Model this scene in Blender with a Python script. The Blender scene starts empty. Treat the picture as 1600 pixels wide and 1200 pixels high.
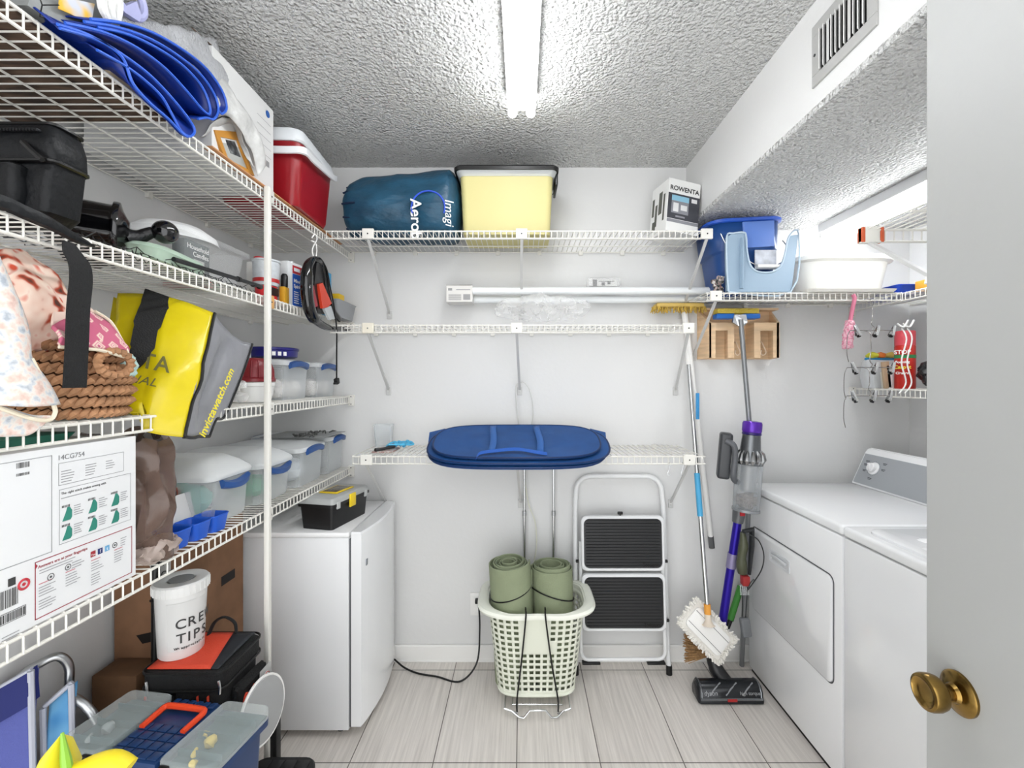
import bpy, bmesh, math, random
from mathutils import Vector as V, Matrix, Euler, noise
R = math.radians
C = bpy.context.scene.collection
SC = bpy.context.scene
random.seed(7)

# ---------------------------------------------------------------- camera, light, exposure
F = 703.0; CX = 815.0; CY = 593.0; H = 1.482         # focal length in pixels, vanishing point, eye height (m)
cam_d = bpy.data.cameras.new('camera'); cam = bpy.data.objects.new('camera', cam_d); C.objects.link(cam)
cam.location = (0, 0, H); cam.rotation_euler = (R(90), 0, 0)
cam_d.sensor_width = 36; cam_d.lens = F / 1600 * 36
cam_d.shift_x = -(CX - 800) / 1600; cam_d.shift_y = (CY - 600) / 1600
cam_d.clip_start = 0.02; cam_d.clip_end = 60
SC.camera = cam
world = bpy.data.worlds.new('world'); SC.world = world; world.use_nodes = True
bg = world.node_tree.nodes['Background']; bg.inputs[0].default_value = (0.97, 0.985, 1.0, 1); bg.inputs[1].default_value = 2.5
SC.view_settings.view_transform = 'Standard'; SC.view_settings.look = 'None'
SC.view_settings.exposure = 0.27; SC.view_settings.gamma = 1; SC.view_settings.use_curve_mapping = False
TUBE_MAIN = 23.0; TUBE_ALCOVE = 15.0                   # strength of the fluorescent tubes

def P(px, py, Y):                                       # the place in the room at depth Y seen at a pixel
    return V(((px - CX) * Y / F, Y, H - (py - CY) * Y / F))
def PX(px, py, X):
    return P(px, py, F * X / (px - CX))
def PZ(px, py, Z):
    return P(px, py, F * (H - Z) / (py - CY))

# ---------------------------------------------------------------- materials
def lin(h):
    h = h.lstrip('#'); c = [int(h[i:i+2], 16) / 255 for i in (0, 2, 4)]
    return tuple(x / 12.92 if x <= .04045 else ((x + .055) / 1.055) ** 2.4 for x in c) + (1,)
MC = {}
def mat(col, rough=.5, metal=0, bump=0, bscale=60, var=0, vscale=8, trans=0, alpha=1, emis=0, spec=.5, coat=0, stretch=None, name=None, subs=0, ior=1.45):
    key = (col, rough, metal, bump, bscale, var, vscale, trans, alpha, emis, spec, coat, stretch, subs)
    if key in MC: return MC[key]
    m = bpy.data.materials.new(name or 'surface_' + col.strip('#')); m.use_nodes = True
    nt = m.node_tree; b = nt.nodes['Principled BSDF']; c = lin(col)
    b.inputs['Base Color'].default_value = c; b.inputs['Roughness'].default_value = rough
    b.inputs['Metallic'].default_value = metal; b.inputs['Specular IOR Level'].default_value = spec
    b.inputs['IOR'].default_value = ior
    if trans: b.inputs['Transmission Weight'].default_value = trans
    if alpha < 1: b.inputs['Alpha'].default_value = alpha
    if coat: b.inputs['Coat Weight'].default_value = coat
    if emis:
        b.inputs['Emission Color'].default_value = c; b.inputs['Emission Strength'].default_value = emis
    if subs:
        b.inputs['Subsurface Weight'].default_value = subs; b.inputs['Subsurface Radius'].default_value = (.02, .02, .02)
    tc = None
    if bump or var:
        tc = nt.nodes.new('ShaderNodeTexCoord'); mp = nt.nodes.new('ShaderNodeMapping')
        nt.links.new(tc.outputs['Object'], mp.inputs[0])
        if stretch: mp.inputs['Scale'].default_value = stretch
    if bump:
        n = nt.nodes.new('ShaderNodeTexNoise'); n.inputs['Scale'].default_value = bscale; n.inputs['Detail'].default_value = 3
        nt.links.new(mp.outputs[0], n.inputs[0])
        bp = nt.nodes.new('ShaderNodeBump'); bp.inputs['Strength'].default_value = bump; bp.inputs['Distance'].default_value = .01
        nt.links.new(n.outputs[0], bp.inputs['Height']); nt.links.new(bp.outputs[0], b.inputs['Normal'])
    if var:
        n = nt.nodes.new('ShaderNodeTexNoise'); n.inputs['Scale'].default_value = vscale; n.inputs['Detail'].default_value = 5
        nt.links.new(mp.outputs[0], n.inputs[0])
        r = nt.nodes.new('ShaderNodeValToRGB'); r.color_ramp.elements[0].position = .3; r.color_ramp.elements[1].position = .7
        r.color_ramp.elements[0].color = tuple(x * (1 - var) for x in c[:3]) + (1,)
        r.color_ramp.elements[1].color = tuple(min(1, x * (1 + var)) for x in c[:3]) + (1,)
        nt.links.new(n.outputs[0], r.inputs[0]); nt.links.new(r.outputs[0], b.inputs['Base Color'])
    MC[key] = m
    return m
def ramp_mat(name, tex, cols, scale=20, rough=.8, stretch=(1, 1, 1), detail=2, bump=0):   # a printed or woven pattern
    m = bpy.data.materials.new(name); m.use_nodes = True; nt = m.node_tree; b = nt.nodes['Principled BSDF']
    b.inputs['Roughness'].default_value = rough
    tc = nt.nodes.new('ShaderNodeTexCoord'); mp = nt.nodes.new('ShaderNodeMapping'); mp.inputs['Scale'].default_value = stretch
    nt.links.new(tc.outputs['Object'], mp.inputs[0])
    if tex == 'noise':
        n = nt.nodes.new('ShaderNodeTexNoise'); n.inputs['Scale'].default_value = scale; n.inputs['Detail'].default_value = detail; o = n.outputs[0]
    elif tex == 'wave':
        n = nt.nodes.new('ShaderNodeTexWave'); n.inputs['Scale'].default_value = scale; n.inputs['Distortion'].default_value = detail; n.bands_direction = 'Z'; o = n.outputs[1]
    else:
        n = nt.nodes.new('ShaderNodeTexVoronoi'); n.inputs['Scale'].default_value = scale; n.distance = 'MANHATTAN'; o = n.outputs['Distance']
    nt.links.new(mp.outputs[0], n.inputs[0])
    r = nt.nodes.new('ShaderNodeValToRGB'); e = r.color_ramp.elements
    while len(e) < len(cols): e.new(.5)
    for i, (p, c) in enumerate(cols): e[i].position = p; e[i].color = lin(c)
    nt.links.new(o, r.inputs[0]); nt.links.new(r.outputs[0], b.inputs['Base Color'])
    if bump:
        bp = nt.nodes.new('ShaderNodeBump'); bp.inputs['Strength'].default_value = bump; bp.inputs['Distance'].default_value = .005
        nt.links.new(o, bp.inputs['Height']); nt.links.new(bp.outputs[0], b.inputs['Normal'])
    return m
def film(col='#e8ecee', op=.3, rough=.25, name='clear_plastic', ex=.45):    # thin clear or frosted plastic: part see-through, part surface
    key = ('film', col, op, rough, ex)
    if key in MC: return MC[key]
    m = bpy.data.materials.new(name); m.use_nodes = True; nt = m.node_tree; b = nt.nodes['Principled BSDF']; out = nt.nodes['Material Output']
    b.inputs['Base Color'].default_value = lin(col); b.inputs['Roughness'].default_value = rough
    t = nt.nodes.new('ShaderNodeBsdfTransparent'); mx = nt.nodes.new('ShaderNodeMixShader')
    lw = nt.nodes.new('ShaderNodeLayerWeight'); lw.inputs['Blend'].default_value = .35
    mr = nt.nodes.new('ShaderNodeMapRange'); mr.inputs['To Min'].default_value = op; mr.inputs['To Max'].default_value = min(1, op + ex)
    nt.links.new(lw.outputs['Facing'], mr.inputs['Value']); nt.links.new(mr.outputs[0], mx.inputs[0])
    nt.links.new(t.outputs[0], mx.inputs[1]); nt.links.new(b.outputs[0], mx.inputs[2]); nt.links.new(mx.outputs[0], out.inputs['Surface'])
    MC[key] = m
    return m

WHITE = '#e9e9e7'
M_wire = mat('#e0ded7', .35)
M_brace = mat('#c6c6c4', .35)
M_white = mat('#ecebe8', .4)
M_black = mat('#0d0d0e', .4)
M_blackcloth = mat('#101011', .75, bump=.3, bscale=300)
M_chrome = mat('#c9cacb', .22, 1)
M_alu = mat('#b4b6b8', .32, 1)
M_dark = mat('#26282a', .35)
M_blue = mat('#1f4fae', .35)
M_frost = film('#e9eef0', .24, .25, ex=.35)
M_frostlid = film('#eef1f2', .50, .3)
M_clear = film('#eef2f4', .16, .12)
M_wrap0 = None
M_ink = mat('#3a3a3a', .7)
M_lightink = mat('#9b9b9b', .7)

# ---------------------------------------------------------------- object helpers
MW = {}
def mesh_of(name, bm, mats, smooth=38):
    bmesh.ops.recalc_face_normals(bm, faces=bm.faces[:])
    me = bpy.data.meshes.new(name); bm.to_mesh(me); bm.free()
    for m in (mats if isinstance(mats, (list, tuple)) else [mats]): me.materials.append(m)
    if smooth:
        for p in me.polygons: p.use_smooth = True
        me.set_sharp_from_angle(angle=R(smooth))
    return me
def thing(name, label, cat, loc=(0, 0, 0), rot=(0, 0, 0), group=None):
    o = bpy.data.objects.new(name, None); C.objects.link(o); o.empty_display_size = .05
    o.location = loc; o.rotation_euler = rot
    MW[o.name] = Matrix.Translation(V(loc)) @ Euler(rot).to_matrix().to_4x4()
    o['label'] = label; o['category'] = cat
    if group: o['group'] = group
    return o
def part(name, bm, mats, parent, world=False, smooth=38, label=None):
    if world: bmesh.ops.transform(bm, matrix=MW[parent.name].inverted(), verts=bm.verts[:])
    o = bpy.data.objects.new(name, mesh_of(name, bm, mats, smooth)); C.objects.link(o); o.parent = parent
    MW[o.name] = MW[parent.name]
    if label: o['label'] = label
    return o
def solo(name, bm, mats, label, cat, group=None, smooth=38, kind=None):     # a thing that is one mesh, built in room coordinates
    lo = V([min(v.co[i] for v in bm.verts) for i in range(3)]); hi = V([max(v.co[i] for v in bm.verts) for i in range(3)])
    b = V(((lo.x + hi.x) / 2, (lo.y + hi.y) / 2, lo.z))
    bmesh.ops.translate(bm, verts=bm.verts[:], vec=-b)
    o = bpy.data.objects.new(name, mesh_of(name, bm, mats, smooth)); C.objects.link(o); o.location = b
    MW[o.name] = Matrix.Translation(b)
    if label: o['label'] = label
    if cat: o['category'] = cat
    if group: o['group'] = group
    if kind: o['kind'] = kind
    return o
def struct(name, bm, m, parent=None, smooth=0):
    if parent: return part(name, bm, m, parent, world=True, smooth=smooth)
    return solo(name, bm, m, None, None, kind='structure', smooth=smooth)
def dup(root, loc, rot=None, label=None, group=None):
    r = root.copy(); C.objects.link(r); r.location = loc
    if rot is not None: r.rotation_euler = rot
    MW[r.name] = Matrix.Translation(V(loc)) @ r.rotation_euler.to_matrix().to_4x4()
    if label: r['label'] = label
    if group: r['group'] = group
    for ch in list(root.children):
        c = ch.copy(); C.objects.link(c); c.parent = r
        for g in list(ch.children):
            d = g.copy(); C.objects.link(d); d.parent = c
    return r
def mod(o, kind, **kw):
    m = o.modifiers.new(kind.lower(), kind)
    for k, v in kw.items(): setattr(m, k, v)
    return m

# ---------------------------------------------------------------- shape helpers (all add to a bmesh)
def B(): return bmesh.new()
def box(bm, lo, hi, bev=0, seg=2, M=None, mi=0):
    lo = V(lo); hi = V(hi); c = (lo + hi) / 2; s = hi - lo
    r = bmesh.ops.create_cube(bm, size=1); vs = r['verts']
    for v in vs: v.co = V((v.co.x * s.x, v.co.y * s.y, v.co.z * s.z)) + c
    fs = list({f for v in vs for f in v.link_faces})
    for f in fs: f.material_index = mi
    if bev:
        es = list({e for v in vs for e in v.link_edges})
        q = bmesh.ops.bevel(bm, geom=es, offset=min(bev, min(s) * .49), segments=seg, profile=.5, affect='EDGES')
        vs = list({v for f in q['faces'] for v in f.verts} | {v for v in vs if v.is_valid})
        for f in q['faces']: f.material_index = mi
    if M is not None: bmesh.ops.transform(bm, matrix=M, verts=vs)
    return vs
def loft(bm, rings, close=True, cap0=True, cap1=True, mi=0):
    rs = [[bm.verts.new(p) for p in r] for r in rings]; n = len(rs[0]); fs = []
    for a, b in zip(rs, rs[1:]):
        for i in range(n if close else n - 1):
            j = (i + 1) % n; fs.append(bm.faces.new((a[i], a[j], b[j], b[i])))
    if cap0 and close: fs.append(bm.faces.new(rs[0][::-1]))
    if cap1 and close: fs.append(bm.faces.new(rs[-1]))
    for f in fs: f.material_index = mi
    return rs
def tube(bm, pts, r, n=8, closed=False, mi=0, flat=None):
    pts = [V(p) for p in pts]; N = len(pts); rs = []
    rad = r if isinstance(r, (list, tuple)) else [r] * N
    t0 = (pts[1] - pts[0]).normalized(); up = V((0, 0, 1)) if abs(t0.z) < .9 else V((1, 0, 0))
    nrm = (up - t0 * up.dot(t0)).normalized()
    for i in range(N):
        if closed: t = (pts[(i + 1) % N] - pts[i - 1])
        elif i == 0: t = pts[1] - pts[0]
        elif i == N - 1: t = pts[-1] - pts[-2]
        else: t = (pts[i + 1] - pts[i]).normalized() + (pts[i] - pts[i - 1]).normalized()
        if t.length < 1e-9: t = V((0, 0, 1))
        t.normalize(); nrm = nrm - t * nrm.dot(t)
        if nrm.length < 1e-6: nrm = t.orthogonal()
        nrm.normalize(); bn = t.cross(nrm)
        fx = flat or 1
        rs.append([pts[i] + (nrm * math.cos(a) * fx + bn * math.sin(a)) * rad[i] for a in [2 * math.pi * k / n for k in range(n)]])
    if closed: rs.append(rs[0])
    if closed:
        vs = [[bm.verts.new(p) for p in q] for q in rs[:-1]]
        for a in range(N):
            b = (a + 1) % N
            for i in range(n):
                j = (i + 1) % n; f = bm.faces.new((vs[a][i], vs[a][j], vs[b][j], vs[b][i])); f.material_index = mi
    else: loft(bm, rs, mi=mi)
def rod(bm, a, b, r, n=8, mi=0, r2=None): tube(bm, [a, b], [r, r if r2 is None else r2], n, mi=mi)
def bez(pts, k=8):                                      # smooth curve through the points (Catmull-Rom)
    pts = [V(p) for p in pts]; q = [pts[0]] + pts + [pts[-1]]; out = []
    for i in range(1, len(q) - 2):
        p0, p1, p2, p3 = q[i-1], q[i], q[i+1], q[i+2]
        for s in range(k):
            t = s / k
            out.append(.5 * ((2*p1) + (p2-p0)*t + (2*p0-5*p1+4*p2-p3)*t*t + (3*p1-p0-3*p2+p3)*t**3))
    return out + [pts[-1]]
def lathe(bm, prof, o=(0, 0, 0), axis=(0, 0, 1), n=28, mi=0, sx=1, sy=1):   # prof: (radius, height) pairs
    ax = V(axis).normalized(); u = ax.orthogonal().normalized() if abs(ax.z) < .999 else V((1, 0, 0)); w = ax.cross(u); o = V(o)
    rings = []
    for r, h in prof:
        r = max(r, 1e-4)
        rings.append([o + ax * h + (u * math.cos(a) * sx + w * math.sin(a) * sy) * r for a in [2 * math.pi * k / n for k in range(n)]])
    loft(bm, rings, mi=mi)
def rring(w, d, r, z, cx=0, cy=0, n=5):
    r = min(r, w / 2 - 1e-4, d / 2 - 1e-4); out = []
    for (sx, sy, a0) in ((1, 1, 0), (-1, 1, 90), (-1, -1, 180), (1, -1, 270)):
        for k in range(n + 1):
            a = R(a0 + 90 * k / n)
            out.append(V((cx + sx * (w / 2 - r) + r * math.cos(a), cy + sy * (d / 2 - r) + r * math.sin(a), z)))
    return out
def frust(bm, secs, cx=0, cy=0, n=5, mi=0, cap0=True, cap1=True):     # secs: (width, depth, corner radius, z)
    return loft(bm, [rring(w, d, r, z, cx, cy, n) for w, d, r, z in secs], mi=mi, cap0=cap0, cap1=cap1)
def prism(bm, outline, depth_vec, mi=0):                # outline: closed list of points, swept by depth_vec
    d = V(depth_vec); a = [V(p) for p in outline]
    loft(bm, [a, [p + d for p in a]], mi=mi)
def grid(bm, fn, nu, nv, mi=0, cu=False, skip=None):
    vs = [[bm.verts.new(fn(u / nu, v / nv)) for v in range(nv + 1)] for u in range(nu if cu else nu + 1)]
    for u in range(nu):
        for v in range(nv):
            if skip and skip(u, v): continue
            a = vs[u]; b = vs[(u + 1) % nu if cu else u + 1]
            f = bm.faces.new((a[v], b[v], b[v + 1], a[v + 1])); f.material_index = mi
def jitter(bm, amp, sc, seed=0):
    for v in bm.verts:
        p = v.co * sc + V((seed * 7.3, seed * 3.1, seed * 1.7)); v.co += noise.noise_vector(p) * amp
def quad(bm, o, r, u, x0, y0, x1, y1, off=0, mi=0):     # flat printed patch on a panel: origin, right and up directions
    o = V(o); r = V(r); u = V(u); n = r.cross(u) * off
    vs = [bm.verts.new(o + r * x + u * y + n) for x, y in ((x0, y0), (x1, y0), (x1, y1), (x0, y1))]
    f = bm.faces.new(vs); f.material_index = mi
def frame_lines(bm, o, r, u, x0, y0, x1, y1, w, off, mi=0):
    for a in ((x0, y0, x1, y0 + w), (x0, y1 - w, x1, y1), (x0, y0, x0 + w, y1), (x1 - w, y0, x1, y1)): quad(bm, o, r, u, *a, off=off, mi=mi)
def txt(s, size, o, r, u, m, parent, name='lettering', off=.0012, ext=.0003, align='LEFT', shear=0, sx=1, bold=0):
    cu = bpy.data.curves.new('t', 'FONT'); cu.body = s; cu.size = size; cu.extrude = ext; cu.align_x = align; cu.shear = shear; cu.offset = bold
    to = bpy.data.objects.new('t', cu); C.objects.link(to)
    dg = bpy.context.evaluated_depsgraph_get(); me = bpy.data.meshes.new_from_object(to.evaluated_get(dg))
    bpy.data.objects.remove(to); bpy.data.curves.remove(cu)
    r = V(r).normalized(); u = V(u).normalized(); n = r.cross(u); o = V(o) + n * off
    M = Matrix(((r.x * sx, u.x, n.x, o.x), (r.y * sx, u.y, n.y, o.y), (r.z * sx, u.z, n.z, o.z), (0, 0, 0, 1)))
    me.transform(MW[parent.name].inverted() @ M); me.materials.clear(); me.materials.append(m)
    ob = bpy.data.objects.new(name, me); C.objects.link(ob); ob.parent = parent; MW[ob.name] = MW[parent.name]
    return ob

def LT(s, size, o, r, u, m, par, **k):
    Mx = MW[par.name]; return txt(s, size, Mx @ V(o), (Mx.to_3x3() @ V(r)), (Mx.to_3x3() @ V(u)), m, par, **k)

# ---------------------------------------------------------------- the room
XL, XR, YB, ZC, XS, ZS = -1.34, 2.045, 2.373, 2.60, .868, 2.27
Y0 = -.35
def popcorn(name):
    m = bpy.data.materials.new(name); m.use_nodes = True; nt = m.node_tree; b = nt.nodes['Principled BSDF']
    b.inputs['Roughness'].default_value = .95
    tc = nt.nodes.new('ShaderNodeTexCoord')
    n1 = nt.nodes.new('ShaderNodeTexVoronoi'); n1.inputs['Scale'].default_value = 100; n1.feature = 'SMOOTH_F1'
    n2 = nt.nodes.new('ShaderNodeTexNoise'); n2.inputs['Scale'].default_value = 78; n2.inputs['Detail'].default_value = 4
    nt.links.new(tc.outputs['Object'], n2.inputs[0]); nt.links.new(tc.outputs['Object'], n1.inputs[0])
    mt = nt.nodes.new('ShaderNodeMath'); mt.operation = 'MULTIPLY_ADD'; mt.inputs[1].default_value = -.6
    nt.links.new(n1.outputs['Distance'], mt.inputs[0]); nt.links.new(n2.outputs[0], mt.inputs[2])
    bp = nt.nodes.new('ShaderNodeBump'); bp.inputs['Strength'].default_value = 1; bp.inputs['Distance'].default_value = .04
    nt.links.new(mt.outputs[0], bp.inputs['Height']); nt.links.new(bp.outputs[0], b.inputs['Normal'])
    b.inputs['Base Color'].default_value = lin('#ebebe9')
    return m
M_pop = popcorn('popcorn_ceiling')
M_wall = mat('#dadad9', .55, bump=.08, bscale=40, name='painted_wall')
def floor_mat():
    m = bpy.data.materials.new('wood_look_tile'); m.use_nodes = True; nt = m.node_tree; b = nt.nodes['Principled BSDF']
    tc = nt.nodes.new('ShaderNodeTexCoord')
    geo = nt.nodes.new('ShaderNodeNewGeometry')
    mp = nt.nodes.new('ShaderNodeMapping'); mp.inputs['Location'].default_value = (.019 + 3.23, -2.295 + 5.55, 0)
    nt.links.new(geo.outputs['Position'], mp.inputs[0])
    br = nt.nodes.new('ShaderNodeTexBrick'); br.offset = 0; br.inputs['Scale'].default_value = 1
    br.inputs['Brick Width'].default_value = .323; br.inputs['Row Height'].default_value = .555; br.inputs['Mortar Size'].default_value = .0022
    br.inputs['Mortar Smooth'].default_value = .1; br.inputs['Bias'].default_value = 0
    br.inputs['Color1'].default_value = lin('#d8d2cb'); br.inputs['Color2'].default_value = lin('#e0dbd5'); br.inputs['Mortar'].default_value = lin('#6d6761')
    nt.links.new(mp.outputs[0], br.inputs[0])
    m2 = nt.nodes.new('ShaderNodeMapping'); m2.inputs['Scale'].default_value = (85, 2.6, 1); nt.links.new(geo.outputs['Position'], m2.inputs[0])
    n = nt.nodes.new('ShaderNodeTexNoise'); n.inputs['Scale'].default_value = 1; n.inputs['Detail'].default_value = 5; n.inputs['Roughness'].default_value = .62
    nt.links.new(m2.outputs[0], n.inputs[0])
    r = nt.nodes.new('ShaderNodeValToRGB'); r.color_ramp.elements[0].position = .3; r.color_ramp.elements[0].color = (.80, .79, .78, 1)
    r.color_ramp.elements[1].position = .72; r.color_ramp.elements[1].color = (1.12, 1.12, 1.12, 1)
    nt.links.new(n.outputs[0], r.inputs[0])
    mx = nt.nodes.new('ShaderNodeMix'); mx.data_type = 'RGBA'; mx.blend_type = 'MULTIPLY'; mx.inputs[0].default_value = 1
    nt.links.new(br.outputs[0], mx.inputs[6]); nt.links.new(r.outputs[0], mx.inputs[7]); nt.links.new(mx.outputs[2], b.inputs['Base Color'])
    b.inputs['Roughness'].default_value = .42
    bp = nt.nodes.new('ShaderNodeBump'); bp.inputs['Strength'].default_value = .25; bp.inputs['Distance'].default_value = .002; bp.invert = True
    nt.links.new(br.outputs['Fac'], bp.inputs['Height']); nt.links.new(bp.outputs[0], b.inputs['Normal'])
    return m
bm = B(); box(bm, (XL - .1, Y0, -.06), (XR + .1, YB + .1, 0)); struct('floor', bm, floor_mat())
bm = B(); box(bm, (XL - .1, Y0, ZC), (XS + .05, YB + .1, ZC + .08)); struct('ceiling', bm, M_pop)
bm = B(); box(bm, (XL - .1, YB, -.06), (XR + .1, YB + .1, ZC + .08)); struct('wall_back', bm, M_wall)
bm = B(); box(bm, (XL - .1, Y0, -.06), (XL, YB + .1, ZC + .08)); struct('wall_left', bm, M_wall)
bm = B(); box(bm, (XR, .7, -.06), (XR + .1, YB + .1, ZC)); struct('wall_right', bm, M_wall)
bm = B(); box(bm, (.97, .70, 0), (XR, .80, ZS)); struct('wall_front', bm, M_wall)          # return wall that closes the laundry alcove
bm = B(); box(bm, (XS, Y0, ZS + .02), (XS + .08, YB, ZC)); struct('wall_soffit', bm, M_wall)
bm = B(); box(bm, (XS, Y0, ZS), (XR, YB, ZS + .02)); struct('ceiling_alcove', bm, M_pop)
bm = B(); box(bm, (XL, YB - .014, 0), (XR, YB, .088), .004); box(bm, (XL, YB - .017, 0), (XR, YB, .012), .003)
struct('baseboard_back', bm, M_white)
bm = B(); box(bm, (XL, Y0, 0), (XL + .014, YB - .015, .088), .004); struct('baseboard_left', bm, M_white)
# open door leaf on the right, swung in towards the washer
DE = V((.722, .803, 0)); DA = V((-.05, -1, 0)).normalized()       # free edge, direction towards the hinge
DN = V((-1, .05, 0)).normalized()                                 # face that looks into the room
M_door = mat('#a3a4a2', .45, bump=.05, bscale=30, name='door_paint')
dt = thing('door_1', '', '', DE); del dt['label']; del dt['category']; dt['kind'] = 'structure'
bm = B(); box(bm, (0, 0, .012), (.74, .036, 2.20), .002)
Md = Matrix(((DA.x, -DN.x, 0, DE.x), (DA.y, -DN.y, 0, DE.y), (0, 0, 1, 0), (0, 0, 0, 1)))
bmesh.ops.transform(bm, matrix=Md, verts=bm.verts[:]); part('door_leaf', bm, M_door, dt, world=True, smooth=0)
M_brass = mat('#8a6f3c', .22, 1, var=.35, vscale=30, name='aged_brass')
kb = DE + DA * .066 + V((0, 0, .968))
bm = B()
lathe(bm, [(.034, 0), (.034, .004), (.03, .008), (.016, .011), (.013, .016)], kb, DN)
rs = part('knob_rose', bm, M_brass, dt, world=True)
bm = B(); lathe(bm, [(.011, .008), (.011, .024), (.017, .030), (.026, .036), (.0285, .044), (.0285, .054), (.027, .058), (.023, .0595), (.020, .056), (.012, .054), (0, .0545)], kb, DN)
part('knob', bm, M_brass, dt, world=True)
bm = B(); box(bm, (-.0015, .006, .93), (.001, .030, 1.01)); bmesh.ops.transform(bm, matrix=Md, verts=bm.verts[:]); part('latch_plate', bm, M_brass, dt, world=True)

# wall outlet
o = thing('wall_outlet', 'white double wall outlet plate low on the back wall beside the laundry basket', 'outlet', (-.235, YB, .30))
bm = B(); box(bm, (-.036, -.006, -.06), (.036, 0, .06), .003); part('cover_plate', bm, M_white, o)
for z in (.028, -.028):
    bm = B(); box(bm, (-.017, -.009, z - .016), (.017, -.005, z + .016), .004); part('receptacle', bm, M_white, o)

# return-air grille on the soffit
M_grille = mat('#b8b8b6', .45, .3)
g = thing('air_vent', 'grey metal air vent grille with dark louvres high on the soffit', 'vent', (XS, 1.215, 2.435))
y0, y1, z0, z1 = 1.093, 1.337, 2.345, 2.525
bm = B(); bd = .032
for a in ((y0, z0, y1, z0 + bd), (y0, z1 - bd, y1, z1), (y0, z0 + bd, y0 + bd, z1 - bd), (y1 - bd, z0 + bd, y1, z1 - bd)): box(bm, (XS - .006, a[0], a[1]), (XS, a[2], a[3]), .0015)
part('frame', bm, M_grille, g, world=True, smooth=0)
bm = B(); box(bm, (XS - .0015, y0 + bd, z0 + bd), (XS - .0005, y1 - bd, z1 - bd)); part('duct_opening', bm, mat('#0b0b0b', .9), g, world=True)
bm = B()
for k in range(11):
    y = y0 + bd + .008 + k * .0165; M = Matrix.Translation((XS - .0075, y, 2.435)) @ Matrix.Rotation(R(35 if k not in (3, 8) else 75), 4, 'Z')
    box(bm, (-.006, -.0012, -(z1 - z0) / 2 + bd), (.006, .0012, (z1 - z0) / 2 - bd), M=M)
part('louvres', bm, mat('#d8d8d6', .4), g, world=True, smooth=0)
bm = B(); lathe(bm, [(.004, 0), (.004, .002), (.001, .003)], (XS - .006, y1 - .014, 2.435), (-1, 0, 0), 10); part('screw', bm, M_dark, g, world=True)

# fluorescent fixtures
def fixture(x, ya, yb, zt, w, label, strength, sp):
    t = thing('fluorescent_light', label, 'light fixture', (x, (ya + yb) / 2, zt))
    bm = B(); box(bm, (x - w / 2, ya, zt - .045), (x + w / 2, yb, zt), .004); part('housing', bm, mat('#dedede', .4), t, world=True, smooth=0)
    for s in (-1, 1):
        bm = B(); rod(bm, (x + s * sp, ya + .015, zt - .066), (x + s * sp, yb + .02, zt - .066), .0175, 16)
        part('tube', bm, mat('#fbfdff', .3, emis=strength), t, world=True)
    for y in (ya + .012, yb - .012):
        bm = B(); box(bm, (x - w / 2 + .004, y - .009, zt - .07), (x + w / 2 - .004, y + .009, zt - .04), .003); part('lamp_holder', bm, M_white, t, world=True)
fixture(0.0, .55, 1.76, ZC, .115, 'twin tube fluorescent light glowing in the middle of the main ceiling', TUBE_MAIN, .036)
fixture(1.575, 1.08, 2.295, ZS, .13, 'twin tube fluorescent light glowing over the washer and dryer', TUBE_ALCOVE, .04)
# ---------------------------------------------------------------- wire shelving
S1, S2, S3, S4 = 2.150, 1.775, 1.395, 1.022
T1, T2, T3, TA, TB = 2.155, 1.730, 1.137, 1.879, 1.437
def wire_shelf(label, O, U, D, L, dep, lip=.036, clips=3, rods=2, inner=True):
    # O: front corner, U: along the length, D: towards the wall
    U = V(U); D = V(D); O = V(O)
    t = thing('wire_shelf', label, 'shelf', O)
    bm = B(); Z = V((0, 0, 1)); r = .0021
    n = int(L / .0254)
    for k in range(n + 1):
        p = O + U * (k * .0254 + .004)
        tube(bm, [p + D * dep - Z * .0, p + D * .004, p - Z * .006, p - Z * lip], r, 5)
    for q in [dep - .004] + [dep * (i + 1) / (rods + 1) for i in range(rods)]:
        rod(bm, O + D * q - Z * .005, O + U * L + D * q - Z * .005, .003, 6)
    part('wire_deck', bm, M_wire, t, world=True)
    bm = B()
    for z in (-.0035, -lip): rod(bm, O + Z * z + D * .003, O + U * L + Z * z + D * .003, .0036, 8)
    part('front_rail', bm, M_wire, t, world=True)
    for k in range(clips):
        p = O + U * (L * (k + .5) / clips) + D * (dep - .004)
        bm = B(); W = U; c = p + D * .002
        box(bm, (-.011, -.006, -.020), (.011, .008, .004), .002, M=Matrix.Translation(c) @ Matrix(((U.x, D.x, 0, 0), (U.y, D.y, 0, 0), (0, 0, 1, 0), (0, 0, 0, 1))))
        part('wall_clip', bm, M_wire, t, world=True, smooth=0)
    return t
def UD(U, D, c): return Matrix.Translation(c) @ Matrix(((U.x, D.x, 0, 0), (U.y, D.y, 0, 0), (0, 0, 1, 0), (0, 0, 0, 1)))
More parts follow.
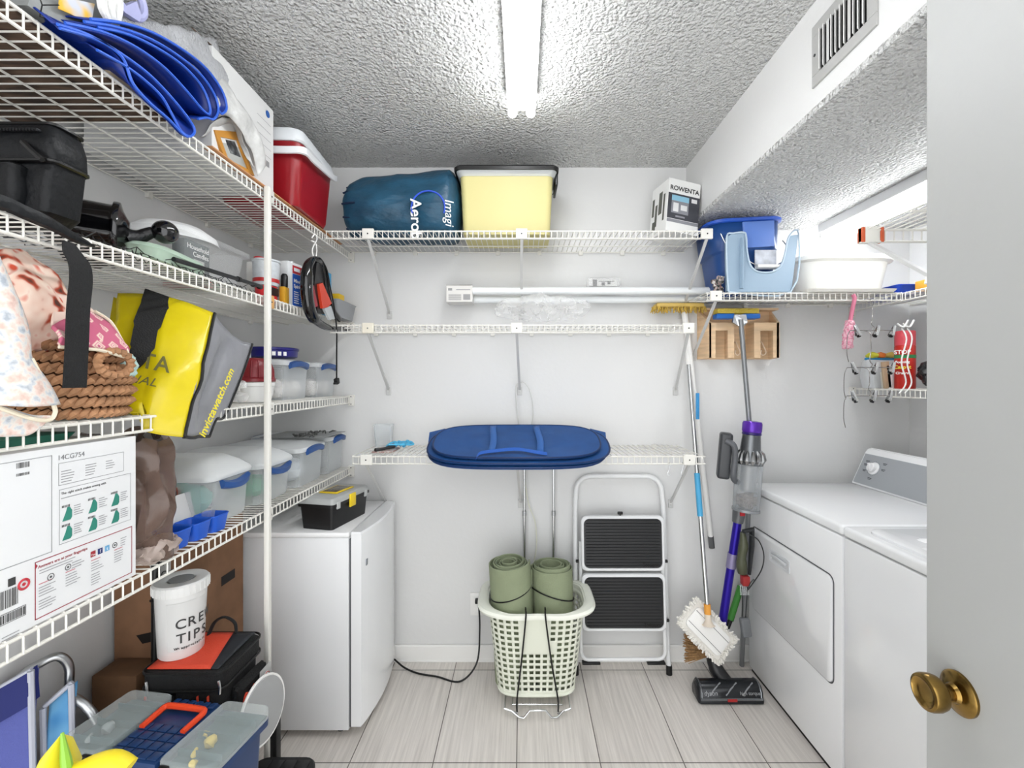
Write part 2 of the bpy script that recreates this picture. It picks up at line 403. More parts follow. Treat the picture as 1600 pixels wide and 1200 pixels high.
def brace(t, O, U, D, u, dep, drop, uf=None, m=M_wire):
    U = V(U); D = V(D); O = V(O); uf = u if uf is None else uf
    a = O + U * u; M = UD(U, D, a)
    bm = B(); box(bm, (-.026, -.009, -.040), (.026, .006, .007), .003, M=M); part('bracket', bm, m, t, world=True, smooth=0)
    bm = B(); lathe(bm, [(.0035, 0), (.003, .002), (.0005, .0025)], a - D * .009 + V((0, 0, -.017)), -D, 10); part('screw', bm, M_dark, t, world=True)
    bm = B(); p = a + V((0, 0, -.038)) - D * .0; q = O + U * uf + D * (dep - .006) + V((0, 0, -drop))
    d = (q - p).normalized(); s = U * .006; w = d.cross(U).normalized() * .004
    loft(bm, [[p + s + w, p - s + w, p - s - w, p + s - w], [q + s + w, q - s + w, q - s - w, q + s - w]])
    box(bm, (-.013, -.008, -.030), (.013, 0, .012), .002, M=UD(U, D, O + U * uf + D * dep + V((0, 0, -drop))))
    lathe(bm, [(.004, 0), (.003, .003)], O + U * uf + D * (dep - .008) + V((0, 0, -drop - .012)), -D, 8)
    part('brace', bm, M_brace, t, world=True, smooth=0)
def end_bracket(t, c, U, D):
    bm = B(); box(bm, (-.016, -.014, -.052), (.016, 0, .006), .003, M=UD(V(U), V(D), V(c))); part('end_bracket', bm, M_wire, t, world=True, smooth=0)
    for dz in (-.042, -.003):
        bm = B(); lathe(bm, [(.0032, 0), (.002, .002)], V(c) - V(D) * .014 + V((0, 0, dz)), -V(D), 8); part('screw', bm, M_dark, t, world=True)

XF = -.90; DL = XF - XL - .006
LL = YB - .25 - .008
for z, lab in ((S1, 'highest white wire shelf on the left wall, carrying the red cooler'), (S2, 'second highest white wire shelf on the left wall, with the black bag and solvent cans'),
               (S3, 'third white wire shelf down the left wall, with the woven basket and yellow tote'), (S4, 'lowest white wire shelf on the left wall, with the clear latch bins')):
    t = wire_shelf(lab, (XF, .25, z), (0, 1, 0), (-1, 0, 0), LL, DL, clips=7, rods=3)
    end_bracket(t, (XF + .005, YB, z), (1, 0, 0), (0, 1, 0))
# upright pole clipped to the four left shelves
pole = thing('shelf_support_pole', 'white vertical support pole clipped to the front of the left wall shelves', 'pole', (XF + .014, 1.57, 0))
bm = B(); box(bm, (XF + .005, 1.560, 0), (XF + .023, 1.580, S1 + .004), .003); part('pole', bm, M_wire, pole, world=True)
M_tan = mat('#d9a564', .5)
for z in (S1, S2, S3, S4):
    w = .018 if z != S4 else .012
    bm = B(); box(bm, (XF + .002, 1.582, z - .040), (XF + .012, 1.582 + 2 * w, z + .006), .003)
    part('shelf_clip', bm, M_tan if z == S2 else M_wire, pole, world=True, label='tan shelf clip' if z == S2 else None)
    bm = B(); lathe(bm, [(.003, 0), (.002, .002)], (XF + .012, 1.582 + w, z - .018), (1, 0, 0), 8); part('screw', bm, M_dark, pole, world=True)

YF = 2.03; DB = YB - YF - .006
x0 = -.885
t = wire_shelf('white wire shelf across the top of the back wall under the blue sack and bin', (x0, YF, T1), (1, 0, 0), (0, 1, 0), .855 - x0, DB, clips=8)
for x, xf in ((-.692, -.695), (0, 0), (.835, .84)): brace(t, (x0, YF, T1), (1, 0, 0), (0, 1, 0), x - x0, YB - YF, .325, xf - x0)
t = wire_shelf('empty white wire shelf across the middle of the back wall', (x0 + .02, YF, T2), (1, 0, 0), (0, 1, 0), .765 - x0 - .02, DB, clips=8)
for x, xf in ((-.692, -.70), (-.022, -.01), (.752, .81)): brace(t, (x0, YF, T2), (1, 0, 0), (0, 1, 0), x - x0, YB - YF, .30, xf - x0, m=mat('#ddd8c8', .4) if x < -.5 else M_wire)
t = wire_shelf('low white wire shelf on the back wall under the folded blue hamper', (-.765, YF, T3), (1, 0, 0), (0, 1, 0), .83 + .765, DB, clips=6)
for x, xf in ((-.70, -.72), (-.02, -.005), (.755, .785)): brace(t, (-.765, YF, T3), (1, 0, 0), (0, 1, 0), x + .765, YB - YF, .30, xf + .765)
YA = 2.05
t = wire_shelf('white wire shelf on the back wall above the wooden rack, carrying the blue buckets', (.842, YA, TA), (1, 0, 0), (0, 1, 0), 1.735 - .842, YB - YA - .006, clips=4)
brace(t, (.842, YA, TA), (1, 0, 0), (0, 1, 0), .885 - .842, YB - YA, .27, .905 - .842)
XRF = 1.742; DR = XR - XRF - .006
t = wire_shelf('upper white wire shelf on the right wall, holding the small blue tray', (XRF, 1.2, TA), (0, 1, 0), (1, 0, 0), YB - 1.2 - .008, DR, clips=3)
end_bracket(t, (XRF - .002, YB, TA - .02), (1, 0, 0), (0, 1, 0))
t = wire_shelf('lower white wire shelf on the right wall, holding the red carpet cleaner can', (XRF, 1.2, TB), (0, 1, 0), (1, 0, 0), YB - 1.2 - .008, DR, clips=3)
end_bracket(t, (XRF - .002, YB, TB), (1, 0, 0), (0, 1, 0))
# shelf on the alcove's front wall, seen from underneath
t = wire_shelf('white wire shelf nearest the door with orange tipped bracket, high over the washer', (.955, 1.25, 1.90), (1, 0, 0), (0, -1, 0), .9, .44, clips=3)
brace(t, (.955, 1.25, 1.90), (1, 0, 0), (0, -1, 0), .012, .45, .36, .012)
for dx in (-.012, .040):
    bm = B(); box(bm, (.955 + dx - .002, 1.243, 1.862), (.955 + dx + .008, 1.262, 1.904), .002); part('rail_end_cap', bm, mat('#c65a35', .5), t, world=True, label='orange rail end cap')

# S hooks under the low shelf
for x, lab in ((.665, 'left'), (.725, 'right')):
    bm = B(); c = V((x, YF - .002, T3 - .036))
    tube(bm, bez([c + V((0, -.006, .004)), c + V((0, .002, .007)), c + V((.004, .004, -.006)), c + V((0, 0, -.025)), c + V((-.006, 0, -.040)), c + V((-.002, 0, -.052)), c + V((.006, 0, -.044))], 6), .0016, 6)
    solo('s_hook', bm, M_chrome, 'small chrome hook hanging from the low back shelf, %s one of the two' % lab, 'hook')
# ---------------------------------------------------------------- dryer and washer
M_app = mat('#eeeff0', .13, coat=.3, name='white_enamel')
M_gap = mat('#1a1a1a', .8)
XD, XDB, ZT = 1.16, 1.87, .955
def appliance(name, label, cat, ya, yb):
    t = thing(name, label, cat, ((XD + XDB) / 2, (ya + yb) / 2, 0))
    bm = B(); box(bm, (XD + .012, ya + .012, 0), (XDB - .02, yb - .012, .025)); part('base_plinth', bm, M_gap, t, world=True)
    bm = B(); box(bm, (XD, ya + .003, .022), (XDB, yb - .003, ZT - .042), .006); part('cabinet', bm, M_app, t, world=True)
    bm = B(); box(bm, (XD - .004, ya + .001, ZT - .038), (XDB, yb - .001, ZT), .012, 4); part('top', bm, M_app, t, world=True)
    bm = B(); y0, y1 = ya + .004, yb - .004
    prof = [(1.68, ZT - .002), (1.755, ZT + .165), (1.775, ZT + .18), (1.80, ZT + .178), (XDB - .005, ZT - .002)]
    prism(bm, [(x, y0, z) for x, z in prof], (0, y1 - y0, 0)); bmesh.ops.bevel(bm, geom=bm.edges[:], offset=.006, segments=2, affect='EDGES')
    cn = part('console', bm, M_app, t, world=True)
    # face of the console
    u = V((.075, 0, .167)).normalized(); r = V((0, -1, 0)); o = V((1.68, y1, ZT - .002))
    bm = B(); quad(bm, o, r, u, .012, .012, (y1 - y0) - .012, .168, off=.0015, mi=0); part('control_panel', bm, mat('#a9adb1', .35, .25), t, world=True)
    return t, o, r, u, y1 - y0
YS = 1.624
dr, o, r, u, W = appliance('clothes_dryer', 'white clothes dryer with large front door, standing nearest the back wall', 'dryer', YS + .001, 2.302)
bm = B()
def drect(a, b, c, d, rad, n=5): return [V((0, p.x, p.y)) for p in rring(c - a, d - b, rad, 0, (a + c) / 2, (b + d) / 2, n)]
out = [p + V((XD - .001, 0, 0)) for p in drect(1.668, .340, 2.262, .752, .03)]
inn = [p + V((XD - .001, 0, 0)) for p in drect(1.672, .344, 2.258, .748, .028)]
loft(bm, [out, [p + V((-.001, 0, 0)) for p in out], [p + V((-.001, 0, 0)) for p in inn], inn], cap0=False, cap1=False); part('door_seal', bm, mat('#54565a', .6), dr, world=True)
bm = B(); a = drect(1.673, .345, 2.257, .747, .028); loft(bm, [[p + V((XD - .0005, 0, 0)) for p in a], [p + V((XD - .006, 0, 0)) for p in a], [p + V((XD - .009, 0, 0)) for p in drect(1.678, .35, 2.252, .742, .024)]])
dd = part('door', bm, M_app, dr, world=True)
bm = B(); a0 = drect(1.93, .645, 2.085, .700, .008); a1 = drect(1.945, .657, 2.07, .688, .006)
loft(bm, [[p + V((XD - .0085, 0, 0)) for p in a0], [p + V((XD - .0135, 0, 0)) for p in a0], [p + V((XD - .0125, 0, 0)) for p in a1], [p + V((XD - .010, 0, 0)) for p in a1]])
box(bm, (XD - .020, 1.95, .672), (XD - .0115, 2.065, .686), .003); part('door_handle', bm, mat('#d4d6d9', .3), dd, world=True)
for (du, name) in ((.10, 'program_dial'), (.50, 'start_dial')):
    c = o + r * du + u * .102; n = r.cross(u); n = n if n.x < 0 else -n
    bm = B(); lathe(bm, [(.031, 0), (.031, .004), (.022, .006), (.022, .020), (.018, .024), (0, .024)], c + n * .001, n, 28)
    box(bm, (-.004, -.020, .022), (.004, .020, .032), .002, M=Matrix.Translation(c) @ n.to_track_quat('Z', 'Y').to_matrix().to_4x4() @ Matrix.Rotation(.6, 4, 'Z'))
    part('dial', bm, mat('#f0f0f0', .3), dr, world=True)
    bm = B()
    for k in range(22):
        a = 2 * math.pi * k / 24 + .3; q = c + (r * math.cos(a) + u * math.sin(a)) * .036
        quad(bm, q, r, u, -.0011, -.0011, .0011, .0011, off=.0022)
    part('dial_marks', bm, M_ink, dr, world=True)
    for k, (ds, du2) in enumerate(((-.052, .030), (-.056, .012), (-.050, -.018), (.052, .034), (.056, .004), (0, -.052))):
        if du < .3:
            bm = B(); quad(bm, c, r, u, ds - .012, du2, ds + .012, du2 + .003, off=.0022); quad(bm, c, r, u, ds - .009, du2 - .006, ds + .009, du2 - .003, off=.0022); part('printed_label', bm, M_ink, dr, world=True)
ws, o, r, u, W = appliance('washing_machine', 'white washing machine with ribbed lid, nearest the open door', 'washing machine', .948, YS - .001)
bm = B(); frust(bm, [(.44, .56, .05, ZT - .001), (.44, .56, .05, ZT + .007), (.42, .54, .045, ZT + .010)], 1.41, 1.285, n=6)
for yy in (1.44, 1.12): frust(bm, [(.30, .05, .02, ZT + .008), (.28, .03, .014, ZT + .015)], 1.42, yy, n=4)
frust(bm, [(.16, .07, .02, ZT + .008), (.14, .05, .02, ZT + .013)], 1.30, 1.36, n=4)
part('lid', bm, M_app, ws, world=True)

# ---------------------------------------------------------------- mini fridge, its door on the right-hand side
fx0, fx1, fy0, fy1, fz = -1.255, -.715, 1.86, 2.345, .850
fr = thing('mini_fridge', 'white mini fridge in the back left corner, turned with its door to the right', 'refrigerator', ((fx0 + fx1) / 2, (fy0 + fy1) / 2, 0))
bm = B(); box(bm, (fx0, fy0, .03), (fx1, fy1, fz - .022), .004); part('cabinet', bm, mat('#e0e1e2', .38, bump=.1, bscale=500), fr, world=True)
bm = B(); box(bm, (fx0 - .003, fy0 - .004, fz - .022), (fx1 + .002, fy1 + .004, fz), .006); part('top', bm, mat('#ebebeb', .35), fr, world=True)
bm = B(); box(bm, (fx1 + .0005, fy0 + .008, .04), (fx1 + .010, fy1 - .008, fz - .03)); part('gasket', bm, mat('#5b5d60', .7), fr, world=True)
bm = B()
def dring(z, ins=0):
    n = 14; L = []
    for k in range(n + 1):
        s = k / n; y = fy0 + ins + (fy1 - fy0 - 2 * ins) * s; L.append(V((fx1 + .052 - ins + .030 * math.sin(math.pi * s) ** .8, y, z)))
    return [V((fx1 + .010, fy1 - ins, z)), V((fx1 + .010, fy0 + ins, z))] + L
loft(bm, [dring(.042, .004), dring(.048), dring(fz - .008), dring(fz, .005)]); part('door', bm, M_app, fr, world=True, smooth=30)
bm = B(); quad(bm, (fx1 + .0555, 1.895, .700), (0, 1, 0), (0, 0, 1), 0, 0, .022, .026, off=.006); box(bm, (fx1 + .060, 1.890, .700), (fx1 + .0635, 1.912, .726), .001); part('logo_badge', bm, mat('#8f9399', .3, .6), fr, world=True)
for x, y in ((fx0 + .05, fy0 + .05), (fx1 - .05, fy0 + .05), (fx0 + .05, fy1 - .05), (fx1 - .05, fy1 - .05)):
    bm = B(); lathe(bm, [(.016, 0), (.016, .03)], (x, y, 0), n=14); part('foot', bm, M_black, fr, world=True)

# small tool box on the fridge
tb = thing('toolbox', 'small black toolbox with grey lid and yellow latch on top of the mini fridge', 'toolbox', (-.835, 2.02, fz + .001), (0, 0, R(-12)))
bm = B(); frust(bm, [(.145, .255, .012, 0), (.160, .275, .014, .105)], n=3); frust(bm, [(.172, .288, .014, .096), (.172, .288, .014, .108)], n=3)
part('body', bm, mat('#131314', .45), tb)
bm = B(); frust(bm, [(.172, .288, .014, .109), (.172, .288, .014, .117), (.158, .272, .014, .130), (.150, .264, .012, .1325)], n=3); ld = part('lid', bm, mat('#a9abaa', .4), tb)
bm = B(); box(bm, (-.045, -.055, .1325), (.045, .075, .138), .003); part('lid_organizer', bm, mat('#e3c21b', .4), ld, label='yellow lid organizer rim')
bm = B(); box(bm, (-.034, -.045, .1385), (.034, .065, .1395), .0004); part('window', bm, mat('#5d5448', .2), ld)
bm = B(); box(bm, (.084, -.028, .070), (.092, .018, .128), .004); part('latch', bm, mat('#e8c71d', .4), tb, label='yellow latch')
for y in (-.105, .105):
    bm = B(); box(bm, (.082, y - .012, .085), (.089, y + .012, .116), .003); part('hinge_tab', bm, mat('#b5b7b6', .4), tb, label='grey lid tab')

# ---------------------------------------------------------------- folding step stool leaning on the back wall
ss = thing('step_stool', 'folded white step stool with two black ribbed treads against the back wall', 'step stool', (.505, 2.26, 0))
YL = lambda z: 2.262 + (2.345 - 2.262) * z / .99
def SP(x, z, dy=0): return V((x, YL(z) + dy, z))
bm = B(); pts = [SP(.272, .03)] + [SP(.272 + .006 * k / 6, .1 + .73 * k / 6) for k in range(7)]
arc = [SP(.360 - .078 * math.cos(a), .90 + .078 * math.sin(a)) for a in [R(15 * k) for k in range(7)]]
arc2 = [SP(.650 + .078 * math.cos(a), .90 + .078 * math.sin(a)) for a in [R(90 - 15 * k) for k in range(7)]]
pts2 = [SP(.734 + .004 * k / 6, .83 - .73 * k / 6) for k in range(7)] + [SP(.742, .03)]
tube(bm, pts + arc + arc2 + pts2, .0125, 12); part('frame', bm, mat('#e3e4e4', .3), ss, world=True)
for x in (.272, .742):
    bm = B(); rod(bm, SP(x, .0, 0), SP(x, .045), .0155, 12); part('foot', bm, M_black, ss, world=True)
bm = B(); a = [SP(.300, .66, -.028), SP(.296, .16, -.032)] + [SP(.296 + .035 - .035 * math.cos(R(30 * k)), .125 - .035 * math.sin(R(30 * k)), -.033) for k in range(4)]
b = [SP(1.012 - p.x, p.z, -.03) for p in a][::-1]
tube(bm, a + b, .0095, 10); rf = part('rear_frame', bm, mat('#e3e4e4', .3), ss, world=True)
for x in (.345, .667):
    bm = B(); box(bm, (x - .045, -.014, .071), (x + .045, .013, .082), .003, M=Matrix.Translation((0, YL(.08) - .033, 0))); part('rubber_pad', bm, M_black, rf, world=True)
def ribmat():
    m = bpy.data.materials.new('ribbed_rubber'); m.use_nodes = True; nt = m.node_tree; b = nt.nodes['Principled BSDF']; b.inputs['Base Color'].default_value = lin('#1b1c1e'); b.inputs['Roughness'].default_value = .42
    return m
M_rib = ribmat()
for (za, zb, lab) in ((.527, .795, 0), (.240, .512, 1)):
    bm = B(); n = 6
    def tread(ins, dy):
        return [SP(p.x, p.y, dy) for p in rring(.418 - 2 * ins, (zb - za) - 2 * ins, .028, 0, .508, (za + zb) / 2, n)]
    loft(bm, [tread(0, -.052), tread(0, -.062), tread(.004, -.066), tread(.013, -.066), tread(.014, -.060)], cap1=False); loft(bm, [tread(.0, -.052), tread(.0, -.045)])
    tr = part('tread', bm, mat('#dfe0e1', .35), ss, world=True)
    bm = B(); loft(bm, [tread(.0145, -.052), tread(.0145, -.0625)]); nr = 16
    for k in range(nr):
        z = za + .024 + (zb - za - .048) * k / (nr - 1)
        rod(bm, SP(.508 - .185, z, -.0625), SP(.508 + .185, z, -.0622), .0042, 6)
    mt_ = part('anti_slip_mat', bm, M_rib, tr, world=True, label='black ribbed anti slip mat')
    for x in (.288, .726):
        bm = B(); lathe(bm, [(.008, 0), (.008, .012), (.004, .014)], SP(x, za + .035, -.03), (-1 if x < .5 else 1, 0, 0), 10); part('pivot_cap', bm, M_black, ss, world=True)
    txt('TRIBUNAL'[:5] if 0 else 'Tricam', .030, SP(.600, za + .022, -.066), (1, 0, 0), (0, .083, .99), mat('#050505', .5), tr, bold=.0006)
bm = B(); box(bm, (-.013, -.006, -.006), (.013, .006, .008), .003, M=Matrix.Translation(SP(.498, .806, -.055))); box(bm, (-.004, -.003, -.02), (.004, .003, 0), M=Matrix.Translation(SP(.498, .806, -.055))); part('release_button', bm, M_black, ss, world=True)

# ---------------------------------------------------------------- luggage cart, laundry basket, yoga mats
ct = thing('luggage_cart', 'folding chrome luggage cart carrying the laundry basket, two tall handle poles', 'cart', (.065, 2.17, 0))
for k, x in enumerate((.014, .166)):
    bm = B(); rod(bm, (x, 2.338, .05), (x, 2.338, .80), .0085, 10); rod(bm, (x, 2.338, .79), (x, 2.338, 1.10), .0062, 10)
    pl = part('handle_pole', bm, M_chrome, ct, world=True)
    bm = B(); rod(bm, (x, 2.338, .775), (x, 2.338, .80), .0105, 10); rod(bm, (x, 2.334, .787), (x, 2.322, .787), .003, 8); part('lock_collar', bm, M_alu, pl, world=True)
bm = B(); rod(bm, (.014, 2.338, 1.10), (.166, 2.338, 1.10), .0062, 10); part('grip', bm, M_black, ct, world=True)
bm = B(); z = .030; r_ = .0045
tube(bm, [(-.075, 2.33, z), (-.075, 1.985, z), (-.02, 1.972, z - .012), (-.045, 1.966, z + .004), (-.012, 1.955, z - .016), (.01, 1.950, z - .014), (.035, 1.965, z + .006), (.105, 1.965, z + .006), (.13, 1.950, z - .014), (.155, 1.955, z - .016), (.185, 1.966, z + .004), (.160, 1.972, z - .012), (.215, 1.985, z), (.215, 2.33, z)], r_, 8)
tube(bm, [(-.04, 2.34, z + .006), (-.04, 2.0, z + .006), (.18, 2.0, z + .006), (.18, 2.34, z + .006)], r_ * .8, 8)
part('platform', bm, M_chrome, ct, world=True)
for x in (-.10, .24):
    bm = B(); lathe(bm, [(.006, -.011), (.038, -.011), (.040, -.004), (.040, .004), (.038, .011), (.006, .011)], (x, 2.325, .040), (1, 0, 0), 20); part('wheel', bm, M_black, ct, world=True)
bm = B(); rod(bm, (-.10, 2.325, .04), (.24, 2.325, .04), .004, 8); part('axle', bm, M_chrome, ct, world=True)

M_bask = mat('#dfe2d2', .4, name='pale_green_plastic')
bk = thing('laundry_basket', 'pale green slotted laundry basket strapped to the cart, holding two rolled yoga mats', 'basket', (.068, 2.14, .045))
bcx, bcy, bz0, bz1 = .068, 2.138, .060, .440
NU, NV = 76, 29
def bring(v):                                                    # half width, half depth, exponent at height v
    return .178 + .044 * v, .118 + .030 * v
def bpt(u, v, off=0):
    a = 2 * math.pi * u; w, d = bring(v); w += off; d += off; e = .52
    c, s = math.cos(a), math.sin(a)
    return V((bcx + w * abs(c) ** e * (1 if c > 0 else -1), bcy + d * abs(s) ** e * (1 if s > 0 else -1), bz0 + (bz1 - bz0) * v))
# even spacing of the columns around the rim
def arc_table():
    N = 1440; pts = [bpt(i / N, .5) for i in range(N + 1)]; L = [0]
    for i in range(N): L.append(L[-1] + (pts[i + 1] - pts[i]).length)
    return [l / L[-1] for l in L]
AT = arc_table()
def uu(s):
    s = s % 1.0; lo, hi = 0, len(AT) - 1
    while hi - lo > 1:
        m_ = (lo + hi) // 2
        if AT[m_] <= s: lo = m_
        else: hi = m_
    return (lo + (s - AT[lo]) / max(1e-9, AT[hi] - AT[lo])) / (len(AT) - 1)
def hole(u, v):
    if v < 2 or v > 26 or u % 2 == 0 or v % 2 == 1: return False
    p = bpt(uu((u + .5) / NU), (v + .5) / NV)
    if p.y < bcy and abs(p.x - bcx) < .072 and v > 15: return False
    return True
bm = B()
vs = {}
ws = [0]
for k in range(NU): ws.append(ws[-1] + (1.25 if k % 2 else .75))
ws = [w_ / ws[-1] for w_ in ws]
hs = [0]
for k in range(NV): hs.append(hs[-1] + (1.0 if k % 2 == 0 else .72))
hs = [h_ / hs[-1] for h_ in hs]
grid(bm, lambda u, v: bpt(uu(ws[round(u * NU) % NU]), hs[round(v * NV)]), NU, NV, cu=True, skip=hole)
bd = part('basket_wall', bm, M_bask, bk, world=True); mod(bd, 'SOLIDIFY', thickness=.003, offset=0)
bm = B(); loft(bm, [[bpt(k / 64, 0, o) + V((0, 0, dz)) for k in range(64)] for o, dz in ((-.028, -.012), (-.008, -.009), (.0005, 0), (.0015, .012))], cap1=False)
bb = part('basket_bottom', bm, M_bask, bk, world=True); mod(bb, 'SOLIDIFY', thickness=.003, offset=1)
bm = B(); prof = [(0, -.020), (.004, -.018), (.004, .006), (.010, .010), (.022, .006), (.026, -.004), (.024, -.014), (.020, -.010), (.018, .000), (.008, .002), (0, 0)]
rings = []
for k in range(97):
    s = k / 96; a = uu(s); p = bpt(a, 1); side = min(1, max(0, (abs(p.x - bcx) - .12) / .09)); o1 = 1 + .9 * side
    dz = .020 * side if True else 0
    front = max(0, 1 - abs(p.x - bcx) / .08) if p.y < bcy else 0
    rings.append([bpt(a, 1, q * o1 * (1 - .35 * front)) + V((0, 0, h_ + dz)) for q, h_ in prof])
loft(bm, rings, cap0=False, cap1=False); bmesh.ops.remove_doubles(bm, verts=bm.verts[:], dist=.0002)
part('rim', bm, mat('#e6e8dc', .35), bk, world=True)
# bungee cords over the basket front
for (xa, xb, lab) in ((.018, -.020, 'black bungee cord down the left front of the laundry basket'), (.105, .160, 'black bungee cord down the right front of the laundry basket')):
    bm = B(); tube(bm, bez([(xa, 2.01, .462), (xa - .0 , 1.985, .462), (xa, 1.960, .438), (xa + (xb - xa) * .5, 1.990, .23), (xb, 1.985, .075), (xb, 1.968, .028)], 5), .0038, 7)
    solo('bungee_cord', bm, M_black, lab, 'cord', group='bungee cords on the laundry basket')
# rolled yoga mats
M_mat = mat('#8a9376', .85, bump=.25, bscale=250, var=.06, vscale=12, name='sage_foam')
def yoga(label, cx, cy, z0, z1, ri, turns, tilt, rot):
    t = thing('yoga_mat', label, 'yoga mat', (cx, cy, z0), (R(tilt), R(-3 if cx < .05 else 0), R(rot)))
    bm = B(); N = 30 * turns; th = .0068; pitch = .0098; rings = []
    for k in range(N + 1):
        a = 2 * math.pi * k / 30; r = ri + pitch * a / (2 * math.pi)
        e = V((math.cos(a), math.sin(a), 0)); hh = (z1 - z0) + .010 * math.sin(a * .31)
        rings.append([e * r + V((0, 0, 0)), e * (r + th) + V((0, 0, 0)), e * (r + th) + V((0, 0, hh - .002)), e * (r + th * .7) + V((0, 0, hh)), e * (r + th * .3) + V((0, 0, hh)), e * r + V((0, 0, hh - .002))])
    loft(bm, rings); part('mat_roll', bm, M_mat, t, smooth=30)
    R_ = ri + pitch * turns + .004; bm = B(); hb = (z1 - z0) * .76; sg = 1 if cx < .05 else 1.6
    tube(bm, [(R_ * math.cos(a), R_ * math.sin(a), hb + sg * .022 * math.cos(a - rot * 0)) for a in [2 * math.pi * k / 40 for k in range(40)]], .0032, 6, closed=True)
    part('elastic_band', bm, M_black, t)
yoga('rolled green yoga mat in the laundry basket, left and taller one', -.030, 2.128, .075, .632, .024, 7, 3, 0)
yoga('rolled green yoga mat in the laundry basket, right and wider rolled one', .152, 2.132, .075, .594, .040, 6, 3, 200)

# ---------------------------------------------------------------- folded pop-up hamper on the low shelf
hp = thing('laundry_hamper', 'folded flat blue mesh pop up hamper lying across the low back shelf', 'hamper', (-.02, 2.09, 1.182), (R(17), 0, 0))
M_nylon = mat('#124c8c', .55, bump=.5, bscale=500, name='blue_nylon', var=.12, vscale=14)
def oval(w, d, z, cx=0, cy=0, n=48, e=.62):
    return [V((cx + w * abs(math.cos(a)) ** e * math.copysign(1, math.cos(a)), cy + d * abs(math.sin(a)) ** (e + .15) * math.copysign(1, math.sin(a)), z + .004 * math.sin(3 * a + cx * 50))) for a in [2 * math.pi * k / n for k in range(n)]]
for (w, d, z, cx, cy) in ((.405, .205, -.018, .0, -.008), (.418, .200, -.004, .006, .000), (.385, .188, .012, -.002, .010)):
    bm = B(); loft(bm, [oval(w - .02, d - .02, z - .006, cx, cy), oval(w, d, z - .004, cx, cy), oval(w, d, z + .005, cx, cy), oval(w - .012, d - .012, z + .004, cx, cy), oval(w * .5, d * .5, z - .0005, cx, cy)]); p = part('hamper_panel', bm, M_nylon, hp)
    bm = B(); tube(bm, oval(w, d, z + .003, cx, cy), .0045, 6, closed=True); part('wire_hoop', bm, mat('#0d2a57', .5), p)
for x in (-.115, .100):
    bm = B(); grid(bm, lambda u, v: V((x + (u - .5) * .030 + .006 * math.sin(v * 5), -.12 + .29 * v, .0205 + .004 * math.sin(math.pi * v))), 2, 10); p = part('strap', bm, mat('#2a5fa5', .6), hp, label='lighter blue webbing strap'); mod(p, 'SOLIDIFY', thickness=.002)
bm = B(); hc = bez([(-.175, -.185, .012), (-.16, -.15, .024), (-.10, -.135, .028), (.0, -.125, .032), (.08, -.15, .030), (.13, -.155, .024)], 6)
loft(bm, [[p + V((0, -.012, .001)), p + V((0, .012, .003)), p + V((0, .012, .005)), p + V((0, -.012, .003))] for p in hc]); part('carry_handle', bm, mat('#1d59b4', .55), hp)
bm = B()
for s_ in (-1, 1):
    loft(bm, [[V((s_ * .36, -.03, -.02)), V((s_ * .36, .16, -.01)), V((s_ * .36, .16, .01)), V((s_ * .36, -.03, .006))], [V((s_ * .420, .03, -.008)), V((s_ * .430, .115, .006)), V((s_ * .430, .115, .009)), V((s_ * .420, .03, -.004))]])
part('gusset', bm, M_nylon, hp)

# things on the left end of the low shelf
bm = B(); c = V((-.705, 2.30, T3 + .002))
frust(bm, [(.078, .05, .012, 0), (.092, .055, .012, .108), (.098, .060, .012, .112), (.098, .060, .012, .114)], cx=c.x, cy=c.y, n=3, cap1=False); bmesh.ops.translate(bm, verts=bm.verts[:], vec=(0, 0, c.z))
o = solo('plastic_tub', bm, M_frost, 'small frosted plastic tub at the left end of the low back shelf', 'container'); mod(o, 'SOLIDIFY', thickness=.0015)
bm = B(); frust(bm, [(.10, .15, .01, T3 + .0025), (.10, .15, .01, T3 + .006)], cx=-.655, cy=2.18, n=2); solo('booklet', bm, ramp_mat('booklet_print', 'noise', [(.4, '#c9c4bf'), (.5, '#a8726c'), (.6, '#d9d5d0')], 40), 'thin reddish printed booklet lying flat on the low back shelf', 'booklet')
bm = B()
for k in range(5):
    p0 = V((-.66 + .02 * k, 2.20 + .012 * (k % 2), T3 + .016)); tube(bm, bez([p0, p0 + V((.03, .02, .022)), p0 + V((.05, -.01, .012)), p0 + V((.02, -.03, .016))], 5), .008, 7, flat=.6)
jitter(bm, .004, 40); solo('rubber_glove', bm, mat('#4fb4dd', .5), 'crumpled light blue rubber glove on the low back shelf', 'glove')
bm = B(); tube(bm, bez([(-.690, 2.12, T3 + .012), (-.66, 2.15, T3 + .014), (-.62, 2.19, T3 + .022)], 5), [.010, .009, .008, .007, .007, .007, .007, .008, .009, .010, .011], 8); solo('small_clamp', bm, mat('#2c2c2e', .5), 'small black handled clamp beside the blue glove', 'tool')

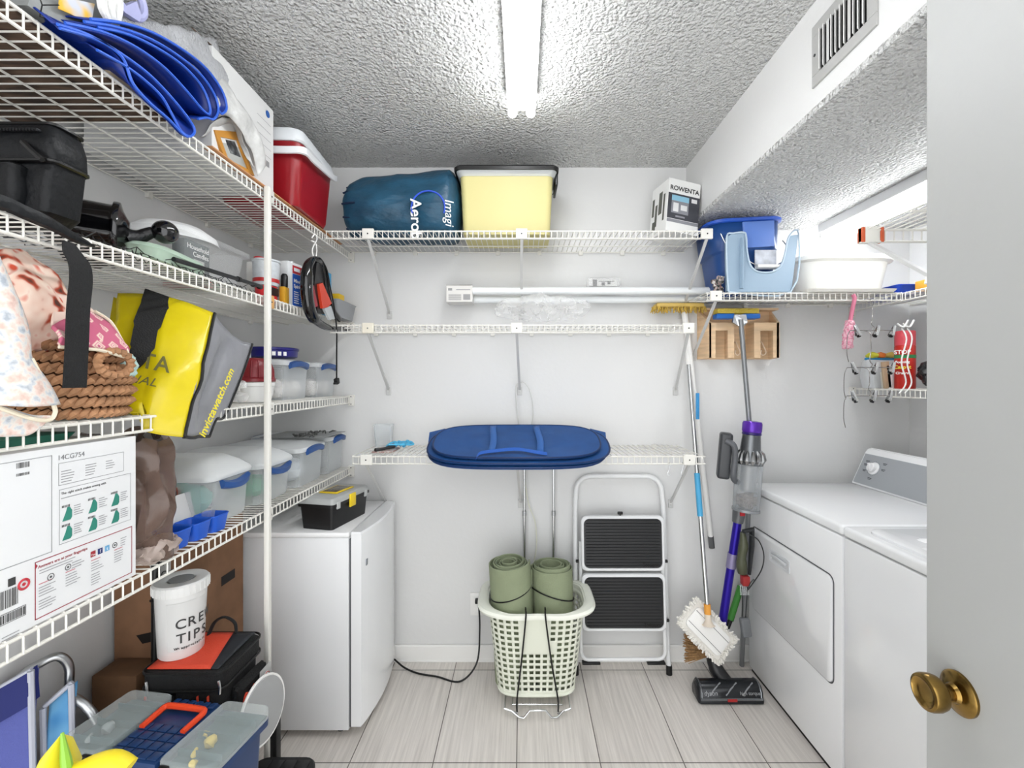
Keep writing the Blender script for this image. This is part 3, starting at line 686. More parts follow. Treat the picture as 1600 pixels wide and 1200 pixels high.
# power cord of the fridge, white cord, wire loop
bm = B(); tube(bm, bez([(-.228, YB - .02, .325), (-.222, 2.33, .318), (-.215, 2.31, .20), (-.225, 2.26, .06), (-.30, 2.20, .006), (-.42, 2.235, .006), (-.52, 2.26, .006), (-.60, 2.30, .010), (-.66, 2.335, .03)], 8), .0045, 8)
pc = part('power_cord', bm, M_black, fr, world=True)
bm = B(); box(bm, (-.243, YB - .036, .314), (-.213, YB - .0095, .336), .004); part('plug', bm, M_black, pc, world=True)
bm = B(); tube(bm, bez([(.012, 2.350, 1.13), (.016, 2.352, .98), (.035, 2.345, .84), (.070, 2.345, .74), (.078, 2.347, .62), (.062, 2.347, .50), (.07, 2.347, .40)], 8), .003, 7)
solo('hanging_string', bm, mat('#dcdccb', .5), 'thin cream cord hanging behind the blue hamper down to the basket', 'string')
bm = B(); zz = 1.43; tube(bm, bez([(-.012, 2.340, zz + .035), (-.030, 2.335, zz + .01), (-.022, 2.335, zz - .12), (-.004, 2.335, zz - .20), (.045, 2.338, zz - .20), (.060, 2.338, zz - .10), (.040, 2.335, zz), (.010, 2.338, zz + .038), (-.012, 2.340, zz + .035)], 7), .0028, 6)
solo('wire_loop', bm, mat('#cfcfcb', .4), 'white oval loop of wire hanging from the middle brace foot', 'wire')
# ---------------------------------------------------------------- on the top back shelf
M_sack = mat('#1d4860', .42, bump=1.0, bscale=13, var=.35, vscale=7, name='navy_nylon', stretch=(1, 1, 2))
t = thing('air_bed_sack', 'teal blue nylon drawstring sack lying on the top back shelf, white lettering on its side', 'sack', (-.56, 2.19, T1))
bm = B(); n = 40; rings = []
for k in range(34):
    s = k / 33; x = -.835 + .545 * s
    r = .115 + .062 * min(1, s * 2.2) ** .8 + (.010 * math.sin(s * 9)); 
    if s > .9: r *= math.sqrt(max(0.02, 1 - ((s - .9) / .105) ** 2))
    if s < .03: r *= .90
    row = []
    for j in range(n):
        a = 2 * math.pi * j / n
        q = r * (1 + (.05 * math.sin(7 * a + s * 3)) * max(0, 1 - s * 3) + .035 * noise.noise(V((s * 7, math.cos(a) * 2, math.sin(a) * 2))) + .02 * math.sin(a * 3 + s * 14))
        z = q * math.sin(a); z = max(z, -.135 + .01 * noise.noise(V((s * 9, a, 0))))
        row.append(V((x, 2.195 + q * .92 * math.cos(a), T1 + .140 + z + .012 * s)))
    rings.append(row)
loft(bm, rings); part('sack_body', bm, M_sack, t, world=True)
bm = B(); 
for k in range(9):
    a = R(60 + 30 * k); q = .112
    tube(bm, bez([V((-.832, 2.195 + q * math.cos(a), T1 + .14 + q * math.sin(a))), V((-.80, 2.195 + (q + .010) * math.cos(a), T1 + .14 + (q + .010) * math.sin(a))), V((-.765, 2.195 + (q + .016) * math.cos(a), T1 + .14 + (q + .016) * math.sin(a)))], 4), .005, 6)
part('gathered_hem', bm, mat('#10243f', .6), t, world=True, label='darker gathered drawstring hem')
yf = 2.195 - .176
txt('Aerob', .068, (-.497, yf - .002, T1 + .137), (0, .14, -1), (1, 0, 0), M_white, t, off=.004, bold=.001)
txt('Imagi', .056, (-.342, yf - .006, T1 + .135), (0, .14, -1), (1, 0, 0), M_white, t, off=.004, shear=.25)
bm = B(); tube(bm, [V((-.42 + .075 * math.cos(a), yf + .002 + .09 * (math.sin(a) * .075) ** 2, T1 + .10 + .075 * math.sin(a))) for a in [R(-20 + 10 * k) for k in range(23)]], .004, 6); part('ring_emblem', bm, mat('#2f52c4', .5), t, world=True)

t = thing('storage_bin', 'pale yellow storage bin with black lid on the top back shelf', 'storage bin', (-.07, 2.20, T1 + .001))
bm = B(); frust(bm, [(.405, .22, .025, 0), (.432, .257, .03, .274)], n=5); part('body', bm, mat('#cac187', .5, name='pale_yellow'), t)
bm = B(); frust(bm, [(.434, .260, .03, .262), (.450, .272, .03, .272), (.462, .280, .03, .285), (.470, .285, .03, .289)], n=5, cap0=False, cap1=False); o_ = part('clear_rim', bm, film('#dfe3e2', .55, .3), t)
bm = B(); frust(bm, [(.482, .295, .03, .286), (.484, .297, .03, .300), (.470, .285, .03, .308), (.440, .26, .03, .310)], n=5); part('lid', bm, mat('#1b1b1b', .4), t)
bm = B(); box(bm, (.228, -.10, .235), (.240, .06, .300), .004); part('side_handle', bm, M_dark, t)

t = thing('steam_iron_box', 'white and black iron box tilted on the right end of the top back shelf', 'box', (.738, 2.20, T1 + .016), (R(-2), R(6), R(14)))
bm = B(); box(bm, (-.085, -.075, 0), (.085, .075, .255), .0015); part('carton', bm, mat('#e2e2e0', .5), t, smooth=0)
bm = B(); o_, r_, u_ = (-.085, -.075, 0), (1, 0, 0), (0, 0, 1)
quad(bm, o_, r_, u_, .001, .062, .169, .185, off=.0005); q = part('front_print', bm, mat('#3a3b42', .45), t)
bm = B(); quad(bm, o_, r_, u_, .020, .150, .112, .176, off=.0008, mi=0); quad(bm, o_, r_, u_, .020, .090, .112, .150, off=.0008, mi=1); quad(bm, o_, r_, u_, .001, .045, .169, .060, off=.0006, mi=1)
quad(bm, o_, r_, u_, .030, .098, .058, .140, off=.001, mi=2); quad(bm, o_, r_, u_, .070, .108, .104, .134, off=.001, mi=2); quad(bm, o_, r_, u_, .125, .155, .155, .174, off=.001, mi=2); quad(bm, o_, r_, u_, .045, .072, .095, .080, off=.001, mi=1)
part('picture', bm, [mat('#86b6cc', .5), mat('#85868c', .5), mat('#d9d9d9', .5)], t, smooth=0)
bm = B()
for a in ((.01, .11, .03, .20), (.04, .05, .06, .16), (.07, .10, .10, .21), (.11, .06, .125, .19), (.02, .03, .05, .08)): quad(bm, (-.085, .075, 0), (0, -1, 0), (0, 0, 1), *a, off=.0005)
part('side_print', bm, mat('#55564f', .6), t, smooth=0)
LT('ROWENTA', .031, (-.078, -.0755, .200), (1, 0, 0), (0, 0, 1), M_ink, t, off=.0006, sx=1.0, bold=.0006)

# fluorescent spare tubes resting on the braces
YT = 2.305
for k, (z, y, lab) in enumerate(((1.928, 2.262, 'spare white fluorescent tube lying on the braces, upper front one'), (1.893, 2.315, 'spare white fluorescent tube lying on the braces, lower one behind'))):
    t = thing('fluorescent_tube', lab, 'fluorescent tube', (.32, y, z), group='spare fluorescent tubes')
    bm = B(); rod(bm, (-.245, y, z), (.945, y, z), .019, 18); part('glass_tube', bm, mat('#e9ecec', .25), t, world=True)
    bm = B(); lathe(bm, [(.0195, 0), (.0195, .018), (.012, .020)], (.94, y, z), (1, 0, 0), 16); rod(bm, (.958, y, z - .006), (.972, y, z - .006), .0015, 5); part('end_cap', bm, M_alu, t, world=True)
t = thing('tube_carton', 'small open cardboard end sleeve with printed label on the left end of the spare tubes', 'box', (-.315, 2.285, 1.86))
bm = B(); box(bm, (-.375, 2.235, 1.868), (-.245, 2.335, 1.950), .0015); c_ = part('sleeve', bm, mat('#dcdad6', .6), t, world=True, smooth=0)
bm = B(); prism(bm, [(-.375, 2.235, 1.9505), (-.375, 2.335, 1.9505), (-.36, 2.335, 1.970), (-.25, 2.285, 1.962)], (.0, 0, .0015)); part('open_flap', bm, mat('#6e655c', .8), t, world=True, label='dark inside of the open flap')
bm = B(); o_, r_, u_ = (-.375, 2.235, 1.868), (1, 0, 0), (0, 0, 1)
for k in range(7): quad(bm, o_, r_, u_, .012, .008 + k * .0045, .075, .0105 + k * .0045, off=.0006)
quad(bm, o_, r_, u_, .085, .010, .12, .038, off=.0006); quad(bm, o_, r_, u_, .010, .056, .03, .068, off=.0006); quad(bm, o_, r_, u_, .05, .058, .12, .062, off=.0006); part('printing', bm, M_lightink, t, world=True, smooth=0)
# crumpled clear film over the tubes
def crumple(name, label, cat, lo, hi, m, seed, amp=.03, nu=22, nv=12, fn=None):
    bm = B(); lo = V(lo); hi = V(hi)
    def f(u, v):
        x = lo.x + (hi.x - lo.x) * u; z = hi.z + (lo.z - hi.z) * v; s = math.sin(math.pi * u) ** .5
        y = hi.y + (lo.y - hi.y) * math.sin(math.pi * v)
        p = V((x, y, z)); p += noise.noise_vector(p * 22 + V((seed, 0, 0))) * amp * .7 + noise.noise_vector(p * 55 + V((0, seed, 0))) * amp * .35
        c = (lo.z + hi.z) / 2; p.z = c + (p.z - c) * (.35 + .65 * s)
        return p
    grid(bm, f, nu, nv); return solo(name, bm, m, label, cat, smooth=25)
M_wrap = film('#ffffff', .22, .12, 'clear_wrap')
crumple('plastic_wrap', 'crumpled clear plastic wrap hanging from the middle of the spare tubes', 'plastic wrap', (-.12, 2.17, 1.765), (.33, 2.22, 1.90), M_wrap, 3, .028, 30, 10)
t = thing('hardware_blister_pack', 'small clear blister pack with white and dark card lying on the spare tubes', 'package', (.41, 2.30, 1.953))
bm = B(); box(bm, (.335, 2.26, 1.950), (.50, 2.335, 1.996), .012); part('blister', bm, M_wrap, t, world=True)
bm = B(); box(bm, (.36, 2.29, 1.955), (.485, 2.292, 1.99)); cd = part('card', bm, mat('#d5d5d2', .6), t, world=True)
bm = B()
for a in ((.0, .0, .022, .034), (.045, .004, .062, .020), (.075, .010, .09, .026), (.03, .024, .11, .028)): quad(bm, (.362, 2.29, 1.956), (1, 0, 0), (0, 0, 1), *a, off=.001)
part('printing', bm, M_ink, cd, world=True, smooth=0)

# push broom hung by its yellow head, bristles up on the tubes
t = thing('push_broom', 'yellow bristled broom hanging head up behind the right shelf brace, long white handle', 'broom', (.80, 2.32, 1.86))
bm = B(); random.seed(3)
for k in range(150):
    x = .665 + .27 * random.random(); y = 2.262 + .05 * random.random(); r0 = V((x, y, 1.853))
    rod(bm, r0, r0 + V((random.uniform(-.012, .012), random.uniform(-.012, .012), -.018 - .018 * random.random())), .0022, 4)
# (bristles spread below the tubes)
br = part('bristles', bm, mat('#c9a84c', .8), t, world=True)
bm = B(); box(bm, (.68, 2.262, 1.848), (.92, 2.335, 1.868), .006); part('head', bm, mat('#c8a95a', .6), t, world=True)
bm = B(); rod(bm, (.835, 2.315, 1.852), (.850, 2.325, 1.76), .016, 12); part('socket', bm, M_white, t, world=True)
bm = B(); rod(bm, (.848, 2.324, 1.80), (.990, 2.345, .625), .0125, 12); h_ = part('handle', bm, M_white, t, world=True)
bm = B(); rod(bm, (.985, 2.344, .665), (.992, 2.345, .605), .0145, 12); part('end_cap', bm, mat('#5a5b5d', .6), t, world=True, label='grey rubber end cap')

# ---------------------------------------------------------------- wooden key rack on the wall
M_wood = mat('#dcbd98', .5, var=.16, vscale=6, stretch=(1, 1, 9), name='pale_wood')
t = thing('wooden_wall_rack', 'pale wooden wall rack with two arched openings and hooks beside the shelf brace', 'rack', (1.115, 2.31, 1.595))
xa, xb, za, zb, yf = .925, 1.312, 1.588, 1.848, 2.275
bm = B()
prism(bm, [(xa, YB - .001, za), (xa, YB - .001, zb), (xa + .022, yf, zb - .075), (xa + .022, yf, za + .004)], (.012, 0, 0))
prism(bm, [(xb, YB - .001, za), (xb, YB - .001, zb), (xb - .010, yf, zb - .075), (xb - .010, yf, za + .004)], (-.012, 0, 0)); part('side_panels', bm, M_wood, t, world=True, smooth=0)
bm = B(); box(bm, (xa, YB - .012, za), (xb, YB - .001, zb)); part('back_board', bm, M_wood, t, world=True, smooth=0)
bm = B(); box(bm, (xa - .002, 2.30, zb - .010), (xb + .002, YB - .001, zb)); part('top_board', bm, M_wood, t, world=True, smooth=0)
for x0_, x1_ in ((xa + .024, xa + .150), (xb - .136, xb - .008)):
    bm = B(); w = .032
    for a in ((x0_, za + .004, x0_ + w, zb - .078), (x1_ - w, za + .004, x1_, zb - .078), (x0_ + w, zb - .118, x1_ - w, zb - .078)): box(bm, (a[0], yf, a[1]), (a[2], yf + .014, a[3]))
    for xx in (x0_, x1_ - .01): box(bm, (xx, yf + .014, za + .004), (xx + .01, YB - .012, zb - .078))
    part('front_arch', bm, M_wood, t, world=True, smooth=0)
for x in (.985, 1.112, 1.245):
    bm = B(); tube(bm, bez([(x - .008, YB - .012, za + .085), (x - .004, 2.33, za + .088), (x + .002, 2.318, za + .065), (x + .014, 2.318, za + .035), (x + .004, 2.322, za + .020), (x - .010, 2.322, za + .028), (x - .006, 2.325, za + .045)], 6), .0032, 7); hk = part('hook', bm, mat('#e4cdb4', .3), t, world=True)
    bm = B(); lathe(bm, [(.008, 0), (.007, .003), (.002, .005)], (x - .008, YB - .012, za + .088), (0, -1, 0), 10); part('hook_plate', bm, mat('#4a3524', .4), hk, world=True)

# sponge mop
t = thing('sponge_mop', 'sponge mop with blue head and yellow sponge in the wooden rack, grey steel handle', 'mop', (1.10, 2.24, 1.0))
bm = B()
for x0_, x1_ in ((.958, 1.045), (1.090, 1.172)): box(bm, (x0_, 2.205, 1.782), (x1_, 2.262, 1.806), .005)
part('head', bm, mat('#1c66b8', .4), t, world=True)
bm = B(); box(bm, (.962, 2.207, 1.8065), (1.168, 2.264, 1.832), .006); part('sponge', bm, mat('#cdb44a', .9, bump=.6, bscale=200), t, world=True)
bm = B(); prism(bm, [(1.040, 2.200, 1.800), (1.098, 2.200, 1.800), (1.104, 2.198, 1.762), (1.086, 2.190, 1.744), (1.054, 2.190, 1.744), (1.032, 2.198, 1.762)], (0, .012, 0)); part('hinge_plate', bm, M_alu, t, world=True)
bm = B(); rod(bm, (1.069, 2.196, 1.775), (1.115, 2.19, 1.19), .0115, 12); part('handle', bm, mat('#8e9092', .35, .7), t, world=True)
bm = B(); rod(bm, (1.112, 2.19, 1.225), (1.120, 2.19, 1.165), .0165, 12); part('collar', bm, mat('#1d70c0', .4), t, world=True, label='blue collar')
bm = B(); rod(bm, (1.118, 2.19, 1.18), (1.125, 2.30, .02), .0115, 12); part('lower_handle', bm, mat('#8e9092', .35, .7), t, world=True)

# ---------------------------------------------------------------- flat mop and corn broom
t = thing('flat_mop', 'white fringed flat mop with steel handle and blue grip standing by the step stool', 'mop', (.88, 2.12, .12))
A_ = V((.862, 2.335, 1.62)); Z_ = V((.872, 2.11, .395))
def on(s): return A_ + (Z_ - A_) * s
bm = B(); rod(bm, on(0), on(1), .0105, 12); part('handle', bm, M_chrome, t, world=True)
bm = B(); rod(bm, on(-.02), on(.05), .013, 12); part('handle_top', bm, M_white, t, world=True)
bm = B(); rod(bm, on(.49), on(.655), .0135, 14); part('grip', bm, mat('#4aa3d0', .5), t, world=True, label='light blue foam grip')
bm = B(); box(bm, (.862, 2.222, 1.285), (.879, 2.230, 1.415), .002); part('label_sticker', bm, mat('#3487bd', .5), t, world=True, label='blue printed sticker on the handle')
bm = B(); rod(bm, on(.975), on(1.01), .0155, 12); part('ferrule', bm, mat('#e09a3c', .5), t, world=True, label='orange plastic ferrule')
bm = B(); d_ = (Z_ - A_).normalized(); lathe(bm, [(.0145, 0), (.0145, .035), (.024, .052), (.030, .055)], on(1.005), d_, 14); part('socket', bm, mat('#dccfbe', .5), t, world=True)
hc_ = V((.876, 2.118, .298)); ex = V((.66, -.12, -.66)).normalized(); nn = V((-.05, -.92, .36)).normalized(); ey = nn.cross(ex).normalized(); nn = ex.cross(ey)
MM = Matrix(((ex.x, ey.x, nn.x, hc_.x), (ex.y, ey.y, nn.y, hc_.y), (ex.z, ey.z, nn.z, hc_.z), (0, 0, 0, 1)))
bm = B(); frust(bm, [(.205, .105, .02, -.004), (.205, .105, .02, .006), (.19, .09, .015, .009)], n=3); bmesh.ops.transform(bm, matrix=MM, verts=bm.verts[:]); part('plate', bm, M_white, t, world=True)
bm = B()
for q in (-.030, .030): rod(bm, MM @ V((-.10, q, .010)), MM @ V((.10, q, .010)), .0014, 5)
part('plate_grooves', bm, mat('#8c8c8c', .6), t, world=True)
bm = B(); random.seed(5)
frust(bm, [(.245, .145, .03, -.022), (.245, .145, .03, -.006)], n=4)
for k in range(430):
    s = random.random() * 2 * (.235 + .135); 
    if s < .235: x, y = s - .1175, .066
    elif s < .37: x, y = .1175, .066 - (s - .235)
    elif s < .605: x, y = .1175 - (s - .37), -.066
    else: x, y = -.1175, -.066 + (s - .605)
    x *= 1 + random.uniform(-.06, .06); y *= 1 + random.uniform(-.08, .08)
    p = V((x, y, random.uniform(-.016, .004))); o2 = V((x, y, 0)).normalized() * .014 + V((random.uniform(-.006, .006), random.uniform(-.006, .006), random.uniform(-.008, .002)))
    rod(bm, p, p + o2, .0038, 5)
bmesh.ops.transform(bm, matrix=MM, verts=bm.verts[:]); part('mop_pad', bm, mat('#e6e3dc', .95), t, world=True, label='white looped microfiber pad')

t = thing('corn_broom', 'corn broom with tan bristles behind the white flat mop, leaning green and black handle', 'broom', (.90, 2.22, .05))
bm = B(); random.seed(9); top = V((.925, 2.215, .165)); dd_ = V((-.75, 0, .18)).normalized()
for k in range(170):
    a = random.uniform(-.5, .5); e_ = top + V((-.115 + random.uniform(-.012, .012), random.uniform(-.02, .02), .030 + a * .14)); e_.z = e_.z - .03
    rod(bm, top + V((0, random.uniform(-.01, .01), a * .045 - .02)), e_, .0028, 4, r2=.0016)
part('bristles', bm, mat('#a8845a', .9, var=.3, vscale=90), t, world=True)
bm = B(); tube(bm, [(.915, 2.215, .150), (.955, 2.215, .135), (.985, 2.222, .17), (1.005, 2.23, .21)], [.028, .034, .026, .013], 10); part('binding', bm, M_black, t, world=True)
bm = B(); rod(bm, (1.0, 2.23, .20), (1.065, 2.265, .31), .012, 10); part('handle', bm, M_black, t, world=True)
bm = B(); rod(bm, (1.045, 2.255, .275), (1.125, 2.31, .42), .016, 10); part('grip', bm, mat('#3f8a35', .5), t, world=True, label='green grip')

# ---------------------------------------------------------------- cordless stick vacuum
t = thing('cordless_vacuum', 'cordless stick vacuum with purple wand and clear dust bin leaning beside the dryer', 'vacuum cleaner', (1.0, 2.14, 0))
M_vg = mat('#55585c', .3, .5); M_pur = mat('#2d1a9a', .3, .5, name='purple_metal')
hb = V((.958, 2.10, 0))
bm = B(); prof = [(-.055, .006), (-.055, .022), (-.048, .030), (-.046, .052), (-.030, .074), (-.004, .082), (.024, .074), (.040, .052), (.044, .020), (.036, .006)]
loft(bm, [[V((hb.x + sx * .150, hb.y + y * s, .004 + (z - .004) * s)) for y, z in prof] for sx, s in ((-1, .80), (-.965, .95), (-.94, 1), (.94, 1), (.965, .95), (1, .80))]); hd = part('cleaner_head', bm, mat('#26282b', .22, .3), t, world=True)
bm = B()
for x in (-.135, .135): tube(bm, [V((hb.x + x, hb.y + y * 1.04, z + .001)) for y, z in prof[1:9]], .0035, 6)
rod(bm, (hb.x - .142, hb.y - .052, .026), (hb.x + .142, hb.y - .052, .026), .006, 8); part('head_trim', bm, mat('#7a7d80', .25, .8), hd, world=True)
bm = B()
for x in (-.07, .005, .08): tube(bm, [V((hb.x + x - .030, hb.y - .0475, .040)), V((hb.x + x - .005, hb.y - .040, .064)), V((hb.x + x + .03, hb.y - .018, .079))], .003, 6)
part('brush_stripes', bm, mat('#8d8f92', .4), hd, world=True)
bm = B(); box(bm, (hb.x - .022, hb.y - .060, .018), (hb.x + .022, hb.y - .054, .030), .002); part('release_clip', bm, mat('#a81f1f', .4), hd, world=True, label='red release clip')
txt('dyson', .026, (hb.x - .125, hb.y - .049, .042), (1, 0, 0), (0, .35, .93), mat('#9fa1a3', .4), hd, off=.002)
txt('high torque', .020, (hb.x + .038, hb.y - .049, .044), (1, 0, 0), (0, .35, .93), mat('#9fa1a3', .4), hd, off=.002)
bm = B(); tube(bm, bez([(.965, 2.13, .05), (.930, 2.155, .10), (.925, 2.175, .15), (.955, 2.185, .20), (.985, 2.19, .26)], 5), [.034] * 6 + [.030] * 6 + [.024] * 9, 14); part('neck_joint', bm, mat('#1b1c1e', .35), t, world=True)
Wa, Wb = V((.968, 2.19, .235)), V((1.040, 2.165, .80))
bm = B(); rod(bm, Wa, Wb, .0195, 18); wd = part('wand', bm, M_pur, t, world=True, label='purple metal wand')
mid = Wa + (Wb - Wa) * .66; wv = (Wb - Wa).normalized()
bm = B(); rod(bm, mid - wv * .035, mid + wv * .035, .0235, 18); part('accessory_clip', bm, mat('#8d86a8', .3, .3), t, world=True)
bm = B(); rod(bm, Wb - wv * .005, Wb + wv * .070, .025, 18, r2=.032); nk = part('wand_collar', bm, mat('#6a6c6f', .3, .4), t, world=True)
bm = B(); box(bm, (1.035, 2.128, .835), (1.058, 2.136, .862), .002); part('red_button', bm, mat('#b3202a', .4), nk, world=True)
ba = V((1.066, 2.14, .862)); bu = V((.085, .015, 1)).normalized()
M_bin = film('#b9bec2', .30, .1, 'smoky_clear')
bm = B(); lathe(bm, [(.052, 0), (.058, .004), (.060, .06), (.060, .215), (.055, .220)], ba, bu, 30); bn = part('dust_bin', bm, M_bin, t, world=True, label='clear dust bin')
bm = B(); lathe(bm, [(.061, -.004), (.062, .002), (.061, .008)], ba, bu, 30); part('bin_door', bm, mat('#8d9093', .3, .3), bn, world=True)
bm = B(); lathe(bm, [(.030, .09), (.036, .10), (.036, .20), (.045, .215)], ba, bu, 24); part('shroud', bm, mat('#b9bbbd', .3, .7), bn, world=True)
bm = B(); bmesh.ops.create_icosphere(bm, subdivisions=4, radius=1)
for v in bm.verts: v.co = ba + bu * .045 + V((v.co.x * .046, v.co.y * .046, v.co.z * .032)) * (1 + .5 * noise.noise(v.co * 3))
part('lint', bm, mat('#8b8079', 1, bump=1, bscale=120), bn, world=True, label='grey brown lint')
ca = ba + bu * .222; bm = B()
lathe(bm, [(.060, -.004), (.062, .006), (.050, .012), (.046, .060), (.043, .095), (.040, .135)], ca, bu, 30); bd_ = part('motor_body', bm, mat('#6f7275', .25, .7), t, world=True)
for k in range(14):
    a = 2 * math.pi * k / 14; u2 = V((1, 0, 0)); w2 = bu.cross(u2).normalized(); e = u2 * math.cos(a) + w2 * math.sin(a)
    bm = B(); tube(bm, [ca + bu * .004 + e * .052, ca + bu * .020 + e * .060, ca + bu * .045 + e * .055, ca + bu * .062 + e * .044], [.011, .0125, .009, .004], 8); part('cyclone', bm, mat('#9a9b9c', .22, .9), t, world=True)
fa = ca + bu * .137
bm = B(); lathe(bm, [(.043, 0), (.043, .010)], fa, bu, 28); part('filter_ring', bm, mat('#23145f', .3), t, world=True, label='dark violet ring')
bm = B(); lathe(bm, [(.041, .010), (.044, .018), (.044, .052), (.040, .062), (.020, .065)], fa, bu, 28); part('filter_cap', bm, mat('#5d2fa8', .2, .4, name='violet_anodized'), t, world=True, label='violet filter cap')
bm = B(); Mh = Matrix.Translation((.985, 2.18, 1.115)) @ Matrix.Rotation(R(5), 4, 'Y') @ Matrix.Rotation(R(-20), 4, 'Z')
box(bm, (-.030, -.045, -.11), (.026, .045, .11), .012, 3, M=Mh); part('battery', bm, mat('#3a3c3f', .35), t, world=True)
bm = B(); tube(bm, bez([(.972, 2.14, 1.19), (1.00, 2.12, 1.17), (1.008, 2.125, 1.11), (1.002, 2.13, 1.02), (1.035, 2.15, .99)], 5), .014, 10); part('trigger_handle', bm, mat('#5a5c60', .3), t, world=True)
# accessory tool and its cord
t = thing('crevice_accessory', 'olive and grey vacuum accessory clipped on the purple wand', 'vacuum attachment', (1.075, 2.135, .60))
bm = B(); tube(bm, bez([(1.045, 2.13, .565), (1.040, 2.128, .64), (1.050, 2.128, .70), (1.045, 2.13, .76)], 5), [.020, .022, .024, .024, .022, .019, .019, .020, .021, .022, .021, .018, .016, .014, .012, .010], 12); part('body', bm, mat('#4b4e3b', .35), t, world=True)
bm = B(); tube(bm, [(1.040, 2.11, .770), (1.085, 2.12, .775), (1.085, 2.12, .70), (1.078, 2.13, .56)], [.010, .014, .012, .008], 8); part('nozzle', bm, M_dark, t, world=True)
bm = B(); box(bm, (1.035, 2.10, .515), (1.068, 2.135, .560), .004); part('red_clip', bm, mat('#9a2a2a', .5), t, world=True)
bm = B()
for k in range(5): rod(bm, (1.030 + .009 * k, 2.118, .515), (1.030 + .009 * k, 2.112, .470), .003, 6)
part('comb_teeth', bm, M_frost, t, world=True)
bm = B(); tube(bm, bez([(1.06, 2.10, .76), (1.10, 2.09, .735), (1.125, 2.09, .67), (1.115, 2.09, .60), (1.075, 2.095, .53), (1.055, 2.10, .50), (1.07, 2.10, .535), (1.085, 2.10, .55)], 7), .0027, 7); solo('charger_cord', bm, M_dark, 'thin dark cord looped beside the vacuum wand', 'cord')
t = thing('power_adapter', 'grey power adapter hanging on its looped cord below the vacuum wand', 'charger', (1.065, 2.12, .37))
bm = B(); tube(bm, [(1.036, 2.12, .505), (1.040, 2.12, .47), (1.042, 2.12, .36)], .0024, 6); tube(bm, [(1.064, 2.12, .505), (1.060, 2.12, .42), (1.055, 2.12, .36)], .0024, 6); part('cord_loop', bm, M_dark, t, world=True)
bm = B(); Mh = Matrix.Translation((1.055, 2.12, .315)) @ Matrix.Rotation(R(-8), 4, 'Y'); box(bm, (-.022, -.016, -.045), (.022, .016, .045), .010, 3, M=Mh); part('adapter_body', bm, mat('#6d7073', .35), t, world=True)
# ---------------------------------------------------------------- on the alcove shelf
M_bk = mat('#1f4580', .35, name='blue_plastic'); M_bk2 = mat('#2450b0', .3)
t = thing('mop_bucket', 'dark blue bucket with lid rim behind the pale blue pan on the right shelf', 'bucket', (1.075, 2.215, TA))
Mt = Matrix.Translation((1.075, 2.228, TA + .002)) @ Matrix.Rotation(R(-3), 4, 'Y')
bm = B(); frust(bm, [(.255, .20, .05, 0), (.290, .24, .06, .20), (.315, .255, .07, .21), (.335, .262, .07, .345)], n=7, cap1=False); bmesh.ops.transform(bm, matrix=Mt, verts=bm.verts[:])
b_ = part('body', bm, M_bk, t, world=True); mod(b_, 'SOLIDIFY', thickness=.004)
bm = B(); frust(bm, [(.338, .264, .07, .338), (.362, .276, .075, .342), (.366, .278, .075, .354), (.34, .262, .07, .360), (.28, .2, .06, .364)], n=7, cap0=False); bmesh.ops.transform(bm, matrix=Mt, verts=bm.verts[:])
part('rim', bm, M_bk2, t, world=True)
bm = B(); frust(bm, [(.14, .02, .008, .215), (.15, .02, .008, .335)], cx=.045, cy=-.128, n=3); bmesh.ops.transform(bm, matrix=Mt, verts=bm.verts[:]); part('pour_spout', bm, mat('#5a7cc4', .35), t, world=True)
bm = B(); box(bm, (1.085, 2.092, 1.995), (1.185, 2.098, 2.085), .002); lb = part('paper_label', bm, mat('#c9cdd6', .5, var=.2, vscale=30), t, world=True, label='white printed label')
bm = B(); tube(bm, bez([(.925, 2.09, 2.16), (.95, 2.078, 2.10), (1.0, 2.072, 2.06), (1.09, 2.070, 2.005), (1.19, 2.07, 2.005), (1.235, 2.075, 2.05), (1.23, 2.088, 2.10), (1.215, 2.095, 2.13)], 6), .0025, 7); ha = part('bail_handle', bm, M_chrome, t, world=True)
bm = B(); rod(bm, (1.085, 2.070, 2.004), (1.190, 2.070, 2.004), .0085, 12); part('grip', bm, M_white, ha, world=True)

t = thing('litter_scoop_pan', 'pale blue high sided plastic pan with a U shaped front cutout on the right shelf', 'pan', (1.10, 2.10, TA + .001))
def pan_out(ins=0):
    L = [(.948 + ins, TA + .004 + ins), (1.232 - ins, TA + .004 + ins), (1.270 - ins, TA + .268 - ins), (1.226 + ins * .5, TA + .262 - ins), (1.206, TA + .18), (1.188, TA + .125), (1.150, TA + .096 - ins), (1.085, TA + .096 - ins), (1.048, TA + .125), (1.032, TA + .19), (1.028 - ins, TA + .255), (1.018, TA + .276 - ins), (.968 + ins, TA + .272 - ins), (.940 + ins, TA + .258), (.940 + ins, TA + .12)]
    return [V((x, 0, z)) for x, z in bez([(x, 0, z) for x, z in L], 1) and L]
o1 = pan_out()
bm = B(); prism(bm, [p + V((0, 2.062, 0)) for p in o1], (0, .004, 0)); bmesh.ops.bevel(bm, geom=bm.edges[:], offset=.0012, segments=1, affect='EDGES')
M_pan = mat('#93a9bc', .4, name='pale_blue_plastic')
part('front_wall', bm, M_pan, t, world=True)
bm = B(); tube(bm, bez([p + V((0, 2.060, 0)) for p in o1 + o1[:1]], 4), .0042, 7); part('rolled_rim', bm, mat('#b4c6d4', .4), t, world=True)
bm = B(); loft(bm, [[V((.948, 2.066, TA + .004)), V((1.232, 2.066, TA + .004)), V((1.228, 2.094, TA + .004)), V((.952, 2.094, TA + .004))], [V((.948, 2.066, TA + .008)), V((1.232, 2.066, TA + .008)), V((1.228, 2.094, TA + .008)), V((.952, 2.094, TA + .008))]]); part('floor', bm, M_pan, t, world=True)
bm = B()
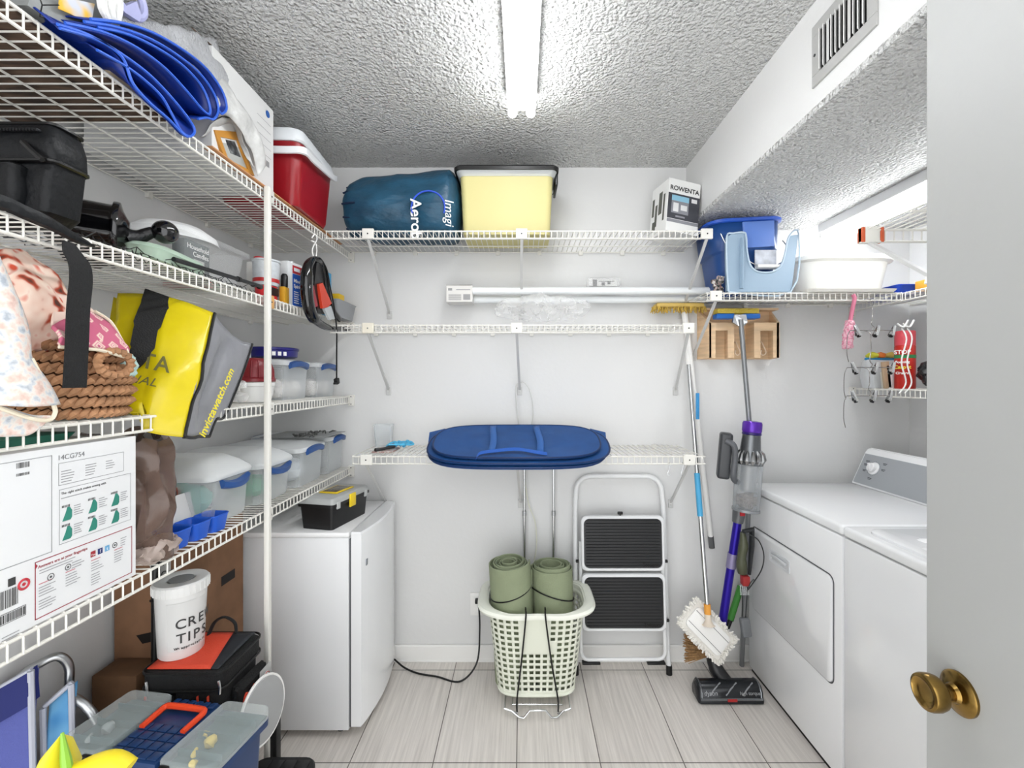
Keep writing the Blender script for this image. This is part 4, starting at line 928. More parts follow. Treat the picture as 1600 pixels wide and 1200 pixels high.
prism(bm, [(.940, 2.064, TA + .01), (.940, 2.064, TA + .262), (.944, 2.094, TA + .25), (.948, 2.094, TA + .01)], (.004, 0, 0)); part('side_wall', bm, M_pan, t, world=True)
bm = B(); prism(bm, [(1.234, 2.064, TA + .01), (1.266, 2.064, TA + .262), (1.262, 2.090, TA + .25), (1.230, 2.090, TA + .01)], (.004, 0, 0)); part('side_wall', bm, M_pan, t, world=True)
bm = B(); tube(bm, [(1.005, 2.060, TA + .02), (1.005, 2.056, TA + .12), (1.008, 2.060, TA + .25)], [.018, .020, .016], 10, flat=.4); part('molded_rib', bm, M_pan, t, world=True)

t = thing('litter_tray', 'large white plastic wash basin standing on its base on the right shelf', 'basin', (1.52, 2.20, TA + .001))
bm = B(); frust(bm, [(.36, .19, .09, 0), (.41, .22, .105, .03), (.46, .255, .12, .150), (.505, .290, .14, .158), (.512, .292, .142, .172), (.49, .275, .13, .180), (.455, .25, .12, .170), (.37, .19, .09, .012)], n=9, cap1=True); part('basin_body', bm, mat('#ecebe6', .35), t)
bm = B(); frust(bm, [(.36, .22, .10, .174), (.34, .20, .095, .192), (.26, .14, .06, .202)], n=7); bmesh.ops.translate(bm, verts=bm.verts[:], vec=(.03, .0, 0)); part('domed_insert', bm, mat('#f1f0ec', .35), t)
bm = B(); loft(bm, [rring(.40, .07, .03, TA + .001, 1.50, 2.072, 5), rring(.42, .08, .03, TA + .014, 1.50, 2.068, 5)]); solo('shallow_tray', bm, mat('#e6e4dd', .4), 'shallow white plastic tray edge lying in front of the white basin', 'tray')
bm = B(); random.seed(11)
for k in range(9):
    bmesh.ops.create_icosphere(bm, subdivisions=2, radius=.016, matrix=Matrix.Translation((.905 + .022 * random.random(), 2.085 + .03 * random.random(), TA + .016 + .012 * k * .6)))
jitter(bm, .012, 60); solo('potpourri_bag', bm, ramp_mat('mixed_print', 'noise', [(.42, '#2b2b2b'), (.5, '#9a9a96'), (.56, '#7d2f2c'), (.62, '#cfcfca')], 70), 'small crumpled dark patterned bag at the left end of the right shelf', 'bag')

t = thing('blue_tray', 'small bright blue plastic tray with ribbed edge on the upper right wall shelf', 'tray', (1.84, 2.21, TA + .001))
bm = B(); frust(bm, [(.16, .22, .02, 0), (.185, .25, .02, .040), (.192, .256, .02, .042)], n=4, cap1=False); b_ = part('tray_body', bm, mat('#2148b8', .4), t); mod(b_, 'SOLIDIFY', thickness=.003)
bm = B(); prism(bm, [(-.09, -.10, .012), (.09, -.10, .012), (.09, .11, .045), (-.09, .11, .045)], (0, 0, .003)); part('folded_liner', bm, mat('#1f3fa8', .5), t)
bm = B()
for k in range(16): rod(bm, (-.088 + k * .0115, .118, .03), (-.088 + k * .0115, .118, .055), .003, 5)
part('ribbed_edge', bm, mat('#4a3fb0', .5), t, label='violet ribbed edge')
bm = B(); box(bm, (1.80, 1.95, TA + .002), (1.90, 2.06, TA + .05), .003); solo('carton', bm, mat('#d9a03a', .6), 'small orange yellow carton beside the blue tray', 'box')
t = thing('spray_bottle', 'pale blue bottle with grey cap half hidden behind the door edge', 'bottle', (1.825, 1.92, TA + .001))
bm = B(); lathe(bm, [(.030, 0), (.033, .01), (.033, .10), (.026, .135), (.013, .15), (.013, .16)], n=20); part('bottle_body', bm, mat('#9cc6e2', .25), t)
bm = B(); lathe(bm, [(.019, .160), (.019, .190), (.015, .194)], n=16); part('cap', bm, mat('#77787a', .4), t)
bm = B(); tube(bm, bez([(-.016, -.02, .17), (-.07, -.03, .165), (-.10, -.02, .12), (-.09, 0, .06), (-.10, 0, .01)], 6), .006, 8); part('coiled_tube', bm, mat('#d8d6c8', .4), t)

# pink scrubbing brush hanging
t = thing('pink_brush', 'fluffy pink duster brush hanging from the right shelf lip by its handle', 'brush', (1.65, 2.06, 1.60))
bm = B(); tube(bm, bez([(1.505, 2.046, 1.868), (1.512, 2.043, 1.850), (1.502, 2.043, 1.80), (1.492, 2.043, 1.745)], 5), .0085, 9); part('handle', bm, mat('#c9748c', .6), t, world=True)
bm = B(); tube(bm, bez([(1.492, 2.043, 1.750), (1.486, 2.043, 1.70), (1.480, 2.043, 1.65), (1.480, 2.043, 1.622)], 8), [.010] + [.018] * 4 + [.020] * 19 + [.012], 14); jitter(bm, .006, 120); bmesh.ops.subdivide_edges(bm, edges=bm.edges[:], cuts=1, use_grid_fill=True); jitter(bm, .004, 260, 3)
part('bristles', bm, ramp_mat('pink_fluff', 'noise', [(.35, '#d77c97'), (.6, '#f0c4cf')], 120, bump=.6), t, world=True)

# clip hangers (three linked wire hangers)
M_hw = mat('#9b9895', .25, .9)
for k, (x, z, w, y, lab) in enumerate(((1.560, 1.700, .20, 2.00, 'wire clip hanger, top one of the three hanging under the right shelf'), (1.545, 1.535, .21, 1.99, 'wire clip hanger, middle one of the three hanging under the right shelf'), (1.535, 1.41, .20, 1.985, 'wire clip hanger, lowest one of the three hanging under the right shelf'))):
    t = thing('clip_hanger', lab, 'hanger', (x, y, z), group='wire clip hangers')
    bm = B(); zt = TA - .034 if k == 0 else (z + .165 if k == 1 else z + .125)
    tube(bm, bez([(x - .01, y + .03, zt + .002), (x + .008, y + .015, zt - .010), (x + .003, y + .004, zt - .04), (x, y, (z + zt) / 2 - .01), (x - .008, y - .004, z + .03), (x + .006, y, z + .015), (x, y, z + .002)], 5), .0018, 6)
    rod(bm, (x - w / 2, y, z), (x + w / 2, y, z), .0019, 6)
    tube(bm, bez([(x - w / 2, y, z), (x - w / 2 - .012, y, z - .03), (x - w / 2 - .014, y, z - .10), (x - w / 2 - .006, y, z - .14)], 5), .0016, 6)
    part('hanger_wire', bm, M_hw, t, world=True)
    for dx in (-w / 2 + .03, w * .10, w / 2 - .01):
        bm = B()
        for s in (-1, 1):
            box(bm, (-.006, -.0015, -.026), (.006, .0015, .026), .001, M=Matrix.Translation((x + dx, y + s * .007, z)) @ Matrix.Rotation(s * R(14), 4, 'X') @ Matrix.Rotation(R(20 * (1 if dx > 0 else -1)), 4, 'Y'))
        rod(bm, (x + dx - .005, y, z), (x + dx + .005, y, z), .0055, 8); c_ = part('clip', bm, M_chrome, t, world=True)
        bm = B(); box(bm, (-.0065, -.006, -.032), (.0065, .006, -.020), .002, M=Matrix.Translation((x + dx, y, z)) @ Matrix.Rotation(R(20 * (1 if dx > 0 else -1)), 4, 'Y')); part('rubber_tip', bm, M_black, c_, world=True)
for xx, lab in ((1.69, 'front'), (1.715, 'rear')):
    bm = B(); tube(bm, bez([(xx, 2.00, 1.71), (xx + .012, 1.99, 1.66), (xx - .01, 1.99, 1.56), (xx + .01, 1.99, 1.47), (xx - .02, 1.99, 1.42)], 6), .003, 7); tube(bm, bez([(xx - .02, 2.0, 1.73), (xx, 1.99, 1.715), (xx + .02, 1.99, 1.745)], 5), .004, 7)
    solo('white_wire_hanger', bm, M_white, 'bent white wire hanging in front of the red can, %s one' % lab, 'hanger')

t = thing('carpet_cleaner_can', 'tall red carpet cleaner spray can on the lower right wall shelf', 'spray can', (1.815, 2.13, TB + .001))
bm = B(); lathe(bm, [(.038, 0), (.040, .006), (.040, .200), (.037, .206)], n=28); cb = part('can', bm, mat('#c0281e', .35), t)
bm = B(); lathe(bm, [(.0395, .205), (.0395, .268), (.037, .273), (.01, .274)], n=28); part('cap', bm, mat('#cf4a55', .4), t, label='pinkish red cap')
for s, z, c, sz in (('STOP', .165, '#f2f2ee', .030), ('Foaming', .122, '#f2f2ee', .018), ('Carpet', .096, '#e8d83a', .026), ('Cleaner', .070, '#f2f2ee', .018)):
    txt(s, sz * .86, (1.815 - .034, 2.13 - .026, TB + z), (.61, -.79, 0), (0, 0, 1), mat(c, .5), cb, align='CENTER', off=.002, bold=.0006)
bm = B(); lathe(bm, [(.0403, .144), (.0406, .146), (.0406, .158), (.0403, .160)], n=28); part('green_band', bm, mat('#2f8b4e', .5), cb)
t = thing('zip_storage_bag', 'clear zip bag of small items with blue zipper on the lower right shelf', 'bag', (1.70, 2.20, TB))
bm = B(); loft(bm, [rring(.15, .08, .03, TB + .002, 1.80, 2.26, 4), rring(.17, .09, .03, TB + .06, 1.80, 2.26, 4), rring(.165, .05, .02, TB + .125, 1.80, 2.26, 4), rring(.16, .012, .004, TB + .150, 1.80, 2.26, 4)]); jitter(bm, .008, 25); part('bag', bm, film('#dfe2e4', .55, .2), t, world=True)
bm = B(); box(bm, (1.718, 2.247, TB + .142), (1.882, 2.256, TB + .154), .002); part('zipper', bm, mat('#2a86b8', .4), t, world=True, label='blue zipper')
for (x, c, w, h, lab) in ((1.765, '#b9a184', .035, .13, 'tan paper packet leaning left of the zip bag'), (1.79, '#e9e9ea', .05, .115, 'white folded paper packet in front of the zip bag'), (1.842, '#3d3f78', .018, .10, 'narrow dark blue packet beside the white packet'), (1.862, '#d6d3c8', .03, .08, 'small cream packet left of the red can')):
    bm = B(); box(bm, (-w / 2, -.006, 0), (w / 2, .006, h), .003, M=Matrix.Translation((x, 2.17, TB + .002)) @ Matrix.Rotation(R(-6), 4, 'Y'));
    for v in bm.verts: v.co.y += .1 * 0
    if c == '#d6d3c8': bmesh.ops.translate(bm, verts=bm.verts[:], vec=(-.08, .035, 0))
    solo('paper_packet', bm, mat(c, .6), lab, 'packet', group='packets on the lower right shelf')
for k in range(3):
    bm = B(); bmesh.ops.create_icosphere(bm, subdivisions=2, radius=.022, matrix=Matrix.Translation((1.755 + .045 * k, 2.255, TB + .165)) @ Matrix.Diagonal((1.2, 1, .7, 1))); jitter(bm, .008, 50, k); solo('citrus_sachet', bm, mat(('#c9c43a', '#d9762e', '#d6b85a')[k], .6), ('yellow green', 'orange', 'pale yellow')[k] + ' sachet poking out above the zip bag', 'sachet')
t = thing('black_plastic_bag', 'crumpled black plastic bag with white letters beside the red can', 'bag', (1.86, 1.97, TB))
bm = B(); bmesh.ops.create_icosphere(bm, subdivisions=4, radius=1)
for v in bm.verts:
    c = v.co.copy(); v.co = V((1.855 + c.x * .085, 1.99 + c.y * .07, TB + .068 + c.z * .066)) + noise.noise_vector(c * 2.2) * .020 + noise.noise_vector(c * 6) * .008; v.co.z = max(v.co.z, TB + .003)
part('bag_body', bm, mat('#141416', .3), t, world=True, smooth=25)
txt('50', .045, (1.792, 1.925, TB + .075), (.8, -.35, -.25), (.2, .15, 1), M_white, t, off=.012)
bm = B(); tube(bm, bez([(1.744, 1.83, TB - .01), (1.738, 1.83, TB - .05), (1.743, 1.83, TB - .09), (1.75, 1.82, TB - .03)], 5), .004, 7); solo('white_hook', bm, M_white, 'small white plastic hook on the lower right shelf lip by the door', 'hook')
# ================================================================ left wall, highest shelf
bm = B(); box(bm, (-1.325, .30, S1 + .0025), (-.925, 1.17, S1 + .007)); jitter(bm, .001, 5)
solo('cardboard_sheet', bm, ramp_mat('worn_cardboard', 'noise', [(.3, '#2e211a'), (.6, '#5d4838'), (.8, '#7a6250')], 14, stretch=(1, 4, 1)), 'dark brown cardboard sheet lying flat under the packages on the highest left shelf', 'cardboard')
bm = B(); box(bm, (-.925, 1.30, S1 + .0035), (-.893, 2.24, S1 + .008), .001); solo('wooden_strip', bm, mat('#b88458', .6), 'long thin wooden strip lying along the front edge of the highest left shelf', 'strip')
bm = B(); box(bm, (-1.02, 1.0, S1 + .008), (-.915, 1.18, S1 + .055), .002); solo('beige_box', bm, mat('#b9a88c', .8, var=.1, vscale=60), 'small beige textured box under the blue folded tarp', 'box')
# folded blue tarp: nested loops of coated fabric
M_tarp = mat('#0c2b80', .38, name='blue_coated_fabric', bump=.1, bscale=40); M_edge = mat('#2c5cc4', .4)
t = thing('folded_tarp', 'royal blue folded tarp with looped layers hanging over the highest left shelf edge', 'tarp', (-1.0, 1.15, S1))
XE = -.862
def tp(px, py): return PX(px, py, XE)
layers = [
 [(92, 44), (150, 62), (200, 92), (240, 124), (280, 168), (302, 200), (297, 213), (282, 205), (268, 180), (252, 152), (228, 128), (196, 104), (150, 78)],
 [(100, 36), (160, 50), (212, 74), (256, 106), (292, 144), (314, 170), (326, 178), (325, 160), (312, 132), (284, 102), (246, 76), (200, 54), (150, 42)],
 [(130, 34), (180, 42), (232, 60), (276, 86), (312, 116), (334, 148), (340, 172), (333, 186), (322, 184), (308, 186)],
 [(140, 30), (190, 36), (240, 52), (288, 80), (322, 108), (346, 142), (353, 168), (346, 178), (340, 172)],
 [(88, 38), (140, 56), (188, 88), (206, 130), (232, 160), (262, 186), (283, 208), (292, 214)]]
for k, L in enumerate(layers):
    pts = [tp(*p) for p in bez([(a, b, 0) for a, b in L], 5) and L]
    pts = bez(pts, 6); bm = B(); dep = V((-.20, 0, .0)); rows = []
    for p in pts:
        rows.append([p + V((.003 * math.sin(i * 2 + k), 0, 0)) + dep * (i / 6) + V((0, .006 * math.sin(i * 1.3 + k), max(0, (S1 + .02 - p.z)) * min(1, i / 1.2) + .004 * math.sin(i))) for i in range(7)])
    loft(bm, rows, close=False); ly = part('tarp_layer', bm, M_tarp, t, world=True); mod(ly, 'SOLIDIFY', thickness=.003)
    bm = B(); tube(bm, [p + V((.002, 0, 0)) for p in pts], .0032, 6); part('edge_binding', bm, M_edge, ly, world=True, label='lighter blue edge binding')
# crumpled grey-white mesh bag behind and over the tarp
M_mesh = mat('#b9babd', .5, name='grey_mesh_fabric', bump=.9, bscale=260, var=.12, vscale=160, stretch=(1, 1, .35))
t = thing('mesh_bag', 'crumpled light grey mesh bag draped behind the blue tarp beside the tall white box', 'bag', (-.98, 1.25, S1))
def ribbonsheet(name, A, Bb, m, parent, nu=26, nv=8, amp=.012, sc=18, th=.002, world=True, label=None, bulge=0, bd=V((1, 0, 0))):
    A = bez(A, 6); Bb = bez(Bb, 6); n = min(len(A), len(Bb)); bm = B(); rows = []
    for i in range(n):
        rows.append([A[i].lerp(Bb[i], j / nv) + noise.noise_vector(A[i].lerp(Bb[i], j / nv) * sc) * amp + bd * (bulge * math.sin(math.pi * j / nv)) for j in range(nv + 1)])
    loft(bm, rows, close=False); o = part(name, bm, m, parent, world=world, smooth=50, label=label)
    if th: mod(o, 'SOLIDIFY', thickness=th)
    return o
def q(px, py, X): return PX(px, py, X)
ribbonsheet('mesh_panel', [q(170, 20, -.93), q(225, 28, -.92), q(290, 48, -.92), (q(335, 62, -.93)), q(352, 100, -.93), q(358, 132, -.93)], [q(170, 46, -.90), q(215, 62, -.89), q(262, 84, -.885), q(305, 105, -.885), q(330, 130, -.885), q(352, 146, -.885)], M_mesh, t)
ribbonsheet('hanging_flap', [q(328, 120, -.90), q(352, 128, -.91), q(372, 152, -.905), (q(388, 175, -.90)), q(402, 215, -.895), q(412, 252, -.892)], [q(334, 186, -.89), q(352, 180, -.885), q(366, 192, -.88), q(386, 220, -.88), q(396, 245, -.885), q(404, 273, -.885)], mat('#c4c4c2', .4, bump=.5, bscale=40, var=.2, vscale=18), t, bulge=.02)
ribbonsheet('crumpled_side', [q(345, 178, -.90), q(362, 188, -.895), q(378, 205, -.89), q(388, 235, -.89), q(395, 262, -.89)], [q(310, 212, -.93), q(335, 200, -.93), q(362, 196, -.92), (q(376, 218, -.91)), q(385, 250, -.90)], mat('#b0b0ae', .5, bump=.6, bscale=30, var=.2, vscale=14), t)
bm = B(); bmesh.ops.create_icosphere(bm, subdivisions=4, radius=1)
for v in bm.verts:
    c = v.co.copy(); v.co = V((-1.10 + c.x * .12, 1.02 + c.y * .16, S1 + .135 + c.z * .12)) + noise.noise_vector(c * 2.5) * .03 + noise.noise_vector(c * 7) * .01; v.co.z = max(v.co.z, S1 + .01)
part('bag_body', bm, M_mesh, t, world=True)
# clear blister packages at the front, cut by the top of the picture
t = thing('blister_package', 'clear packet with orange and yellow card at the near end of the highest left shelf', 'package', (-.97, .93, S1))
bm = B(); loft(bm, [[q(48, -14, -.92), q(40, 8, -.90), q(86, 36, -.90), q(163, 37, -.90), q(158, -6, -.92), q(120, -30, -.93)], [p + V((-.09, 0, .0)) for p in [q(48, -14, -.92), q(40, 4, -.90), q(86, 33, -.90), q(163, 35, -.90), q(158, -6, -.92), q(120, -30, -.93)]]]); jitter(bm, .006, 30)
part('packet', bm, mat('#8c8f8e', .2, var=.25, vscale=14), t, world=True)
bm = B(); pts = [q(94, -6, -.893), q(92, 14, -.893), q(143, 36, -.893), q(148, 6, -.893)]; loft(bm, [pts, [p - V((.002, 0, 0)) for p in pts]]); cd = part('printed_card', bm, ramp_mat('orange_card', 'noise', [(.35, '#c8cbd2'), (.5, '#dfb23c'), (.7, '#cf8d2a')], 16), t, world=True)
bm = B(); tube(bm, [q(60, -10, -.889), q(66, 8, -.889), q(62, 26, -.889), q(86, 34, -.889)], .0012, 5); tube(bm, [q(66, 8, -.889), q(92, 8, -.889)], .0012, 5); part('thread', bm, M_black, t, world=True)
t = thing('white_tassel', 'bunched white fabric tassel hanging beside the clear packet on the top left shelf', 'tassel', (-.9, 1.0, S1))
bm = B(); random.seed(2)
for k in range(16):
    x0_ = 156 + 30 * k / 15; e_ = 168 + 12 * k / 15
    tube(bm, bez([q(x0_, -12, -.885 + .01 * math.sin(k * 2)), q(x0_ + 2, 14, -.880 + .006 * math.sin(k)), q(e_ + 2, 36 + 4 * math.sin(k), -.882), q(e_ - 1, 46 + 3 * math.sin(k * 1.7), -.884)], 4), [.006] * 8 + [.005, .004, .003, .002, .002], 6)
part('strands', bm, mat('#dfdfdd', .8, bump=.4, bscale=90), t, world=True)
t = thing('lavender_ring_clamp', 'pale lavender plastic piece with round opening above the blue tarp, cut by the picture top', 'plastic part', (-.93, 1.06, S1))
bm = B(); cc = q(203, -8, -.90); 
loft(bm, [[cc + V((dx, .048 * math.cos(a), .040 * math.sin(a) * (1.0))) for a in [2 * math.pi * k / 28 for k in range(29)]] for dx in (0, -.012)] , close=False)
tube(bm, [cc + V((-.006, .045 * math.cos(a), .040 * math.sin(a))) for a in [2 * math.pi * k / 28 for k in range(28)]], .009, 8, closed=True)
part('ring', bm, mat('#a9abd2', .4), t, world=True)
bm = B(); L = [q(214, 2, -.897), q(222, 26, -.893), q(218, 34, -.893), q(196, 20, -.895), q(190, 12, -.897)]; prism(bm, L, (-.014, 0, 0)); part('tab', bm, mat('#a9abd2', .4), t, world=True)
# tall white box and framed picture
t = thing('white_carton', 'tall white carton with open brown top flap standing on the highest left shelf', 'box', (-1.11, 1.42, S1 + .010))
bm = B(); box(bm, (-1.30, 1.335, S1 + .010), (-.918, 1.665, S1 + .325), .002); part('carton_body', bm, mat('#d9d9d8', .5), t, world=True, smooth=0)
bm = B(); prism(bm, [(-.92, 1.335, S1 + .326), (-.92, 1.665, S1 + .326), (-.985, 1.62, S1 + .385), (-.985, 1.345, S1 + .385)], (-.004, 0, 0)); part('top_flap', bm, mat('#6d5a4b', .8), t, world=True, label='brown inside of the open flap')
bm = B(); lathe(bm, [(.012, 0), (.012, .001)], (-.917, 1.625, S1 + .290), (1, 0, 0), 20); part('blue_dot', bm, mat('#2a5da8', .5), t, world=True)
bm = B()
for k in range(5): quad(bm, (-.9172, 1.56, S1 + .255 - k * .030), (0, 1, 0), (0, 0, 1), 0, 0, .085, .0015, off=.0004)
quad(bm, (-.9172, 1.56, S1 + .10), (0, 1, 0), (0, 0, 1), .055, 0, .075, .020, off=.0004)
part('printing', bm, mat('#8c8c8c', .6), t, world=True, smooth=0)
t = thing('picture_frame', 'small golden wooden picture frame leaning against the crumpled mesh bag', 'picture frame', (-.92, 1.46, S1 + .01))
a, b, c, d = q(335, 203, -.915), q(371, 206, -.915), q(398, 275, -.907), q(352, 250, -.907)
def qpt(u, v): return a.lerp(b, u).lerp(d.lerp(c, u), v)
bm = B()
for (u0, v0, u1, v1) in ((0, 0, 1, .20), (.85, .2, 1, 1), (0, .2, .14, 1), (.14, .9, .85, 1)):
    prism(bm, [qpt(u0, v0), qpt(u1, v0), qpt(u1, v1), qpt(u0, v1)], (-.012, 0, 0))
part('frame', bm, mat('#bd8434', .4), t, world=True, smooth=0)
bm = B(); prism(bm, [qpt(.1, .15) , qpt(.9, .15), qpt(.9, .95), qpt(.1, .95)], (-.004, 0, 0)); bmesh.ops.translate(bm, verts=bm.verts[:], vec=(-.006, 0, 0)); part('mount_board', bm, mat('#a8aaa6', .6), t, world=True, smooth=0)
bm = B(); prism(bm, [qpt(.38, .24), qpt(.75, .24), qpt(.75, .62), qpt(.38, .62)], (-.002, 0, 0)); bmesh.ops.translate(bm, verts=bm.verts[:], vec=(-.004, 0, 0)); part('photograph', bm, ramp_mat('dim_photo', 'noise', [(.4, '#1b1c1e'), (.6, '#55585a'), (.75, '#8a8d8c')], 40), t, world=True)

# red cooler
M_red = mat('#8e101b', .28, name='red_plastic')
t = thing('cooler', 'red hard cooler with white lid and handle at the end of the top left shelf', 'cooler', (-1.02, 1.885, S1 + .009), (0, 0, R(3)))
bm = B(); frust(bm, [(.28, .30, .035, 0), (.295, .315, .035, .02), (.325, .345, .035, .235)], n=6); part('body', bm, M_red, t)
bm = B(); frust(bm, [(.335, .355, .036, .236), (.345, .362, .036, .242), (.345, .362, .036, .262), (.330, .348, .04, .285), (.28, .30, .04, .300), (.2, .22, .03, .302)], n=6); part('lid', bm, mat('#dfe3e6', .35), t)
bm = B(); hp_ = [V((.172, .186, .250)), V((.184, .10, .222)), V((.184, -.10, .198)), V((.180, -.184, .192)), V((.10, -.192, .190)), V((-.10, -.192, .190)), V((-.17, -.186, .20))]
pts = bez(hp_, 5); loft(bm, [[p + V((0, 0, -.014)), p + V((.006 if p.x > .15 else 0, -.006 if p.y < -.15 else 0, -.012)), p + V((.006 if p.x > .15 else 0, -.006 if p.y < -.15 else 0, .012)), p + V((0, 0, .014))] for p in pts]); part('carry_handle', bm, mat('#e2e4e6', .35), t)

# ================================================================ left wall, second shelf
M_leather = mat('#0b0d10', .48, name='black_leather', bump=.25, bscale=60, var=.3, vscale=10, spec=.3)
t = thing('camera_bag', 'black leather shoulder bag with zip pockets at the near end of the second left shelf', 'bag', (-1.03, .74, S2))
def bagring(x0, x1, y0, y1, z): return [V((x, y, z)) for x, y in [(p.x, p.y) for p in rring(x1 - x0, y1 - y0, .013, 0, (x0 + x1) / 2, (y0 + y1) / 2, 4)]]
BX0, BX1, BY0, BY1 = -1.30, -.868, .838, .903
bm = B(); loft(bm, [bagring(BX0 + .01, BX1 - .03, BY0 + .01, BY1, S2 + .004), bagring(BX0, BX1 - .012, BY0 - .004, BY1, S2 + .020), bagring(BX0, BX1 - .004, BY0 - .010, BY1, S2 + .075), bagring(BX0, BX1, BY0 - .004, BY1, S2 + .108)])
jitter(bm, .003, 16); part('lower_body', bm, M_leather, t, world=True)
bm = B(); loft(bm, [bagring(BX0, BX1, BY0 - .002, BY1, S2 + .109), bagring(BX0, BX1 + .004, BY0 - .008, BY1, S2 + .120), bagring(BX0, BX1 + .002, BY0 - .010, BY1, S2 + .150), bagring(BX0, BX1 - .006, BY0 - .002, BY1, S2 + .178), bagring(BX0 + .01, BX1 - .014, BY0 + .006, BY1 - .004, S2 + .188)])
jitter(bm, .004, 18, 2); part('upper_body', bm, M_leather, t, world=True)
bm = B(); loft(bm, [bagring(-1.22, BX1 - .055, BY0 - .022, BY0 + .02, S2 + .018), bagring(-1.22, BX1 - .045, BY0 - .030, BY0 + .02, S2 + .050), bagring(-1.22, BX1 - .048, BY0 - .026, BY0 + .02, S2 + .098), bagring(-1.21, BX1 - .06, BY0 - .012, BY0 + .02, S2 + .106)]); jitter(bm, .004, 18, 5); part('front_pocket', bm, M_leather, t, world=True)
for z, w in ((S2 + .112, .0), (S2 + .186, -.012)):
    bm = B(); tube(bm, [V((p.x, p.y, z)) for p in bagring(BX0 + .006, BX1 + .004 + w, BY0 - .008 - w, BY1, z)], .0040, 6, closed=True); part('piping', bm, mat('#0a0a0b', .3), t, world=True)
bm = B(); tube(bm, [V((x, BY0 - .009, S2 + .166)) for x in (-1.25, -1.1, -.95, BX1 - .02)], .0035, 6, flat=.6)
for k in range(60): box(bm, (-1.24 + k * .0059, BY0 - .0135, S2 + .1635), (-1.24 + k * .0059 + .003, BY0 - .010, S2 + .1685))
part('zipper', bm, mat('#2a2b2d', .3, .7), t, world=True)
bm = B(); tube(bm, [P(36, 222, BY0 - .016), P(50, 236, BY0 - .024), P(66, 250, BY0 - .022)], .005, 6); part('zipper_pull', bm, M_black, t, world=True)
bm = B(); sp = [q(-10, 312, -.895), q(10, 318, -.89), q(40, 332, -.88), q(80, 350, -.875), (q(115, 370, -.875)), q(145, 385, -.880)]; sp = bez(sp, 5)
wd_ = [.019] * 14 + [.018, .017, .016, .015, .0145, .014, .013, .012, .010, .008, .005, .003]
rows = []
for i, p in enumerate(sp): w = wd_[min(i, len(wd_) - 1)]; rows.append([p + V((-.006, 0, -w * .6)), p + V((.004, 0, -w * .5)), p + V((.006, 0, 0)), p + V((.003, 0, w * .6)), p + V((-.006, 0, w * .6))])
loft(bm, rows); part('shoulder_pad', bm, M_leather, t, world=True)
bm = B(); st = [(108, 378, -.872), (116, 396, -.866), (126, 414, -.862), (128, 440, -.862), (124, 480, -.862), (122, 530, -.862), (120, 570, -.862), (118, 606, -.862)]
pts = bez([q(*p) for p in st], 5); ws_ = [.010, .012, .014, .016, .018, .020, .021] + [.0225] * 60
rows = [[p + V((0, -ws_[i], 0)), p + V((0, ws_[i], 0)), p + V((-.003, ws_[i], 0)), p + V((-.003, -ws_[i], 0))] for i, p in enumerate(pts)]
loft(bm, rows); part('webbing_strap', bm, M_blackcloth, t, world=True, label='black webbing strap hanging down')
# pink papers under the bag (seen through the lip)
for k in range(3):
    bm = B(); box(bm, (-1.06, .60 + .05 * k, S2 + .0025 + .0006 * 0), (-.915, .66 + .05 * k, S2 + .0035), M=None); bmesh.ops.translate(bm, verts=bm.verts[:], vec=(0, 0, -.0395)) if 0 else None
    solo('pink_ribbon', bm, mat('#d0566c', .6), 'pink strip of material under the black shoulder bag, seen through the shelf lip', 'ribbon', group='pink strips under the bag')

# black enamel pot lying on its side with a knobbed handle
t = thing('black_roaster', 'glossy black round pot lying on its side with a knobbed handle towards the room', 'pot', (-1.0, 1.09, S2))
M_gb = mat('#08080a', .12, coat=.5); ax = V((.80, .60, -.03)).normalized(); c0 = V((-1.072, 1.062, S2 + .078))
bm = B(); lathe(bm, [(.020, -.040), (.040, -.034), (.055, -.018), (.060, .01), (.060, .075), (.062, .082)], c0, ax, 32); part('drum', bm, M_gb, t, world=True)
bm = B(); lathe(bm, [(.062, .080), (.069, .082), (.070, .088), (.068, .094), (.052, .098), (.035, .106), (.026, .112)], c0, ax, 32); part('rim', bm, M_gb, t, world=True)
bm = B(); h0 = c0 + ax * .110; h2 = P(258, 363, 1.165); h1 = h0.lerp(h2, .62)
tube(bm, bez([h0 + V((0, 0, -.014)), h0.lerp(h1, .5) + V((0, 0, -.010)), h1, h2], 5), [.026, .024, .022, .020, .018, .0165, .016, .0155, .015, .0145, .014, .014, .014, .014, .014, .014], 14); h_ = part('handle', bm, mat('#121214', .35, bump=.3, bscale=100), t, world=True)
bm = B(); bmesh.ops.create_uvsphere(bm, u_segments=24, v_segments=14, radius=.0295, matrix=Matrix.Translation(h2)); part('knob', bm, M_gb, h_, world=True)
t2 = thing('pot_lid', 'black enamel lid edge leaning behind the knobbed black pot', 'lid', (-1.16, 1.22, S2)); bm = B(); lathe(bm, [(.0, .012), (.05, .008), (.064, .0), (.066, -.002), (.064, -.004), (.05, .004)], (-1.17, 1.215, S2 + .068), (.35, -.94, .1), 28); part('disc', bm, M_gb, t2, world=True)

